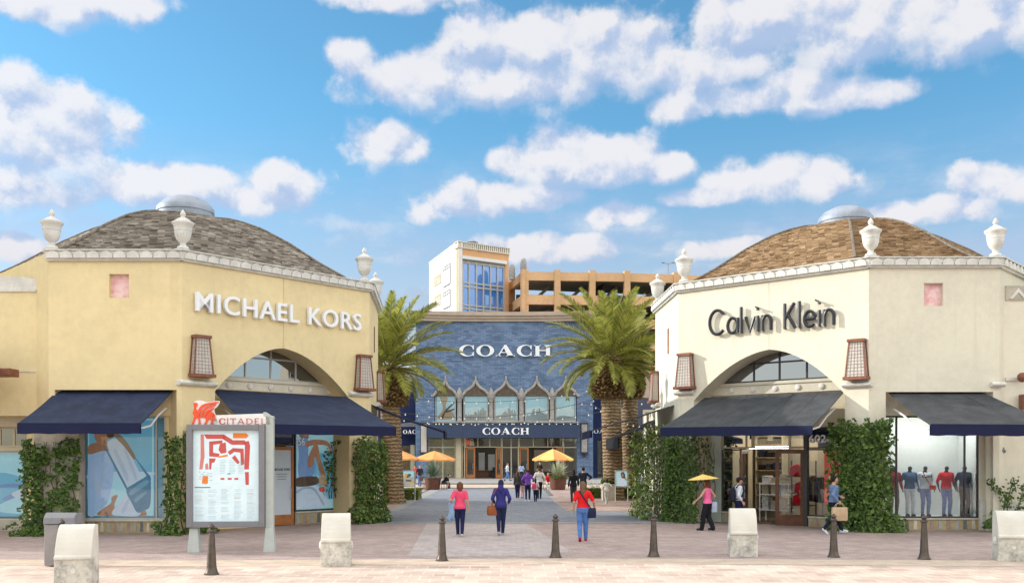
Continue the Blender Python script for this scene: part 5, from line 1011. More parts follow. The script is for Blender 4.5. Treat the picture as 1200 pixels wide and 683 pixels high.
# ================================================================== PALMS
def palm(base, zc, rad, label, nf, flen, seed, group, lean=(0, 0), boots_h=2.4, boots_r=.9):
    r_ = random.Random(seed); root = thing('palm_tree', base, label, 'palm tree', group); base = Vector(base)
    top = Vector((base.x + lean[0], base.y + lean[1], zc)); zb0 = zc - boots_h
    def axis(z): k = z / zc; return base.lerp(top, k * k * .4 + k * .6) if zc else base
    n = 28; rr = []; rows = 150
    for i in range(rows + 1):                                  # trunk with diamond leaf scars
        z = (zb0 + .5) * i / rows; c = axis(z); c = Vector((c.x, c.y, z)); ring = []
        for k in range(n):
            a = 2 * math.pi * k / n; d = abs(math.sin(a * 7 + z * 14.0)) * abs(math.sin(a * 7 - z * 14.0)); r = rad * (1 + .25 * math.exp(-z * 2.2)) * (1 + .15 * d + .04 * noise.noise((k, z * 3, seed)))
            ring.append(c + Vector((math.cos(a) * r, math.sin(a) * r, 0)))
        rr.append(ring)
    mb = MB(); mb.rings(rr); mb.build('trunk', M['trunk'], root, smooth='all', fix=False)
    bt = MB(); ga = 2.39996; N = 300                           # pineapple of cut leaf bases
    c0 = axis(zb0); bt.lathe([(rad * .9, 0), (boots_r * .72, .1), (boots_r * .86, boots_h * .4), (boots_r * .8, boots_h * .8), (.35, boots_h)], (c0.x, c0.y, zb0), 20)
    for i in range(N):
        k = i / N; z = zb0 + .05 + (boots_h - .35) * k; c = axis(z); R0 = boots_r * (.66 + .30 * math.sin(math.pi * min(1, k * 1.15 + .12)) ** .8); a = i * ga + r_.uniform(-.1, .1)
        o = Vector((math.cos(a), math.sin(a), 0)); t = Vector((-o.y, o.x, 0)); p = Vector((c.x, c.y, z)) + o * R0 * .85; out = (o * .30 + Vector((0, 0, r_.uniform(.02, .20)))) * r_.uniform(.7, 1.25); w_ = .09 + .03 * r_.random(); h_ = .055
        bt.prism([p - t * w_ - Vector((0, 0, h_)), p + t * w_ - Vector((0, 0, h_)), p + t * w_ * .8 + Vector((0, 0, h_)), p - t * w_ * .8 + Vector((0, 0, h_))], [p + out - t * w_ * .6 - Vector((0, 0, h_)), p + out + t * w_ * .6 - Vector((0, 0, h_)), p + out + t * w_ * .5 + Vector((0, 0, h_ * .6)), p + out - t * w_ * .5 + Vector((0, 0, h_ * .6))])
    bt.build('leaf_bases', M['boots'], root, fix=False)
    fr, sk = MB(), MB()
    for i in range(nf):
        k = (i + .5) / nf; a = i * ga + r_.uniform(-.25, .25); e0 = R(86 - 98 * k ** .9 + r_.uniform(-7, 7)); L_ = flen * (.80 + .30 * math.sin(math.pi * min(1, k * .9 + .15))) * r_.uniform(.9, 1.08); droop = R(26 + 46 * k + r_.uniform(-8, 8))
        p = Vector((top.x, top.y, zc + .45 - .80 * k)) + Vector((math.cos(a), math.sin(a), 0)) * (.12 + .3 * k); S_ = 22; path = [p]; dirs = []; yaw = a; sw = r_.uniform(-.12, .12)
        for s in range(S_):
            t = (s + 1) / S_; e = e0 - droop * t ** 1.5; yaw += sw / S_; d = Vector((math.cos(yaw) * math.cos(e), math.sin(yaw) * math.cos(e), math.sin(e))); dirs.append(d); p = p + d * L_ / S_; path.append(p)
        sk.tube(path[::3] + [path[-1]], [.055 - .045 * j / 8 for j in range(len(path[::3]) + 1)], 4)
        roll = r_.uniform(-.5, .5)
        for s in range(2, S_):
            for h in range(3):
                t = (s + h / 3) / S_; b = path[s].lerp(path[s + 1], h / 3); d = dirs[s]; side = d.cross(Vector((0, 0, 1)))
                if side.length < .05: side = Vector((1, 0, 0))
                side.normalize(); upv = side.cross(d).normalized(); side, upv = side * math.cos(roll) + upv * math.sin(roll), upv * math.cos(roll) - side * math.sin(roll)
                ll = flen * .17 * (math.sin(math.pi * min(1, t * .80 + .16)) ** .7) * r_.uniform(.85, 1.1)
                for q in (-1, 1):
                    tip = b + (side * q * .70 + d * .75 + upv * r_.uniform(.10, .36)) * ll - Vector((0, 0, .16 * ll)); wv_ = (d * .6 - side * q * .4).normalized() * .026; mid = b.lerp(tip, .5) + upv * .03 * ll
                    fr.add([b - wv_ * .6, b + wv_ * .6, mid + wv_, tip, mid - wv_], [[0, 1, 2, 4], [4, 2, 3]])
    cr = fr.build('crown', M['frond'], root, fix=False); sk.build('frond_stalk', M['stalk'], cr, smooth=True)
    return root
GP = 'date palms in front of the brick store'
palm(tuple(at(462, 0, 50).xy) + (0,), at(0, 428, 50).z, .46, 'bushy palm rising beside the yellow store, its trunk half hidden by ivy', 60, 3.7, 11, GP, (-.35, 0), 2.2, .92)
palm(tuple(at(719, 0, 54).xy) + (0,), at(0, 418, 54).z, .50, 'tall palm with the thick pale trunk, front one of the close pair', 66, 3.8, 23, GP, (-.25, .1), 2.4, .95)
palm(tuple(at(739, 0, 56.5).xy) + (0,), at(0, 424, 56.5).z, .44, 'slimmer browner palm trunk just right of and behind the pale one', 42, 3.2, 31, GP, (-.1, .1), 2.2, .86)

# ================================================================== STRING LIGHTS
def string(a, b, sag, nb, label):
    a, b = Vector(a), Vector(b); r = thing('string_light', a, label, 'string lights', 'strings of bulbs over the lane'); pt = lambda t: a.lerp(b, t) - Vector((0, 0, sag * 4 * t * (1 - t)))
    mb = MB(); mb.tube([pt(i / 24) for i in range(25)], .014, 4); mb.build('cable', M['frame_dark'], r, smooth=True)
    proto = None
    for i in range(nb):
        p = pt((i + .5) / nb)
        if proto is None:
            q = MB(); q.ball(p - Vector((0, 0, .09)), .042, 8, 6); q.tube([p, p - Vector((0, 0, .06))], .016, 5); proto = q.build('bulb', M['bulb'], r, smooth=True); p_0 = p
        else: child_copy(proto, r, p - p_0)
string(at(440, 459, 60), at(724, 448, 58), .9, 20, 'highest string of white bulbs across the lane, over the ogee hoods'); string(at(440, 478, 55), at(716, 462, 56), .9, 20, 'second string of white bulbs across the lane, before the ogee windows')
string(at(440, 487, 70), at(760, 470, 64), 1.0, 22, 'third string of white bulbs, dipping just over the canopy'); string(at(690, 470, 60), at(768, 500, 50), .4, 12, 'short string of bulbs running from the palms to the right store')

# ================================================================== STREET FURNITURE
def make_bollard():
    r = thing('bollard', (0, 0, 0), '', 'bollard', 'dark bollards along the forecourt'); k = 1.08
    m_ = MB(); m_.lathe([(.155, 0), (.155, .02), (.135, .04), (.125, .06), (.115, .10), (.108, .12), (.10, .16), (.062, .84), (.058, .87)], (0, 0, 0), 12); m_.build('shaft', M['bronze'], r, smooth=True)
    m_ = MB(); m_.lathe([(.058, .87), (.085, .88), (.09, .90), (.075, .92), (.05, .935), (.045, .95), (.065, .965), (.07, .985), (.055, 1.01), (.03, 1.03), (.012, 1.055), (.003, 1.06)], (0, 0, 0), 14); m_.build('finial', M['bronze'], r, smooth=True)
    return r
bol = make_bollard()
for i, (px, py, lb) in enumerate(((248, 673, 'dark bollard in front of the map sign'), (518, 657, 'dark bollard left of the woman in pink, before the lane'), (651, 653, 'dark bollard just left of the woman in the red top'), (766, 652, 'dark bollard between the red top woman and the parasol woman'), (977, 652.5, 'dark bollard in front of the man carrying a paper bag'), (1083, 655, 'dark bollard in front of the mannequin window'), (73, 664, 'dark bollard hidden behind the leftmost concrete block'))):
    p = gnd(px, py)
    if i == 0: bol.location = p; bol['label'] = lb
    else: dup(bol, p, lb, rz=i)
def make_block(label, loc, rz):
    r = thing('concrete_block', (0, 0, 0), label, 'concrete block', 'concrete barrier blocks along the forecourt'); W, D_, H = .66, .62, 1.16; mb = MB()
    prof = [(-D_ / 2, 0), (-D_ / 2, .52), (-D_ / 2 - .035, .55), (-D_ / 2 - .03, .60), (-D_ / 2 + .02, .62)]
    for i in range(9): t = i / 8; prof.append((-D_ / 2 + .03 + (D_ - .1) * .75 * t ** 1.25 , .66 + (H - .66) * math.sin(t * math.pi / 2) ** 1.0))
    prof += [(D_ / 2, H - .02), (D_ / 2, 0)]
    N = 8; Lp = []
    for j in range(N + 1):
        x = -W / 2 + W * j / N; tp = 1; Lp.append([(x * (1 - .06 * z / H), y + .006 * noise.noise((x * 9, y * 9, z * 9)), z + .004 * noise.noise((x * 7, y * 5 + 3, z * 5))) for y, z in prof])
    mb.rings(Lp); b = mb.build('body', M['concrete_block'], r, bevel=.012)
    s = MB()
    for q in (-1, 1):
        s.lathe([(.03, 0)] * 2 + [], (0, 0, 0), 6) if False else None
        s = MB(); rr = [[(q * (W / 2 - .01 + o), -.02 + math.cos(k * .785) * a, .46 + math.sin(k * .785) * a) for k in range(8)] for a, o in ((.10, 0), (.095, .03), (.05, .05))]; s.rings(rr); s.build('side_boss', M['stone_white'], r)
    s = MB(); rr = [[(math.cos(k * .6283) * a, -D_ / 2 - o, .33 + math.sin(k * .6283) * a) for k in range(10)] for a, o in ((.05, -.005), (.05, .012), (.03, .016))]; s.rings(rr); s.build('front_boss', M['stone_white'], r)
    r.rotation_euler = (0, 0, rz); r.location = loc; return r
def concmat():
    m = bpy.data.materials.new('stained_concrete'); m.use_nodes = True; t = NT(m.node_tree); p = t.n('ShaderNodeBsdfPrincipled'); out = t.n('ShaderNodeOutputMaterial'); t.l(p.outputs[0], out.inputs[0]); g = t.n('ShaderNodeTexCoord').outputs['Object']; oi = t.n('ShaderNodeObjectInfo').outputs['Random']
    v = t.vm('ADD', g, None).outputs[0]; cbn = t.n('ShaderNodeCombineXYZ'); t.l(t.m('MULTIPLY', oi, 30), cbn.inputs[0]); vv = t.vm('ADD', g, cbn.outputs[0]).outputs[0]
    s = t.n('ShaderNodeSeparateXYZ'); t.l(g, s.inputs[0]); low = t.ss(s.outputs[2], .60, .50)
    st = t.m('MULTIPLY', t.ss(t.noise(vv, 5, 8, .75), .36, .72), t.m('MULTIPLY_ADD', low, .75, .18)); c = t.mix(t.ss(t.noise(vv, 2.5, 4), .3, .7), (.62, .59, .51, 1), (.74, .71, .63, 1)); c = t.mix(st, c, (.20, .20, .18, 1)); t.put(c, p.inputs['Base Color']); p.inputs['Roughness'].default_value = .9
    bn = t.n('ShaderNodeBump'); bn.inputs['Strength'].default_value = .4; bn.inputs['Distance'].default_value = .02; t.l(t.noise(vv, 30, 5, .65), bn.inputs['Height']); t.l(bn.outputs[0], p.inputs['Normal']); return m
M['concrete_block'] = concmat()
for (px, py, lb, rz) in ((81, 690, 'stained concrete block in front of the grey bin', R(12)), (391, 664, 'pale concrete block with sloped top right of the map sign', R(8)), (874, 652.5, 'pale concrete block in front of the shop entrance', R(-8)), (1192, 658, 'white concrete block cut by the right edge of the photo', R(-14))):
    make_block(lb, gnd(px, py) + Vector((0, .31, 0)), rz)
bn_ = thing('litter_bin', gnd(69, 664), 'tall grey metal bin behind the leftmost concrete block', 'litter bin'); q = gnd(69, 664); mb = MB(); mb.box(q.x - .33, q.x + .33, q.y, q.y + .4, .03, .93); mb.build('body', M['bin_metal'], bn_, bevel=.02)
mb = MB(); mb.prism([(q.x - .34, q.y - .02, .94), (q.x - .34, q.y + .42, .94), (q.x - .34, q.y + .42, 1.17), (q.x - .34, q.y + .12, 1.19), (q.x - .34, q.y, 1.08)], [(q.x + .34, q.y - .02, .94), (q.x + .34, q.y + .42, .94), (q.x + .34, q.y + .42, 1.17), (q.x + .34, q.y + .12, 1.19), (q.x + .34, q.y, 1.08)]); mb.build('hood', M['grey_metal'], bn_, bevel=.015)

# ---- map sign
ds = 24.3; SF = Face(at(221, 0, ds - .05), at(313, 0, ds + .1)); su_ = lambda x, y=560: SF.uv(x, y)[0]; sz = lambda y: SF.uv(265, y)[1]
dg = thing('directory_sign', SF.pt(SF.L / 2, 0), 'freestanding mall map sign with red winged emblem and CITADEL header', 'map sign')
for px in (227.5, 316):
    u = su_(px); mb = MB(); wb = .15 if px < 300 else .145; mb.prism([SF.pt(u - wb, 0, .1), SF.pt(u + wb, 0, .1), SF.pt(u + wb, 0, -.2), SF.pt(u - wb, 0, -.2)], [SF.pt(u - wb * .68, .62, .06), SF.pt(u + wb * .68, .62, .06), SF.pt(u + wb * .68, .62, -.16), SF.pt(u - wb * .68, .62, -.16)])
    if px > 300: mb.fbox(SF, u - .10, u + .10, .62, sz(487), -.15, .05); mb.prism([SF.pt(u - .15, sz(487), .06), SF.pt(u + .13, sz(487) - .06, .06), SF.pt(u + .13, sz(487) - .06, -.17), SF.pt(u - .15, sz(487), -.17)], [SF.pt(u - .15, sz(482.5), .06), SF.pt(u - .10, sz(482.5), .06), SF.pt(u - .10, sz(482.5), -.17), SF.pt(u - .15, sz(482.5), -.17)])
    mb.build('post', M['pale_metal'], dg, bevel=.01)
u0, u1, z0, z1 = su_(220), su_(311), sz(617), sz(497.5)
mb = MB(); f_ = .145; mb.fbox(SF, u0, u0 + f_, z0, z1, -.06, .16); mb.fbox(SF, u1 - f_, u1, z0, z1, -.06, .16); mb.fbox(SF, u0 + f_, u1 - f_, z1 - f_, z1, -.06, .158); mb.fbox(SF, u0 + f_, u1 - f_, z0, z0 + f_, -.06, .158); mb.fbox(SF, u0 + f_, u1 - f_, z0 + f_, z1 - f_, -.06, .0); mb.build('frame', M['grey_metal'], dg, bevel=.012)
a0, a1, b0, b1 = u0 + f_, u1 - f_, z0 + f_, z1 - f_
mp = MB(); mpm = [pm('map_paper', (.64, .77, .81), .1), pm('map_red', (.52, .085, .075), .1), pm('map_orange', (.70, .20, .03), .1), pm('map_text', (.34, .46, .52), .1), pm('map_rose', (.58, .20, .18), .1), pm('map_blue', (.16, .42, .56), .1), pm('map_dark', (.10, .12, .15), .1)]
mp.fbox(SF, a0, a1, b0, b1, .0, .03)
def mpoly(k, pts, lv=0): mp.m = k; mp.fpoly(SF, [(a0 + (a1 - a0) * x / 100, b1 - (b1 - b0) * y / 140) for x, y in pts], .0302 + .001 * lv, .032 + .001 * lv)
for k, pts in ((1, [(16, 6), (46, 6), (48, 13), (20, 13)]), (4, [(11, 6), (16, 6), (17, 40), (14, 60), (9, 60), (11, 40)]), (1, [(46, 6), (60, 15), (78, 15), (80, 22), (58, 22), (44, 13)]), (1, [(77, 17), (84, 16), (86, 24), (84, 60), (77, 60), (78, 24)]), (2, [(60, 4), (80, 4), (84, 8), (80, 12), (60, 12)]), (1, [(24, 17), (44, 15), (44, 20), (30, 22), (30, 34), (40, 36), (38, 41), (24, 40)]), (1, [(40, 21), (49, 18), (50, 34), (42, 36), (38, 30)]), (1, [(52, 33), (60, 27), (76, 28), (77, 52), (72, 54), (71, 34), (62, 33), (55, 38)]), (1, [(58, 42), (63, 38), (70, 49), (67, 52)]), (1, [(24, 43), (34, 43), (32, 49), (28, 50), (27, 60), (24, 60)]), (1, [(78, 64), (84, 64), (84, 84), (79, 84)]), (2, [(14, 70), (22, 70), (22, 82), (13, 82)]), (4, [(18, 52), (22, 50), (23, 60), (18, 60)])): mpoly(k, pts)
mpoly(2, [(36, 40), (52, 37), (52, 40), (38, 42)], 1)
mp.m = 3; r3 = random.Random(5)
for i in range(9):
    for c_ in range(3): x = 40 + c_ * 14; mpoly(3, [(x, 46 + i * 2.4), (x + r3.uniform(5, 11), 46 + i * 2.4), (x + 9, 46.7 + i * 2.4), (x, 46.7 + i * 2.4)])
for k, x in ((1, 41), (1, 52), (1, 62)): mpoly(k, [(x, 73), (x + 6, 73), (x + 6, 76), (x, 76)])
mpoly(5, [(51, 66), (56, 65), (56, 68), (51, 68)]); mpoly(6, [(2, 87), (26, 87), (26, 88.5), (2, 88.5)])
for c_ in range(5):
    for i in range(24):
        x = 3 + c_ * 19.5; y = 91 + i * 1.95
        if r3.random() < .9: mpoly(1 if r3.random() < .06 else 3, [(x, y), (x + r3.uniform(7, 14), y), (x + r3.uniform(7, 14), y + .55), (x, y + .55)])
for i in range(16): x, y = r3.uniform(8, 26), r3.uniform(62, 84); mpoly(5 if r3.random() < .7 else 4, [(x, y), (x + r3.uniform(2, 5), y), (x + 3, y + .7), (x, y + .7)], 1)
mp.build('map_panel', mpm, dg)
mb = MB(); mb.fpoly(SF, [(su_(249), z1 + .003), (su_(318), z1 + .003), (su_(314), sz(484)), (su_(250), sz(486.5))], -.12, .05); mb.build('header', M['white_paint'], dg)
mb = MB(); hu0, hu1 = su_(257), su_(312); hz0, hz1 = sz(496.8), sz(490)
x = 0; gl = {'C': (1.15, gl_C()[1]), 'I': (.35, [[(.1, 0), (.22, 0), (.22, 1), (.1, 1)], [(0, 0), (.32, 0), (.32, .05), (0, .05)], [(0, .95), (.32, .95), (.32, 1), (0, 1)]]), 'T': (1.0, [[(.44, 0), (.57, 0), (.57, .95), (.44, .95)], [(0, .94), (1.0, .94), (1.0, 1), (0, 1)], [(0, .8), (.04, .8), (.06, .94), (0, .94)], [(.96, .8), (1, .8), (1, .94), (.94, .94)]]), 'A': (1.3, [[(.02, 0), (.09, 0), (.66, .95), (.6, 1)], [(.6, 1), (.7, 1), (1.28, 0), (1.1, 0)], [(.3, .3), (1.0, .3), (.97, .36), (.33, .36)]]), 'D': (1.2, [[(.08, 0), (.22, 0), (.22, 1), (.08, 1)], ell(.3, .5, .88, .5, -90, 90, 16) + ell(.3, .5, .72, .44, -90, 90, 16)[::-1]]), 'E': (.95, [[(.08, 0), (.22, 0), (.22, 1), (.08, 1)], [(.22, 0), (.9, 0), (.9, .07), (.22, .07)], [(.22, .93), (.88, .93), (.88, 1), (.22, 1)], [(.22, .47), (.7, .47), (.7, .53), (.22, .53)]]), 'L': (.85, [[(.08, 0), (.22, 0), (.22, 1), (.08, 1)], [(.22, 0), (.84, 0), (.84, .07), (.22, .07)]])}
it = []
for c_ in 'CITADEL': it.append((x, gl[c_][1])); x += gl[c_][0] + .28
sx = (hu1 - hu0) / (x - .28); j = 0
for x0, ps in it:
    for p in ps: j += 1; mb.fpoly(SF, [(hu0 + (x0 + a) * sx, hz0 + b * (hz1 - hz0)) for a, b in p], .051, .066 + .002 * (j % 3))
mb.build('header_lettering', pm('sign_red', (.62, .10, .06), 0), dg)
# winged emblem: white halo plate, red silhouette on it
ex = lambda x, y: (su_(225) + (su_(256) - su_(225)) * x / 100, z1 + (sz(470) - z1) * (1 - y / 100))
body = [(8, 8), (20, 7), (25, 14), (20, 24), (17, 30), (22, 40), (28, 60), (44, 66), (54, 62), (60, 48), (70, 42), (78, 46), (83, 56), (80, 68), (74, 74), (66, 80), (58, 80), (50, 72), (36, 70), (30, 74), (20, 72), (12, 78), (9, 62), (4, 52), (8, 40), (10, 28)]
legs = [[(8, 70), (18, 72), (14, 84), (10, 97), (0, 97), (6, 84)], [(22, 70), (32, 70), (34, 84), (36, 97), (26, 97), (28, 84)], [(56, 74), (66, 78), (60, 90), (58, 97), (48, 97), (54, 86)], [(70, 70), (80, 64), (80, 80), (82, 97), (72, 97), (74, 84)], [(80, 50), (86, 62), (84, 76), (88, 84), (91, 80), (88, 70), (90, 60), (84, 50)]]
wings = [[(22, 60), (30, 30), (50, 12), (100, 2), (95, 10), (55, 20), (38, 36), (30, 62)], [(34, 62), (42, 38), (58, 24), (92, 14), (87, 22), (60, 32), (48, 46), (42, 64)], [(46, 58), (56, 42), (70, 34), (86, 28), (80, 38), (66, 44), (58, 56), (54, 62)]]
em = MB(); em.fpoly(SF, [ex(*p) for p in sp_([(12, 2), (36, -3), (60, 4), (104, -1), (97, 22), (84, 36), (90, 58), (97, 80), (92, 101), (4, 101), (12, 76), (13, 50), (9, 26)], 4)], .0, .05); e0_ = em.build('emblem_plate', M['white_paint'], dg)
em = MB(); em.fpoly(SF, [ex(*p) for p in body], .052, .075)
for i, p in enumerate(legs + wings): em.fpoly(SF, [ex(*q) for q in (sp_(p, 4) if i >= 5 else p)], .052, .077 + .002 * i)
em.build('emblem', pm('emblem_red', (.80, .10, .035), 0), e0_)

# ---- umbrellas, planters, sign stands, hedges
def umbrella(loc, r, zr, zt, label, mats, n=8):
    t = thing('patio_umbrella', loc, label, 'patio umbrella', 'orange patio umbrellas before the brick store'); loc = Vector(loc)
    for k in range(n): pass
    mb = MB()
    for k in range(n):
        mb.m = k % len(mats); a0, a1 = 2 * math.pi * k / n, 2 * math.pi * (k + 1) / n
        prev = None
        for j in range(6):
            q = j / 5; rr = r * q; z = zt - (zt - zr) * q ** 1.15; p = loc + Vector((math.cos(a0) * rr, math.sin(a0) * rr, z)); s = loc + Vector((math.cos(a1) * rr, math.sin(a1) * rr, z)); m_ = p.lerp(s, .5) - Vector((0, 0, .06 * q))
            if prev: mb.add([prev[0], prev[1], m_, p], [[0, 1, 2, 3]]); mb.add([prev[1], prev[2], s, m_], [[0, 1, 2, 3]])
            prev = (p, m_, s)
        p, m_, s = prev; dn = Vector((0, 0, -.12)); mb.add([p, m_, m_ + dn, p + dn], [[0, 1, 2, 3]]); mb.add([m_, s, s + dn, m_ + dn], [[0, 1, 2, 3]])
    cn_ = mb.build('canopy', mats, t, fix=False)
    mb = MB()
    for k in range(n): a = 2 * math.pi * k / n; mb.tube([loc + Vector((0, 0, zt - .06)), loc + Vector((math.cos(a) * r, math.sin(a) * r, zr - .03))], .015, 4)
    mb.build('rib', M['wood_brown'], cn_); mb = MB(); mb.tube([loc, loc + Vector((0, 0, zt + .05))], .03, 8); mb.ball(loc + Vector((0, 0, zt + .1)), (.06, .06, .1), 8, 6); mb.build('pole', M['wood_brown'], t, smooth=True)
    mb = MB(); mb.lathe([(.3, 0), (.3, .06), (.06, .1), (.05, .3)], loc, 14); mb.build('base', M['frame_dark'], t, smooth=True); return t
umbrella(gnd(509, 571.0), 1.72, 2.28, 2.95, 'plain orange patio umbrella over the left planter', [M['umb']]); umbrella(gnd(648, 571.0), 1.66, 2.30, 3.1, 'yellow and orange striped umbrella over the right planter', [M['umb'], M['umb_yellow']]); umbrella(gnd(465, 571.6), 1.72, 2.35, 3.1, 'orange patio umbrella half hidden behind the left palm trunk', [M['umb']])
def planter(loc, label, pale, seed, h=1.9):
    t = thing('potted_plant', loc, label, 'potted plant', 'big potted agaves before the brick store'); loc = Vector(loc); r_ = random.Random(seed)
    mb = MB(); mb.lathe([(.40, 0), (.52, .05), (.60, .5), (.62, .78), (.66, .80), (.66, .88), (.58, .88), (.56, .78), (.02, .76)], loc, 24); mb.build('pot', M['terracotta'], t, smooth=True); lf = MB()
    for i in range(150):
        a = i * 2.39996; e = R(88 - 85 * (i / 150) + r_.uniform(-8, 8)); L_ = h * .62 * r_.uniform(.75, 1.1); d = Vector((math.cos(a) * math.cos(e), math.sin(a) * math.cos(e), math.sin(e))); s = Vector((-math.sin(a), math.cos(a), 0)) * .045; b = loc + Vector((0, 0, 1.0)) + d * .08; m_ = b + d * L_ * .5 + Vector((0, 0, .04)); tp = b + d * L_ - Vector((0, 0, .10 * L_ * math.cos(e)))
        lf.add([b - s * .5, b + s * .5, m_ + s, tp, m_ - s], [[0, 1, 2, 4], [4, 2, 3]])
    lf.build('foliage', M['agave_pale'] if pale else M['agave'], t, fix=False)
    if pale:
        fl = MB()
        for i in range(300): a = r_.uniform(0, 6.28); rr = r_.uniform(.2, .75); leaf(fl, loc + Vector((math.cos(a) * rr, math.sin(a) * rr, .85 + .25 * r_.random())), (math.cos(a), math.sin(a), .5), .09)
        fl.build('trailing_plant', M['hedge'], t, fix=False)
planter(gnd(507, 573.5), 'dark round pot with a grey green spiky agave, under the plain umbrella', False, 3, 2.0); planter(gnd(654, 573.8), 'brown pot with a pale spiky agave and yellow green trailing plants', True, 4, 2.0)
def stand(loc, w_, h, z0, label, art):
    t = thing('sign_stand', loc, label, 'sign stand', 'poster stands along the lane'); x, y = loc[0], loc[1]; mb = MB()
    for s in (-1, 1): mb.tube([(x + s * w_ / 2, y, 0), (x + s * w_ / 2, y, h)], .028, 8); mb.tube([(x + s * w_ / 2, y - .25, .02), (x + s * w_ / 2, y + .25, .02)], .028, 6)
    for z in (z0, h): mb.tube([(x - w_ / 2, y, z), (x + w_ / 2, y, z)], .024, 6)
    mb.build('frame', M['pale_metal'], t, smooth=True); fc = Face((x - w_ / 2 + .03, y), (x + w_ / 2 - .03, y)); mb = MB(); mb.fbox(fc, 0, fc.L, z0 + .03, h - .03, -.012, .012); mats = [M['white_paint']]
    for k, (m_, polys) in enumerate(art):
        mats.append(m_); mb.m = k + 1
        for p in polys: mb.fpoly(fc, [(fc.L * a, z0 + .03 + (h - z0 - .06) * b) for a, b in p], .013 + .001 * k, .0145 + .001 * k)
    mb.build('panel', mats, t)
stand(gnd(478.5, 588), .72, 1.72, .85, 'poster stand with a yellow and white notice before the left hedge', [(P_SKY2, [[(.05, .55), (.95, .62), (.95, .97), (.05, .97)]]), (pm('amber', (.70, .42, .08)), [sp_([(.15, .6), (.3, .85), (.5, .7), (.35, .5)]), sp_([(.6, .1), (.9, .14), (.85, .28), (.6, .24)])]), (pm('ink', (.10, .12, .14)), [sp_([(.35, .55), (.5, .8), (.75, .75), (.6, .6)]), [(.3, .3), (.75, .28), (.75, .4), (.3, .42)]])])
stand(gnd(728.5, 587), .68, 1.70, .80, 'poster stand with a picture of a woman, before the right palms', [(P_SKY2, [[(.05, .05), (.95, .05), (.95, .95), (.05, .95)]]), (P_WHITE, [sp_([(.3, .05), (.25, .5), (.5, .62), (.8, .5), (.75, .05)])]), (P_HAIR, [sp_([(.5, .55), (.42, .85), (.6, .93), (.78, .82), (.85, .35), (.75, .5)])]), (P_SKIN, [sp_([(.5, .62), (.48, .78), (.6, .82), (.68, .7), (.6, .6)])])])
def hedge(x0, x1, y0, y1, z1, label, n, flower=0):
    t = thing('hedge', ((x0 + x1) / 2, (y0 + y1) / 2, 0), label, 'hedge', 'low clipped hedges by the palms'); lf = MB(); fw_ = MB()
    for i in range(n):
        f = rnd.random(); x, y, z = rnd.uniform(x0, x1), rnd.uniform(y0, y1), rnd.uniform(.04, z1); nr = (0, 0, 1)
        if f < .45: y = y0 + abs(rnd.gauss(0, .06)); nr = (0, -1, .2)
        elif f < .6: x = x0 + abs(rnd.gauss(0, .06)); nr = (-1, 0, .2)
        elif f < .7: x = x1 - abs(rnd.gauss(0, .06)); nr = (1, 0, .2)
        else: z = z1 - abs(rnd.gauss(0, .05)) + .07 * noise.noise((x * 3, y * 3, 0))
        leaf(lf, (x, y, z), nr, .07 * rnd.uniform(.6, 1.2))
    h = lf.build('foliage', M['hedge'], t, fix=False); st = MB()
    for i in range(int((x1 - x0) * 4)): x, y = rnd.uniform(x0 + .1, x1 - .1), rnd.uniform(y0 + .1, y1 - .1); st.tube([(x, y, 0), (x + rnd.uniform(-.1, .1), y, z1 * .8)], .02, 5)
    st.build('stem', M['stem'], t)
    if flower:
        for i in range(flower): leaf(fw_, (rnd.uniform(x0, x1), rnd.uniform(y0, y1), z1 + abs(rnd.gauss(.1, .18))), (0, 0, 1), .10)
        fw_.build('blossom', M['flower'], t, fix=False)
p = gnd(458, 586); q = gnd(490, 586); hedge(p.x - .3, q.x, p.y, p.y + 2.4, .62, 'clipped hedge behind the yellow and white poster stand', 3600)
p, q = gnd(689, 584), gnd(704, 584); hedge(p.x, q.x, p.y, p.y + 1.6, .58, 'short hedge with white flowers left of the square planter box', 1800, 90)
p, q = gnd(720, 585), gnd(746, 585); hedge(p.x, q.x, p.y, p.y + 1.8, .62, 'clipped hedge right of the square planter box', 3000, 60)
p = gnd(714, 586.5); bx_ = thing('planter_box', (p.x, p.y, 0), 'square tan planter box at the foot of the right palms', 'planter'); mb = MB(); mb.box(p.x - .36, p.x + .36, p.y, p.y + .7, 0, .86); mb.box(p.x - .39, p.x + .39, p.y - .03, p.y + .73, .86, .93); mb.build('box', M['limestone'], bx_, bevel=.015); lf = MB()
for i in range(500): leaf(lf, (p.x + rnd.uniform(-.4, .4), p.y + rnd.uniform(0, .7), .93 + abs(rnd.gauss(0, .12))), (0, 0, 1), .08)
lf.build('foliage', M['hedge'], bx_, fix=False)
def chair(loc, rz, label):
    t = thing('cafe_chair', loc, label, 'chair', 'brown chairs under the umbrellas'); mb = MB(); mb.box(-.22, .22, -.22, .22, .42, .46); mb.build('seat', M['wood_brown'], t, bevel=.01); t2 = MB(); t2.box(-.22, .22, .19, .23, .62, .92); t2.build('backrest', M['wood_brown'], t, bevel=.01)
    for x in (-.2, .2):
        for y in (-.2, .2): l = MB(); l.tube([(x, y, 0), (x, y, .92 if y > 0 else .43)], .022, 6); l.build('leg', M['wood_brown'], t)
    for o in t.children: o.location = (0, 0, 0)
    return t
def chair_at(loc, rz, label):
    t = chair((0, 0, 0), 0, label); t.location = loc; t.rotation_euler = (0, 0, rz)
chair_at(gnd(496.5, 572.5), R(60), 'brown chair left of the dark agave pot'); chair_at(gnd(519, 572.8), R(-60), 'brown chair right of the dark agave pot, under the sitting man'); chair_at(gnd(641, 572.8), R(30), 'brown chair left of the pale agave pot')
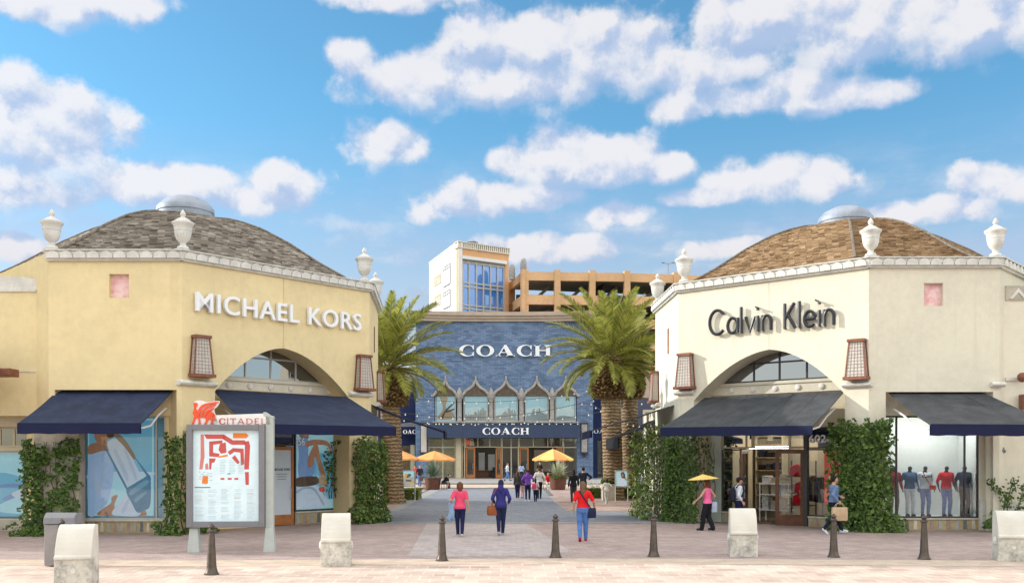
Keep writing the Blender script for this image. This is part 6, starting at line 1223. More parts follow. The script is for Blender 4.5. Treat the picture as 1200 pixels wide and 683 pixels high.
# ================================================================== PEOPLE
def ik(a, c, l0, l1, hint):
    a, c = Vector(a), Vector(c); d = c - a; L_ = min(d.length, (l0 + l1) * .999); dn = d.normalized(); c = a + dn * L_
    x = (l0 * l0 - l1 * l1 + L_ * L_) / (2 * L_); h = math.sqrt(max(l0 * l0 - x * x, 0)); hv = Vector(hint); hv = (hv - dn * hv.dot(dn)).normalized(); return a + dn * x + hv * h, c
def caps(mb, pts, rads, n=12):
    """tapered limb with round ends, closed"""
    for i in range(len(pts) - 1):
        p, q = Vector(pts[i]), Vector(pts[i + 1]); t = (q - p).normalized(); r0, r1 = rads[i], rads[i + 1]; path = []; rr = []
        for a in (-88, -60, -30, 0): path.append(p + t * r0 * math.sin(R(a))); rr.append(r0 * math.cos(R(a)))
        for a in (0, 30, 60, 88): path.append(q + t * r1 * math.sin(R(a))); rr.append(r1 * math.cos(R(a)))
        up = Vector((0, 1, 0)) if abs(t.y) < .8 else Vector((1, 0, 0)); u = t.cross(up).normalized(); v = u.cross(t)
        mb.rings([[c + (u * math.cos(k * 2 * math.pi / n) + v * math.sin(k * 2 * math.pi / n)) * r for k in range(n)] for c, r in zip(path, rr)])
def fuse(mb, name, m, parent, vox, smooth=4):
    me = bpy.data.meshes.new('raw'); me.from_pydata([v for v in mb.v], [], mb.f); bm = bmesh.new(); bm.from_mesh(me); bmesh.ops.recalc_face_normals(bm, faces=bm.faces); bm.to_mesh(me); bm.free()
    o = bpy.data.objects.new('raw', me); COL.objects.link(o); r = o.modifiers.new('r', 'REMESH'); r.mode = 'VOXEL'; r.voxel_size = vox; s = o.modifiers.new('s', 'SMOOTH'); s.factor = .5; s.iterations = smooth
    res = real_mesh(o); bpy.data.objects.remove(o); bpy.data.meshes.remove(me); res.materials.clear(); res.materials.append(m); res.polygons.foreach_set('use_smooth', [True] * len(res.polygons)); res.name = name
    o = bpy.data.objects.new(name, res); COL.objects.link(o); o.parent = parent; return o
CL = {}
def cloth(n, c, rough=.85, alt=None, var=.10, vs=9):
    if n not in CL: CL[n] = mat('fabric_' + n, c, rough, var, vs, .9, 16, spec=.15, alt=alt)
    return CL[n]
SKIN = [mat('skin', (.52, .30, .20), .5, .04, 9, spec=.35), mat('skin_tan', (.40, .22, .14), .5, .04, 9, spec=.35)]
EYE = mat('eye', (.02, .015, .012), .2, 0); LIP = mat('lip', (.36, .13, .11), .5, 0)
def hair(n): return {'brown': cloth('hair_brown', (.085, .042, .024), .6, vs=30, var=.3), 'dark': cloth('hair_dark', (.018, .014, .012), .55, vs=30, var=.3), 'auburn': cloth('hair_auburn', (.14, .055, .028), .6, vs=30, var=.3), 'light': cloth('hair_light', (.17, .10, .055), .6, vs=30, var=.3)}[n]
def person(loc, heading, H, label, lf, rf, lh, rh, top, topc, sleeve, hem, legs, legc, shoe, hairc, hairlen, fem=True, lean=0, drop=0, skin=0, vox=.0105, legcut=1.0, hood=False, cap=None, mannequin=False, group=None, legw=1.0, skirt=None, name='person', topalt=None):
    """feet and hands in body coordinates for a 1.70 m figure facing +y; hands relative to the body before leaning"""
    k = H / 1.7; root = thing(name, loc, label, 'mannequin' if mannequin else 'person', group); root.rotation_euler = (0, 0, heading); root.scale = (k, k, k)
    sk = cloth('mannequin', (.035, .04, .05), .4) if mannequin else SKIN[skin]; la = R(lean); pv = Vector((0, 0, .93)); off = Vector((0, 0, -drop))
    def T(p): p = Vector(p) - pv; c, s = math.cos(-la), math.sin(-la); return Vector((p.x, p.y * c - p.z * s, p.y * s + p.z * c)) + pv + off
    hipw, wai, sho = (.172, .125, .148) if fem else (.16, .142, .165)
    ring = [(.81, .10, .085, 0), (.87, hipw * .95, .118, -.01), (.94, hipw, .125, -.015), (1.02, (hipw + wai) / 2, .108, -.005), (1.10, wai, .098, 0), (1.20, wai + .012, .102, .005), (1.30, sho - .002, .116, .008), (1.37, sho, .105, 0), (1.42, sho * .82, .082, -.008), (1.46, .085, .066, -.01), (1.50, .056, .056, 0)]
    def torso(mb, z0, z1, inf, flare=0.0):
        rr = []; zs = [z0] + [r[0] for r in ring if z0 + .015 < r[0] < z1 - .015] + [z1]
        for z in zs:
            for a, b in zip(ring, ring[1:]):
                if a[0] <= z <= b[0]: t = (z - a[0]) / (b[0] - a[0]); q = [a[i] + (b[i] - a[i]) * t for i in range(4)]; break
            else: q = ring[0]
            f = 1 + flare * max(0, (1.15 - z)); rr.append([T(((q[1] + inf) * f * math.cos(j * math.pi / 12), q[3] + (q[2] + inf) * f * math.sin(j * math.pi / 12), z)) for j in range(24)])
        mb.rings(rr)
    b = MB(); torso(b, .81, 1.50, 0); caps(b, [T((0, -.005, 1.44)), T((0, .02, 1.55))], [.056, .052])
    hc = T((0, .03, 1.605))
    if not mannequin:
        b.ball(hc, (.077, .094, .112), 16, 12); b.ball(hc + Vector((0, .025, -.055)), (.056, .062, .058), 12, 8); b.ball(hc + Vector((0, .098, -.012)), (.015, .024, .024), 8, 6)
        b.ball(hc + Vector((0, .075, .035)), (.055, .022, .018), 8, 6)
        for s in (-1, 1): b.ball(hc + Vector((s * .079, -.005, -.005)), (.013, .024, .034), 8, 6)
    else: b.ball(hc + Vector((0, 0, -.02)), (.07, .085, .075), 12, 8)
    arms, lgs = [], []
    for s, hnd in ((-1, lh), (1, rh)):
        sh = T((s * (sho + .018), -.005, 1.395)); w_ = T(hnd); el, w_ = ik(sh, w_, .285, .255, T((s * .12, -.9, .6)) - T((0, 0, 0))); arms.append((sh, el, w_))
        caps(b, [T((s * sho * .5, 0, 1.40)), sh, el, w_], [.06, .052, .040, .028]); fd = (w_ - el).normalized(); cr = Vector((s * 1.0, 0, 0)); cr = (cr - fd * cr.dot(fd)).normalized(); nn = fd.cross(cr).normalized(); nn = nn if nn.y > 0 else -nn
        # palm faces the thigh: width runs front to back
        wd = nn; pc = w_ + fd * .045; inn = -cr
        b.rings([[w_ + fd * d + (wd * math.cos(j * .785) * a + inn * math.sin(j * .785) * c_) for j in range(8)] for d, a, c_ in ((-.005, .022, .018), (.03, .036, .017), (.075, .041, .015), (.092, .036, .012))])
        for i, (x, l_) in enumerate(((.031, .070), (.011, .078), (-.010, .072), (-.030, .056))):
            p0 = w_ + fd * .085 + wd * x; p1 = p0 + (fd * .9 + inn * .25) * l_ * .55; p2 = p1 + (fd * .6 + inn * .75) * l_ * .5; caps(b, [p0 - fd * .02, p1, p2], [.0105, .0098, .0085], 8)
        p0 = w_ + fd * .025 + wd * .03; p1 = p0 + (wd * .8 + fd * .6 + inn * .2) * .034; p2 = p1 + (fd * .9 + wd * .2 + inn * .3) * .032; caps(b, [p0, p1, p2], [.013, .011, .0095], 8)
    for s, ft in ((-1, lf), (1, rf)):
        hp = Vector((s * .088, -.005, .89)) + off; an = Vector(ft) + Vector((0, 0, .075)); kn, an = ik(hp, an, .425, .405, (s * .06, 1, 0)); lgs.append((hp, kn, an)); caps(b, [hp, kn], [.088 if fem else .084, .056]); cm = kn.lerp(an, .32) + Vector((0, -.012, 0)); caps(b, [kn, cm, an], [.054, .052, .035])
        tl = R(45) if ft[2] > .05 else 0; fd = Vector((0, math.cos(tl), -math.sin(tl))); caps(b, [an + Vector((0, 0, -.035)), an + fd * .13 + Vector((0, 0, -.05))], [.036, .028])
        sh_ = MB(); heel = an + Vector((0, -.03, -.035)) if not tl else an + Vector((0, -.02, -.03)); caps(sh_, [heel, heel + fd * .11 + Vector((0, 0, -.0)), heel + fd * .20 + Vector((0, 0, -.008))], [.043, .044, .034]); sh_.rings([[heel + fd * a + Vector((x, 0, -.035)) for x, a in ((-.04, -.035), (.04, -.035), (.045, .12), (.03, .225), (-.03, .225), (-.045, .12))], [heel + fd * a + Vector((x, 0, -.046)) for x, a in ((-.04, -.035), (.04, -.035), (.045, .12), (.03, .225), (-.03, .225), (-.045, .12))]])
        fuse(sh_, 'shoe', shoe, root, vox, 3)
    fuse(b, 'body', sk, root, vox)
    # clothes
    t = MB(); torso(t, hem, 1.455 if not hood else 1.49, .017, .12 if fem else .10)
    for s, (sh, el, w_) in zip((-1, 1), arms):
        if sleeve > 0:
            e = el if sleeve >= .5 else sh.lerp(el, sleeve * 2); caps(t, [T((s * sho * .55, 0, 1.40)), sh, e], [.068, .068, .060 - .004 * (sleeve >= .5)])
            if sleeve > .5: caps(t, [el, el.lerp(w_, min(1, (sleeve - .5) * 2))], [.056, .043])
        else: caps(t, [T((s * sho * .5, 0, 1.40)), T((s * (sho - .01), 0, 1.40))], [.066, .060])
    if hood: caps(t, [T((0, -.06, 1.42)), T((0, -.07, 1.50))], [.10, .09])
    fuse(t, top, topc, root, vox * 1.2, 5)
    g = MB(); rr = []; z1 = 1.07
    for z, rx, ry, cy in ((.80, .11, .10, 0), (.86, hipw * .98, .122, -.012), (.94, hipw + .002, .130, -.016), (1.02, (hipw + wai) / 2 + .004, .113, -.005), (z1, wai + .012, .106, 0)): rr.append([Vector((( rx + .008) * math.cos(j * math.pi / 12), cy + (ry + .008) * math.sin(j * math.pi / 12), z)) + off for j in range(24)])
    g.rings(rr)
    for hp, kn, an in lgs:
        caps(g, [hp, kn], [(.098 if fem else .096) * (1 + (legw - 1) * .3), .070 * legw])
        if legcut > .5: e = kn.lerp(an, min(1, (legcut - .5) * 2)); caps(g, [kn, kn.lerp(e, .35) + Vector((0, -.01, 0)), e - Vector((0, 0, .02))], [.068 * legw, .066 * legw, .050 * legw * (1.15 if legw > 1.1 else 1)])
    fuse(g, legs, legc, root, vox * 1.2, 4)
    if not mannequin:
        hr = MB(); hr.ball(hc + Vector((0, -.014, .022)), (.088, .098, .106), 16, 12)
        if hairlen > 0: caps(hr, [hc + Vector((0, -.045, .02)), hc + Vector((0, -.075, -.09)), hc + Vector((0, -.095, -.09 - hairlen))], [.088, .085, .055 + .02 * min(1, hairlen * 3)])
        if hairlen < .12 and hairlen > 0:
            for s in (-1, 1): caps(hr, [hc + Vector((s * .05, -.02, .04)), hc + Vector((s * .066, -.01, -.075))], [.055, .040])
        # keep the face clear
        hr.v = [Vector((v.x, min(v.y, hc.y + (.068 if v.z > hc.z + .055 else .012)), v.z)) for v in hr.v]
        fuse(hr, 'hair', hairc, root, vox, 3)
        for s in (-1, 1): e = MB(); e.ball(hc + Vector((s * .031, .084, .008)), (.013, .012, .008), 8, 6); e.build('eye', EYE, root, smooth=True, fix=False).location = (0, 0, 0)
        e = MB(); e.ball(hc + Vector((0, .083, -.058)), (.022, .010, .008), 8, 6); e.build('mouth', LIP, root, smooth=True)
        if cap is not None:
            c_ = MB(); c_.ball(hc + Vector((0, -.008, .045)), (.096, .108, .088), 14, 8); c_.v = [Vector((v.x, v.y, max(v.z, hc.z + .03))) for v in c_.v]; c_.prism([hc + Vector((math.cos(R(a)) * .085, .07 + math.sin(R(a)) * .10, .035)) for a in range(0, 181, 20)], [hc + Vector((math.cos(R(a)) * .085, .07 + math.sin(R(a)) * .10, .05)) for a in range(0, 181, 20)]); fuse(c_, 'cap', cap, root, vox, 2)
    for c in root.children:                          # meshes built by MB.build subtracted the root location: put those back
        if c.name.split('.')[0] in ('eye', 'mouth'):
            c.data.transform(Matrix.Translation(Vector(loc)))
    root['k'] = k; del root['k']
    M4 = Matrix.Translation(Vector(loc)) @ Matrix.Rotation(heading, 4, 'Z') @ Matrix.Scale(k, 4)
    return root, M4, arms, hc
def wpos(M4, p): return M4 @ Vector(p)
def bag(name, loc, label, w_, d, h, m, handle=.12, rz=0, soft=0, strap=None):
    t = thing(name, loc, label, 'bag'); x, y, z = loc; mb = MB(); ca, sa = math.cos(rz), math.sin(rz); f = lambda a, b, c: Vector((x + a * ca - b * sa, y + a * sa + b * ca, z + c))
    n = 16; rr = []
    for zz, kx, ky in ((0, .92, .9), (.02, 1, 1), (h * .5, 1 + soft, 1 + soft * 1.5), (h - .02, .97, .8 - soft * .5), (h, .95, .7 - soft * .5)):
        rr.append([f((abs(math.cos(a)) ** .35) * math.copysign(1, math.cos(a)) * w_ / 2 * kx, (abs(math.sin(a)) ** .35) * math.copysign(1, math.sin(a)) * d / 2 * ky, zz) for a in [2 * math.pi * (j + .5) / n for j in range(n)]])
    mb.rings(rr); mb.build('bag_body', m, t, smooth=True)
    if handle:
        for s in (-1, 1): mb = MB(); mb.tube([f(w_ * .28 * math.cos(R(a)), s * d * .25, h - .02 + handle * math.sin(R(a))) for a in range(0, 181, 20)], .008, 5); mb.build('handle', m, t, smooth=True)
    if strap: mb = MB(); mb.tube(strap, .011, 5, 1.8); mb.build('strap', m, t, smooth=True)
    return t
NAVY, BLACK, JEANS, DKJ = cloth('navy', (.018, .022, .075)), cloth('black', (.016, .016, .020)), cloth('jeans', (.075, .16, .42), alt=(.12, .24, .52)), cloth('dark_jeans', (.020, .028, .075))
WHITE, PINKC, RED, PURP = cloth('white', (.72, .72, .72)), cloth('coral_pink', (.80, .085, .17)), cloth('red', (.72, .018, .022)), cloth('purple', (.20, .07, .42))
# --- the three walking away in front
p = gnd(539, 628.5)
_, A, arms, hc = person(p, R(4), 1.64, 'woman in a coral pink top and navy trousers walking away, denim jacket over her arm', (-.06, .10, 0), (.06, -.16, .03), (-.26, .10, 1.02), (.27, -.02, .88), 'shirt', PINKC, .36, .88, 'trousers', NAVY, cloth('pale_shoe', (.50, .46, .42)), hair('auburn'), .05)
jk = wpos(A, (-.25, .08, .98)); mb = MB()
for i in range(7): o = Vector((rnd.uniform(-.06, .06), rnd.uniform(-.07, .07), 0)); caps(mb, [jk + o + Vector((0, 0, .05)), jk + o * 1.3 + Vector((rnd.uniform(-.04, .04), 0, -.22)), jk + o * 1.2 + Vector((rnd.uniform(-.06, .06), 0, -.34 - rnd.random() * .12))], [.055, .05, .035])
t = thing('denim_jacket', jk, 'light blue denim jacket hanging over the arm of the woman in pink', 'jacket')
o = fuse(mb, 'jacket_cloth', cloth('light_denim', (.20, .32, .50), alt=(.34, .46, .62)), t, .014, 4); o.data.transform(Matrix.Translation(-jk))
p = gnd(587, 627)
_, A, arms, hc = person(p, R(-3), 1.70, 'person in a navy hoodie with a dark headscarf walking away', (-.05, -.20, .06), (.045, .14, 0), (-.22, .12, 1.02), (.24, .16, 1.02), 'hoodie', cloth('navy_hoodie', (.035, .032, .17), alt=(.045, .042, .20)), 1.0, .86, 'trousers', DKJ, cloth('sneaker_grey', (.40, .43, .46)), cloth('headscarf', (.020, .024, .055)), .20, hood=True)
s0, s1 = wpos(A, (-.12, -.05, 1.47)), wpos(A, (-.22, -.05, .98)); bag('handbag', tuple(wpos(A, (-.25, -.02, .62))), 'brown leather shoulder bag on the hip of the hooded person', .34, .17, .30, cloth('brown_leather', (.30, .09, .035), .45), 0, R(20), .06, strap=[s0, wpos(A, (-.215, -.10, 1.30)), wpos(A, (-.26, -.08, 1.05)), wpos(A, (-.27, -.03, .88))])
p = gnd(683, 634)
_, A, arms, hc = person(p, R(-6), 1.70, 'woman in a red top and blue jeans walking away with long brown hair', (-.075, -.20, .07), (.075, .16, 0), (-.27, .02, .90), (.33, .16, .96), 'shirt', RED, .40, .96, 'jeans', JEANS, cloth('red_shoe', (.45, .035, .035)), hair('light'), .22, legw=1.08)
bag('handbag', tuple(wpos(A, (.255, .0, .68))), 'dark blue crossbody bag of the woman in the red top', .24, .12, .28, cloth('bag_navy', (.015, .022, .06), .5), 0, R(10), .05, strap=[wpos(A, (-.10, -.10, 1.45)), wpos(A, (0, -.14, 1.30)), wpos(A, (.14, -.135, 1.10)), wpos(A, (.24, -.04, .93))])
# --- by the right store
p = gnd(829, 621.5)
_, A, arms, hc = person(p, R(48), 1.64, 'woman in a sleeveless pink top and wide black trousers under a parasol', (-.09, .17, 0), (.09, -.17, .03), (-.34, .26, 1.00), (.20, .10, 1.12), 'blouse', cloth('bright_pink', (.85, .16, .36)), 0, .93, 'trousers', BLACK, cloth('dark_shoe', (.03, .025, .025)), hair('auburn'), .02, legw=1.3)
pt = wpos(A, (.04, .05, 1.74)); t = thing('parasol', tuple(pt - Vector((0, 0, .6))), 'pale yellow paper parasol held over the woman in pink and black', 'parasol'); mb = MB(); n = 20; tilt = Matrix.Rotation(R(-4), 3, 'Y')
ctr = pt + Vector((-.1, .1, .02)); rr = []
for q in (.02, .2, .4, .6, .8, 1): rr.append([ctr + tilt @ Vector((math.cos(2 * math.pi * j / n) * .50 * q, math.sin(2 * math.pi * j / n) * .50 * q, .16 * (1 - q) ** 1.0)) for j in range(n)])
mb.rings(rr + [[v - Vector((0, 0, .012)) for v in r] for r in rr[::-1]]); mb.build('canopy', M['umb_yellow'], t); mb = MB(); hd = arms[1][2]; mb.tube([wpos(A, hd) - Vector((0, 0, .06)), ctr + Vector((0, 0, .22))], .014, 6); mb.ball(ctr + Vector((0, 0, .2)), .03, 8, 6); mb.build('handle', M['wood_brown'], t)
mb = MB()
for j in range(10): a = 2 * math.pi * j / 10; mb.tube([ctr + Vector((0, 0, .13)), ctr + tilt @ Vector((math.cos(a) * .49, math.sin(a) * .49, -.015))], .006, 4)
mb.build('rib', M['wood_brown'], t)
bag('tote_bag', tuple(wpos(A, (.34, .0, .62))), 'pale blue tote bag hanging beside the woman with the parasol', .32, .12, .34, cloth('pale_tote', (.46, .54, .68)), .20, R(20))
p = gnd(865.5, 620)
_, A, arms, hc = person(p, R(-82), 1.72, 'man in a white shirt and dark cap with a backpack, walking right', (-.08, -.22, .05), (.08, .20, 0), (-.24, -.02, .90), (.25, .04, .92), 'shirt', cloth('pale_shirt', (.66, .70, .78)), .82, .96, 'trousers', NAVY, cloth('dark_shoe', (.03, .025, .025)), hair('dark'), 0, fem=False, cap=cloth('cap_navy', (.02, .022, .04)))
bk = wpos(A, (0, -.21, .98)); t = thing('backpack', tuple(bk), 'dark backpack on the man in the white shirt', 'backpack'); mb = MB(); q = lambda x, y, z: wpos(A, (x, y, z)); mb.rings([[q(math.cos(j * .524) * .14 * s, -.205 + math.sin(j * .524) * .085 * s, z) for j in range(12)] for z, s in ((.93, .6), (.96, 1), (1.15, 1.1), (1.30, .95), (1.40, .55))]); mb.build('pack', cloth('pack_dark', (.022, .026, .045)), t, smooth=True)
for s in (-1, 1): mb = MB(); mb.tube([q(s * .10, -.13, 1.38), q(s * .12, -.03, 1.475), q(s * .125, .09, 1.42), q(s * .13, .135, 1.28), q(s * .16, .02, 1.05), q(s * .12, -.13, 1.0)], .018, 6, 1.5); mb.build('strap', cloth('pack_dark', (.022, .026, .045)), t, smooth=True)
p = gnd(977, 625)
_, A, arms, hc = person(p, R(-84), 1.80, 'man in a grey blue sweater striding right with a paper bag', (-.08, .30, 0), (.08, -.34, .10), (-.25, .30, 1.10), (.26, .02, .98), 'sweater', cloth('grey_blue', (.12, .18, .32), alt=(.17, .24, .40)), .98, .94, 'trousers', cloth('dark_navy', (.014, .017, .035)), cloth('sneaker_white', (.66, .70, .76)), hair('dark'), 0, fem=False)
hp = wpos(A, arms[1][2]); mb = MB(); bag('paper_bag', (hp.x, hp.y - .12, hp.z - .60), 'tan paper carrier bag held by the man in the grey blue sweater', .50, .17, .42, cloth('kraft_paper', (.52, .38, .24), .8), .16, R(4))
# --- the group farther up the lane
GV = .014
person(gnd(606.5, 584.5), R(2), 1.58, 'girl with long brown hair in a grey top in the lane group', (-.05, .10, 0), (.05, -.10, .02), (-.22, .0, .86), (.22, .05, .86), 'shirt', cloth('charcoal', (.05, .05, .06)), .9, .90, 'trousers', DKJ, cloth('pale_shoe', (.5, .46, .42)), hair('brown'), .32, vox=GV)
person(gnd(612, 583.5), R(-2), 1.45, 'child in a dark top and pale pink trousers beside the long haired girl', (-.05, -.10, .02), (.05, .12, 0), (-.22, .05, .86), (.20, .1, .9), 'shirt', cloth('charcoal', (.05, .05, .06)), .8, .86, 'trousers', cloth('pale_pink', (.70, .44, .42)), cloth('dark_shoe', (.03, .025, .025)), hair('dark'), .05, vox=GV)
person(gnd(618.5, 586.5), R(0), 1.70, 'person in a purple hoodie and dark trousers in the lane group', (-.09, .06, 0), (.09, -.05, 0), (-.30, .05, 1.02), (.30, .05, 1.02), 'hoodie', PURP, 1, .88, 'trousers', DKJ, cloth('sneaker_white', (.66, .70, .76)), hair('dark'), 0, fem=False, hood=True, vox=GV)
_, A, _, _ = person(gnd(627.5, 587.5), R(0), 1.24, 'small child in a white and pink top in the lane group', (-.06, -.12, .02), (.06, .12, 0), (-.24, .05, .92), (.24, .0, .92), 'shirt', cloth('pale_pink_white', (.66, .55, .60), alt=(.74, .72, .74), vs=5), .7, .88, 'trousers', DKJ, cloth('dark_shoe', (.03, .025, .025)), hair('dark'), .12, vox=GV)
bag('backpack', tuple(wpos(A, (-.10, -.22, .98))), 'small pink bag on the small child in white', .24, .12, .28, PINKC, .05, 0, .06)
person(gnd(632, 584), R(0), 1.80, 'tall person in a white sweater and black trousers in the lane group', (-.07, -.08, .02), (.07, .12, 0), (-.28, .10, 1.0), (.28, .10, 1.0), 'sweater', cloth('cream_white', (.70, .68, .64)), 1, .92, 'trousers', BLACK, cloth('dark_shoe', (.03, .025, .025)), hair('brown'), 0, fem=False, vox=GV)
person(gnd(672, 589.5), R(4), 1.72, 'person in a black jacket and cap beside the taller man, seen from behind', (-.07, .12, 0), (.07, -.14, .03), (-.26, .0, .9), (.26, .08, .92), 'jacket', BLACK, 1, .84, 'trousers', cloth('charcoal', (.05, .05, .06)), cloth('pale_shoe', (.5, .46, .42)), hair('dark'), .08, vox=GV, cap=BLACK)
person(gnd(683.5, 588), R(-3), 1.86, 'tall man in a black sweater and grey trousers seen from behind', (-.08, -.12, .03), (.08, .12, 0), (-.27, .05, .92), (.30, .25, 1.12), 'sweater', cloth('dark_slate', (.025, .032, .045)), 1, .92, 'trousers', cloth('grey_trousers', (.12, .12, .13)), cloth('dark_shoe', (.03, .025, .025)), hair('dark'), 0, fem=False, vox=GV)
person(gnd(711, 590), R(14), 1.28, 'small child in a pale hooded coat beside the square planter box', (-.06, -.10, .02), (.06, .12, 0), (-.34, .0, .98), (.34, .02, 1.0), 'coat', cloth('pale_coat', (.62, .60, .56)), 1, .76, 'trousers', cloth('pale_trousers', (.52, .51, .48)), cloth('pale_shoe', (.5, .46, .42)), hair('dark'), .03, vox=GV, cap=cloth('charcoal', (.05, .05, .06)))
# --- sitting and passing by the brick store
_, A, arms, hc = person(gnd(519.5, 573.5), R(-100), 1.72, 'man in black sitting bent forward beside the dark agave pot', (-.12, .48, 0), (.12, .40, 0), (-.10, .52, 1.05), (.16, .50, 1.02), 'shirt', BLACK, .4, .94, 'trousers', cloth('charcoal', (.05, .05, .06)), cloth('sneaker_white', (.66, .70, .76)), hair('dark'), 0, fem=False, lean=38, drop=.40, vox=GV)
person(gnd(642, 573), R(190), 1.66, 'woman in a red top sitting left of the pale agave pot', (-.10, .45, 0), (.10, .45, 0), (-.16, .32, .98), (.16, .32, .98), 'shirt', RED, .5, .92, 'trousers', cloth('pale_trousers', (.52, .51, .48)), cloth('pale_shoe', (.5, .46, .42)), hair('dark'), .12, lean=8, drop=.40, vox=GV)
person(gnd(486.5, 567.5), R(150), 1.68, 'person in a red top under the half hidden umbrella, left of the dark pot', (-.06, .1, 0), (.06, -.1, 0), (-.24, .1, .95), (.22, .2, 1.05), 'shirt', RED, .45, .92, 'trousers', DKJ, cloth('dark_shoe', (.03, .025, .025)), hair('dark'), .10, vox=GV)
person(gnd(492, 569.5), R(-160), 1.75, 'person in a dark jacket standing behind the dark pot', (-.07, .08, 0), (.07, -.1, 0), (-.24, .12, .95), (.24, .1, .95), 'jacket', cloth('dark_slate', (.025, .032, .045)), 1, .88, 'trousers', JEANS, cloth('dark_shoe', (.03, .025, .025)), hair('dark'), 0, fem=False, vox=GV)
person(gnd(594.5, 563.5, .14), R(-75), 1.75, 'man in a pale blue shirt and blue jeans walking past the brick store doors', (-.08, .30, 0), (.08, -.30, .08), (-.24, .18, .95), (.24, -.12, .95), 'shirt', cloth('pale_shirt', (.66, .70, .78)), .5, .92, 'jeans', JEANS, cloth('dark_shoe', (.03, .025, .025)), hair('light'), 0, fem=False, vox=.016)
person(gnd(632.5, 562.5, .14), R(170), 1.80, 'person in black standing in the right doorway of the brick store', (-.09, 0, 0), (.09, 0, 0), (-.24, .05, .9), (.24, .1, .95), 'shirt', BLACK, .6, .90, 'trousers', BLACK, cloth('dark_shoe', (.03, .025, .025)), hair('dark'), 0, fem=False, vox=.016)
person(gnd(611, 563.0, .14), R(20), 1.70, 'person in a pale blue top at the brown right door of the brick store', (-.07, .1, 0), (.07, -.1, 0), (-.24, .05, .95), (.24, .1, .95), 'shirt', cloth('pale_blue', (.36, .46, .64)), .6, .9, 'trousers', DKJ, cloth('dark_shoe', (.03, .025, .025)), hair('dark'), .1, vox=.016)
# --- mannequins in the right window
def mann(px, label, top, topc, sl, legc, hem=.90, heading=180, H=1.72, alt=None):
    q_ = RA.px(px, 560, -1.05); z = RA.uv(1100, 606.5, OA)[1] + .03
    return person((q_.x, q_.y, z), R(heading), H, label, (-.09, .03, 0), (.09, 0, 0), (-.27, .06, .92), (.27, .04, .92), top, topc, sl, hem, 'trousers', legc, cloth('mannequin_shoe', (.03, .03, .035)), None, 0, fem=False, vox=.014, mannequin=True, name='mannequin', group='dressed mannequins in the shop window')
mann(1047, 'mannequin in a red jacket, nearest the leafy ivy column', 'jacket', cloth('dark_red', (.50, .05, .06), alt=(.22, .03, .05), vs=5), 1, BLACK); mann(1066, 'mannequin in a slate blue jacket with red lining', 'jacket', cloth('slate_blue', (.08, .16, .30)), 1, cloth('white_trousers', (.55, .60, .66)))
_, A, _, _ = mann(1084, 'mannequin in a white sweatshirt reading KLEIN with blue jeans', 'sweatshirt', cloth('cool_white', (.74, .78, .84)), 1, JEANS)
f = MB(); c_ = wpos(A, (0, 0, 1.28)); KF = Face((c_.x - 1, c_.y - .155), (c_.x + 1, c_.y - .155)); text_on(f, KF, 'KLEIN', 1 - .17, 1 + .17, c_.z, c_.z + .085, 0, .01, .02); mn = [o for o in bpy.data.objects if o.get('label', '').startswith('mannequin in a white sweat')][0]
lt = f.build('chest_lettering', M['letter_black'], mn); lt.matrix_parent_inverse = Matrix.Identity(4); lt.data.transform(Matrix.Translation(mn.location)); bpy.context.view_layer.update(); lt.data.transform(A.inverted())
bag('handbag', tuple(wpos(A, (-.17, .20, .88))), 'small red crossbody bag on the white mannequin', .20, .08, .15, RED, 0, 0, .04, strap=[wpos(A, (.11, .10, 1.46)), wpos(A, (.03, .155, 1.25)), wpos(A, (-.12, .17, 1.02))])
mann(1109, 'mannequin in a red and navy top with light jeans', 'shirt', cloth('bright_red', (.78, .025, .04)), .45, JEANS); mann(1130, 'mannequin in a navy jacket over red, at the right end of the row', 'jacket', cloth('navy_jacket', (.035, .05, .11)), 1, BLACK)
# dark mannequin figure in the lane shop
# ================================================================== GOODS IN THE RIGHT STORE
GF = 'shelves of folded clothes'
def shelf_unit(u0, u1, o0, label, rows, zt, goods, seed):
    r_ = random.Random(seed); t = thing('display_shelf', RB.pt((u0 + u1) / 2, 0, o0), label, 'shelf', GF); mb = MB(); mb.fbox(RB, u0, u1, .03, zt, o0 - .5, o0 - .46); mb.fbox(RB, u0 - .03, u0, .03, zt, o0 - .5, o0); mb.fbox(RB, u1, u1 + .03, .03, zt, o0 - .5, o0); mb.build('frame', M['frame_cream'], t)
    for i in range(rows):
        z = .35 + (zt - .45) * i / (rows - .4); mb = MB(); mb.fbox(RB, u0, u1, z, z + .035, o0 - .46, o0 + .02); mb.build('shelf_board', M['shelf_wood'], t)
        u = u0 + .06
        while u < u1 - .25:
            st = MB(); n = r_.randint(3, 6); w_ = .26
            for k in range(n): st.fbox(RB, u + r_.uniform(0, .02), u + w_ - r_.uniform(0, .02), z + .037 + k * .05, z + .082 + k * .05, o0 - .40, o0 - r_.uniform(.03, .07))
            g = st.build('clothes_stack', cloth(*r_.choice(goods)), None, loc=tuple(RB.pt(u + .13, z, o0)), bevel=.012); tag(g, 'stack of folded clothes on a shelf inside the right store', 'clothes', 'folded clothes stacks on the store shelves'); u += w_ + .05
    return t
M['shelf_wood'] = mat('shelf_wood', (.48, .32, .16), .5, .1, 4)
dk = [('g_black', (.025, .025, .03)), ('g_charcoal', (.06, .06, .065)), ('g_navy', (.03, .04, .09)), ('g_brown', (.12, .08, .05))]; kh = [('g_khaki', (.46, .38, .26)), ('g_sand', (.56, .48, .36)), ('g_grey', (.30, .29, .28)), ('g_white', (.66, .64, .60))]
sb = lambda px, o: RB.uv(px, 560, o)[0]
shelf_unit(sb(846, OB - .9), sb(858, OB - .9), OB - .9, 'green black shelving behind the left shop pane', 7, 3.0, [('g_green', (.03, .06, .045)), dk[0]], 1)
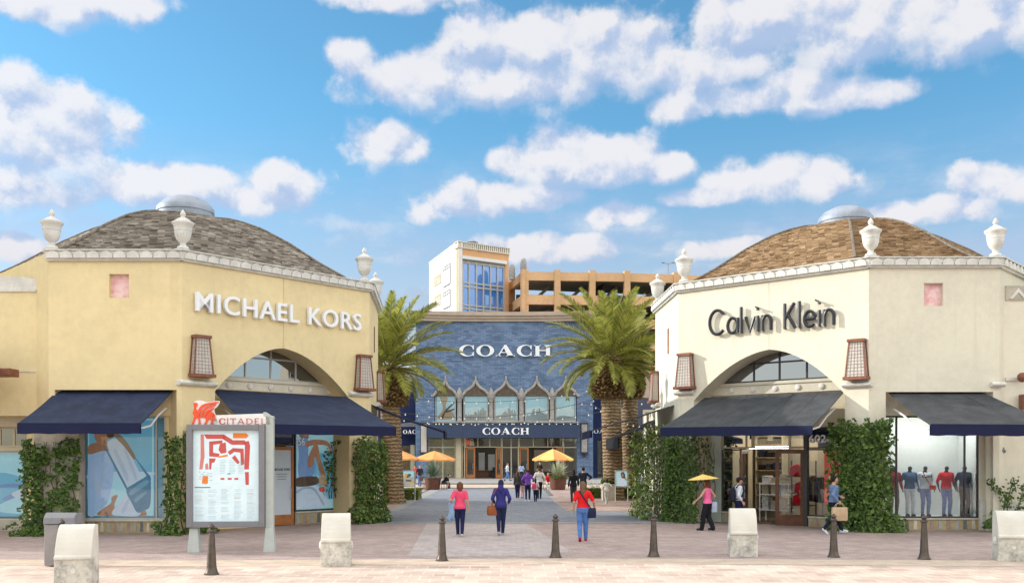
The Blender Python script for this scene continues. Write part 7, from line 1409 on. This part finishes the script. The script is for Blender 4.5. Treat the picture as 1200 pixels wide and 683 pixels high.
shelf_unit(sb(859, OB - 2.2), sb(874, OB - 2.2), OB - 2.2, 'wooden shelves of dark clothes left of the open door', 5, 3.2, dk, 2)
shelf_unit(sb(886, OB - 3.4), sb(916, OB - 3.4), OB - 3.4, 'wooden wall shelves of dark clothes seen through the open door', 6, 3.3, dk, 3)
for k, (px0, px1, z) in enumerate(((889, 925, 1.0),)):
    u0, u1, o = sb(px0, OB - 1.3), sb(px1, OB - 1.3), OB - 1.3; t = thing('display_table', RB.pt((u0 + u1) / 2, 0, o), 'white two tier table piled with khaki clothes in the doorway', 'table'); mb = MB()
    for z in (.42, 1.0, 1.4): mb.fbox(RB, u0, u1, z, z + .04, o - .55, o)
    mb.build('shelf_board', M['white_paint'], t); mb = MB()
    for u in (u0 + .02, u1 - .06):
        for oo in (o - .53, o - .04): mb = MB(); mb.fbox(RB, u, u + .04, .03, 1.4, oo, oo + .04); mb.build('leg', M['white_paint'], t)
    r_ = random.Random(9)
    for z in (.46, 1.04, 1.44):
        u = u0 + .08
        while u < u1 - .3:
            st = MB(); n = r_.randint(6, 9) if z < 1.4 else r_.randint(4, 7)
            for i in range(n): st.fbox(RB, u + r_.uniform(0, .03), u + .30 - r_.uniform(0, .03), z + i * .056, z + .052 + i * .056, o - .45, o - r_.uniform(.04, .08))
            g = st.build('clothes_stack', cloth(*r_.choice(kh)), None, loc=tuple(RB.pt(u + .15, z, o)), bevel=.014); tag(g, 'pile of khaki or pale folded clothes on the white table in the doorway', 'clothes', 'pale clothes piles on the white table'); u += .36
u0, u1 = sb(966, OB - .35), sb(986, OB - .35); z0, z1 = RB.uv(970, 590, OB - .35)[1], RB.uv(970, 518, OB - .35)[1]
poster('window_poster', RB, u0, u1, z0, z1, OB - .35, [(P_RED, 0), (pm('pale_mark', (.66, .40, .36)), [[(.5, .60), (.58, .60), (.58, .70), (.5, .70)], sp_([(.1, .38), (.5, .50), (.9, .46), (.9, .40), (.5, .43)])])], 'red poster in the window beside the leafy ivy column')
rk = thing('clothes_rack', RB.pt(sb(955, OB - .9), 0, OB - .9), 'chrome rack of dark and yellow clothes behind the 602 window', 'clothes rack'); mb = MB(); ua, ub = sb(948, OB - .9), sb(964, OB - .9); mb.tube([RB.pt(ua, .03, OB - .9), RB.pt(ua, 1.75, OB - .9), RB.pt(ub, 1.75, OB - .9), RB.pt(ub, .03, OB - .9)], .02, 6); mb.build('rail', M['cap_metal'], rk); r_ = random.Random(12)
for i in range(9):
    u = ua + (ub - ua) * (i + .5) / 9; mb = MB(); mb.fpoly(RB, [(u - .01, 1.70), (u + .01, 1.70), (u + .03, 1.6), (u + .05, .85 + r_.uniform(-.1, .15)), (u - .05, .85), (u - .03, 1.6)], OB - 1.15, OB - .68); g = mb.build('garment', cloth(*r_.choice(dk + [('g_mustard', (.45, .28, .06))])), None, loc=tuple(RB.pt(u, 1.7, OB - .9)), bevel=.01); tag(g, 'garment hanging on the chrome rack behind the 602 window', 'clothes', 'garments on the chrome rack')
for k, (px, z, c_) in enumerate(((929, 1.75, RED), (935, 1.15, RED), (933, .7, RED))):
    o = OB - 1.0; u = sb(px + 4, o); mb = MB(); mb.fpoly(RB, [(u - .3, z), (u + .25, z - .05), (u + .2, z + .3), (u, z + .42), (u - .25, z + .32)], o - .3, o); g = mb.build('red_garment', c_, None, loc=tuple(RB.pt(u, z, o)), bevel=.04); tag(g, ['red garment seen high through the open right door leaf', 'red garment seen midway through the open right door leaf', 'red garment seen low through the open right door leaf'][k], 'clothes')
sd2 = thing('display_stand', RB.pt(sb(937, OB - 1.0), 0, OB - 1.0), 'dark stand of red garments behind the right door leaf', 'stand'); mb = MB(); u = sb(937, OB - 1.0)
for z in (.66, 1.10, 1.70): mb.fbox(RB, u - .45, u + .42, z, z + .03, OB - 1.4, OB - .95)
mb.build('shelf_board', M['frame_dark'], sd2); mb = MB(); mb.fbox(RB, u - .5, u - .46, .03, 2.3, OB - 1.4, OB - 1.36); mb.fbox(RB, u + .43, u + .47, .03, 2.3, OB - 1.4, OB - 1.36); mb.build('post', M['frame_dark'], sd2)
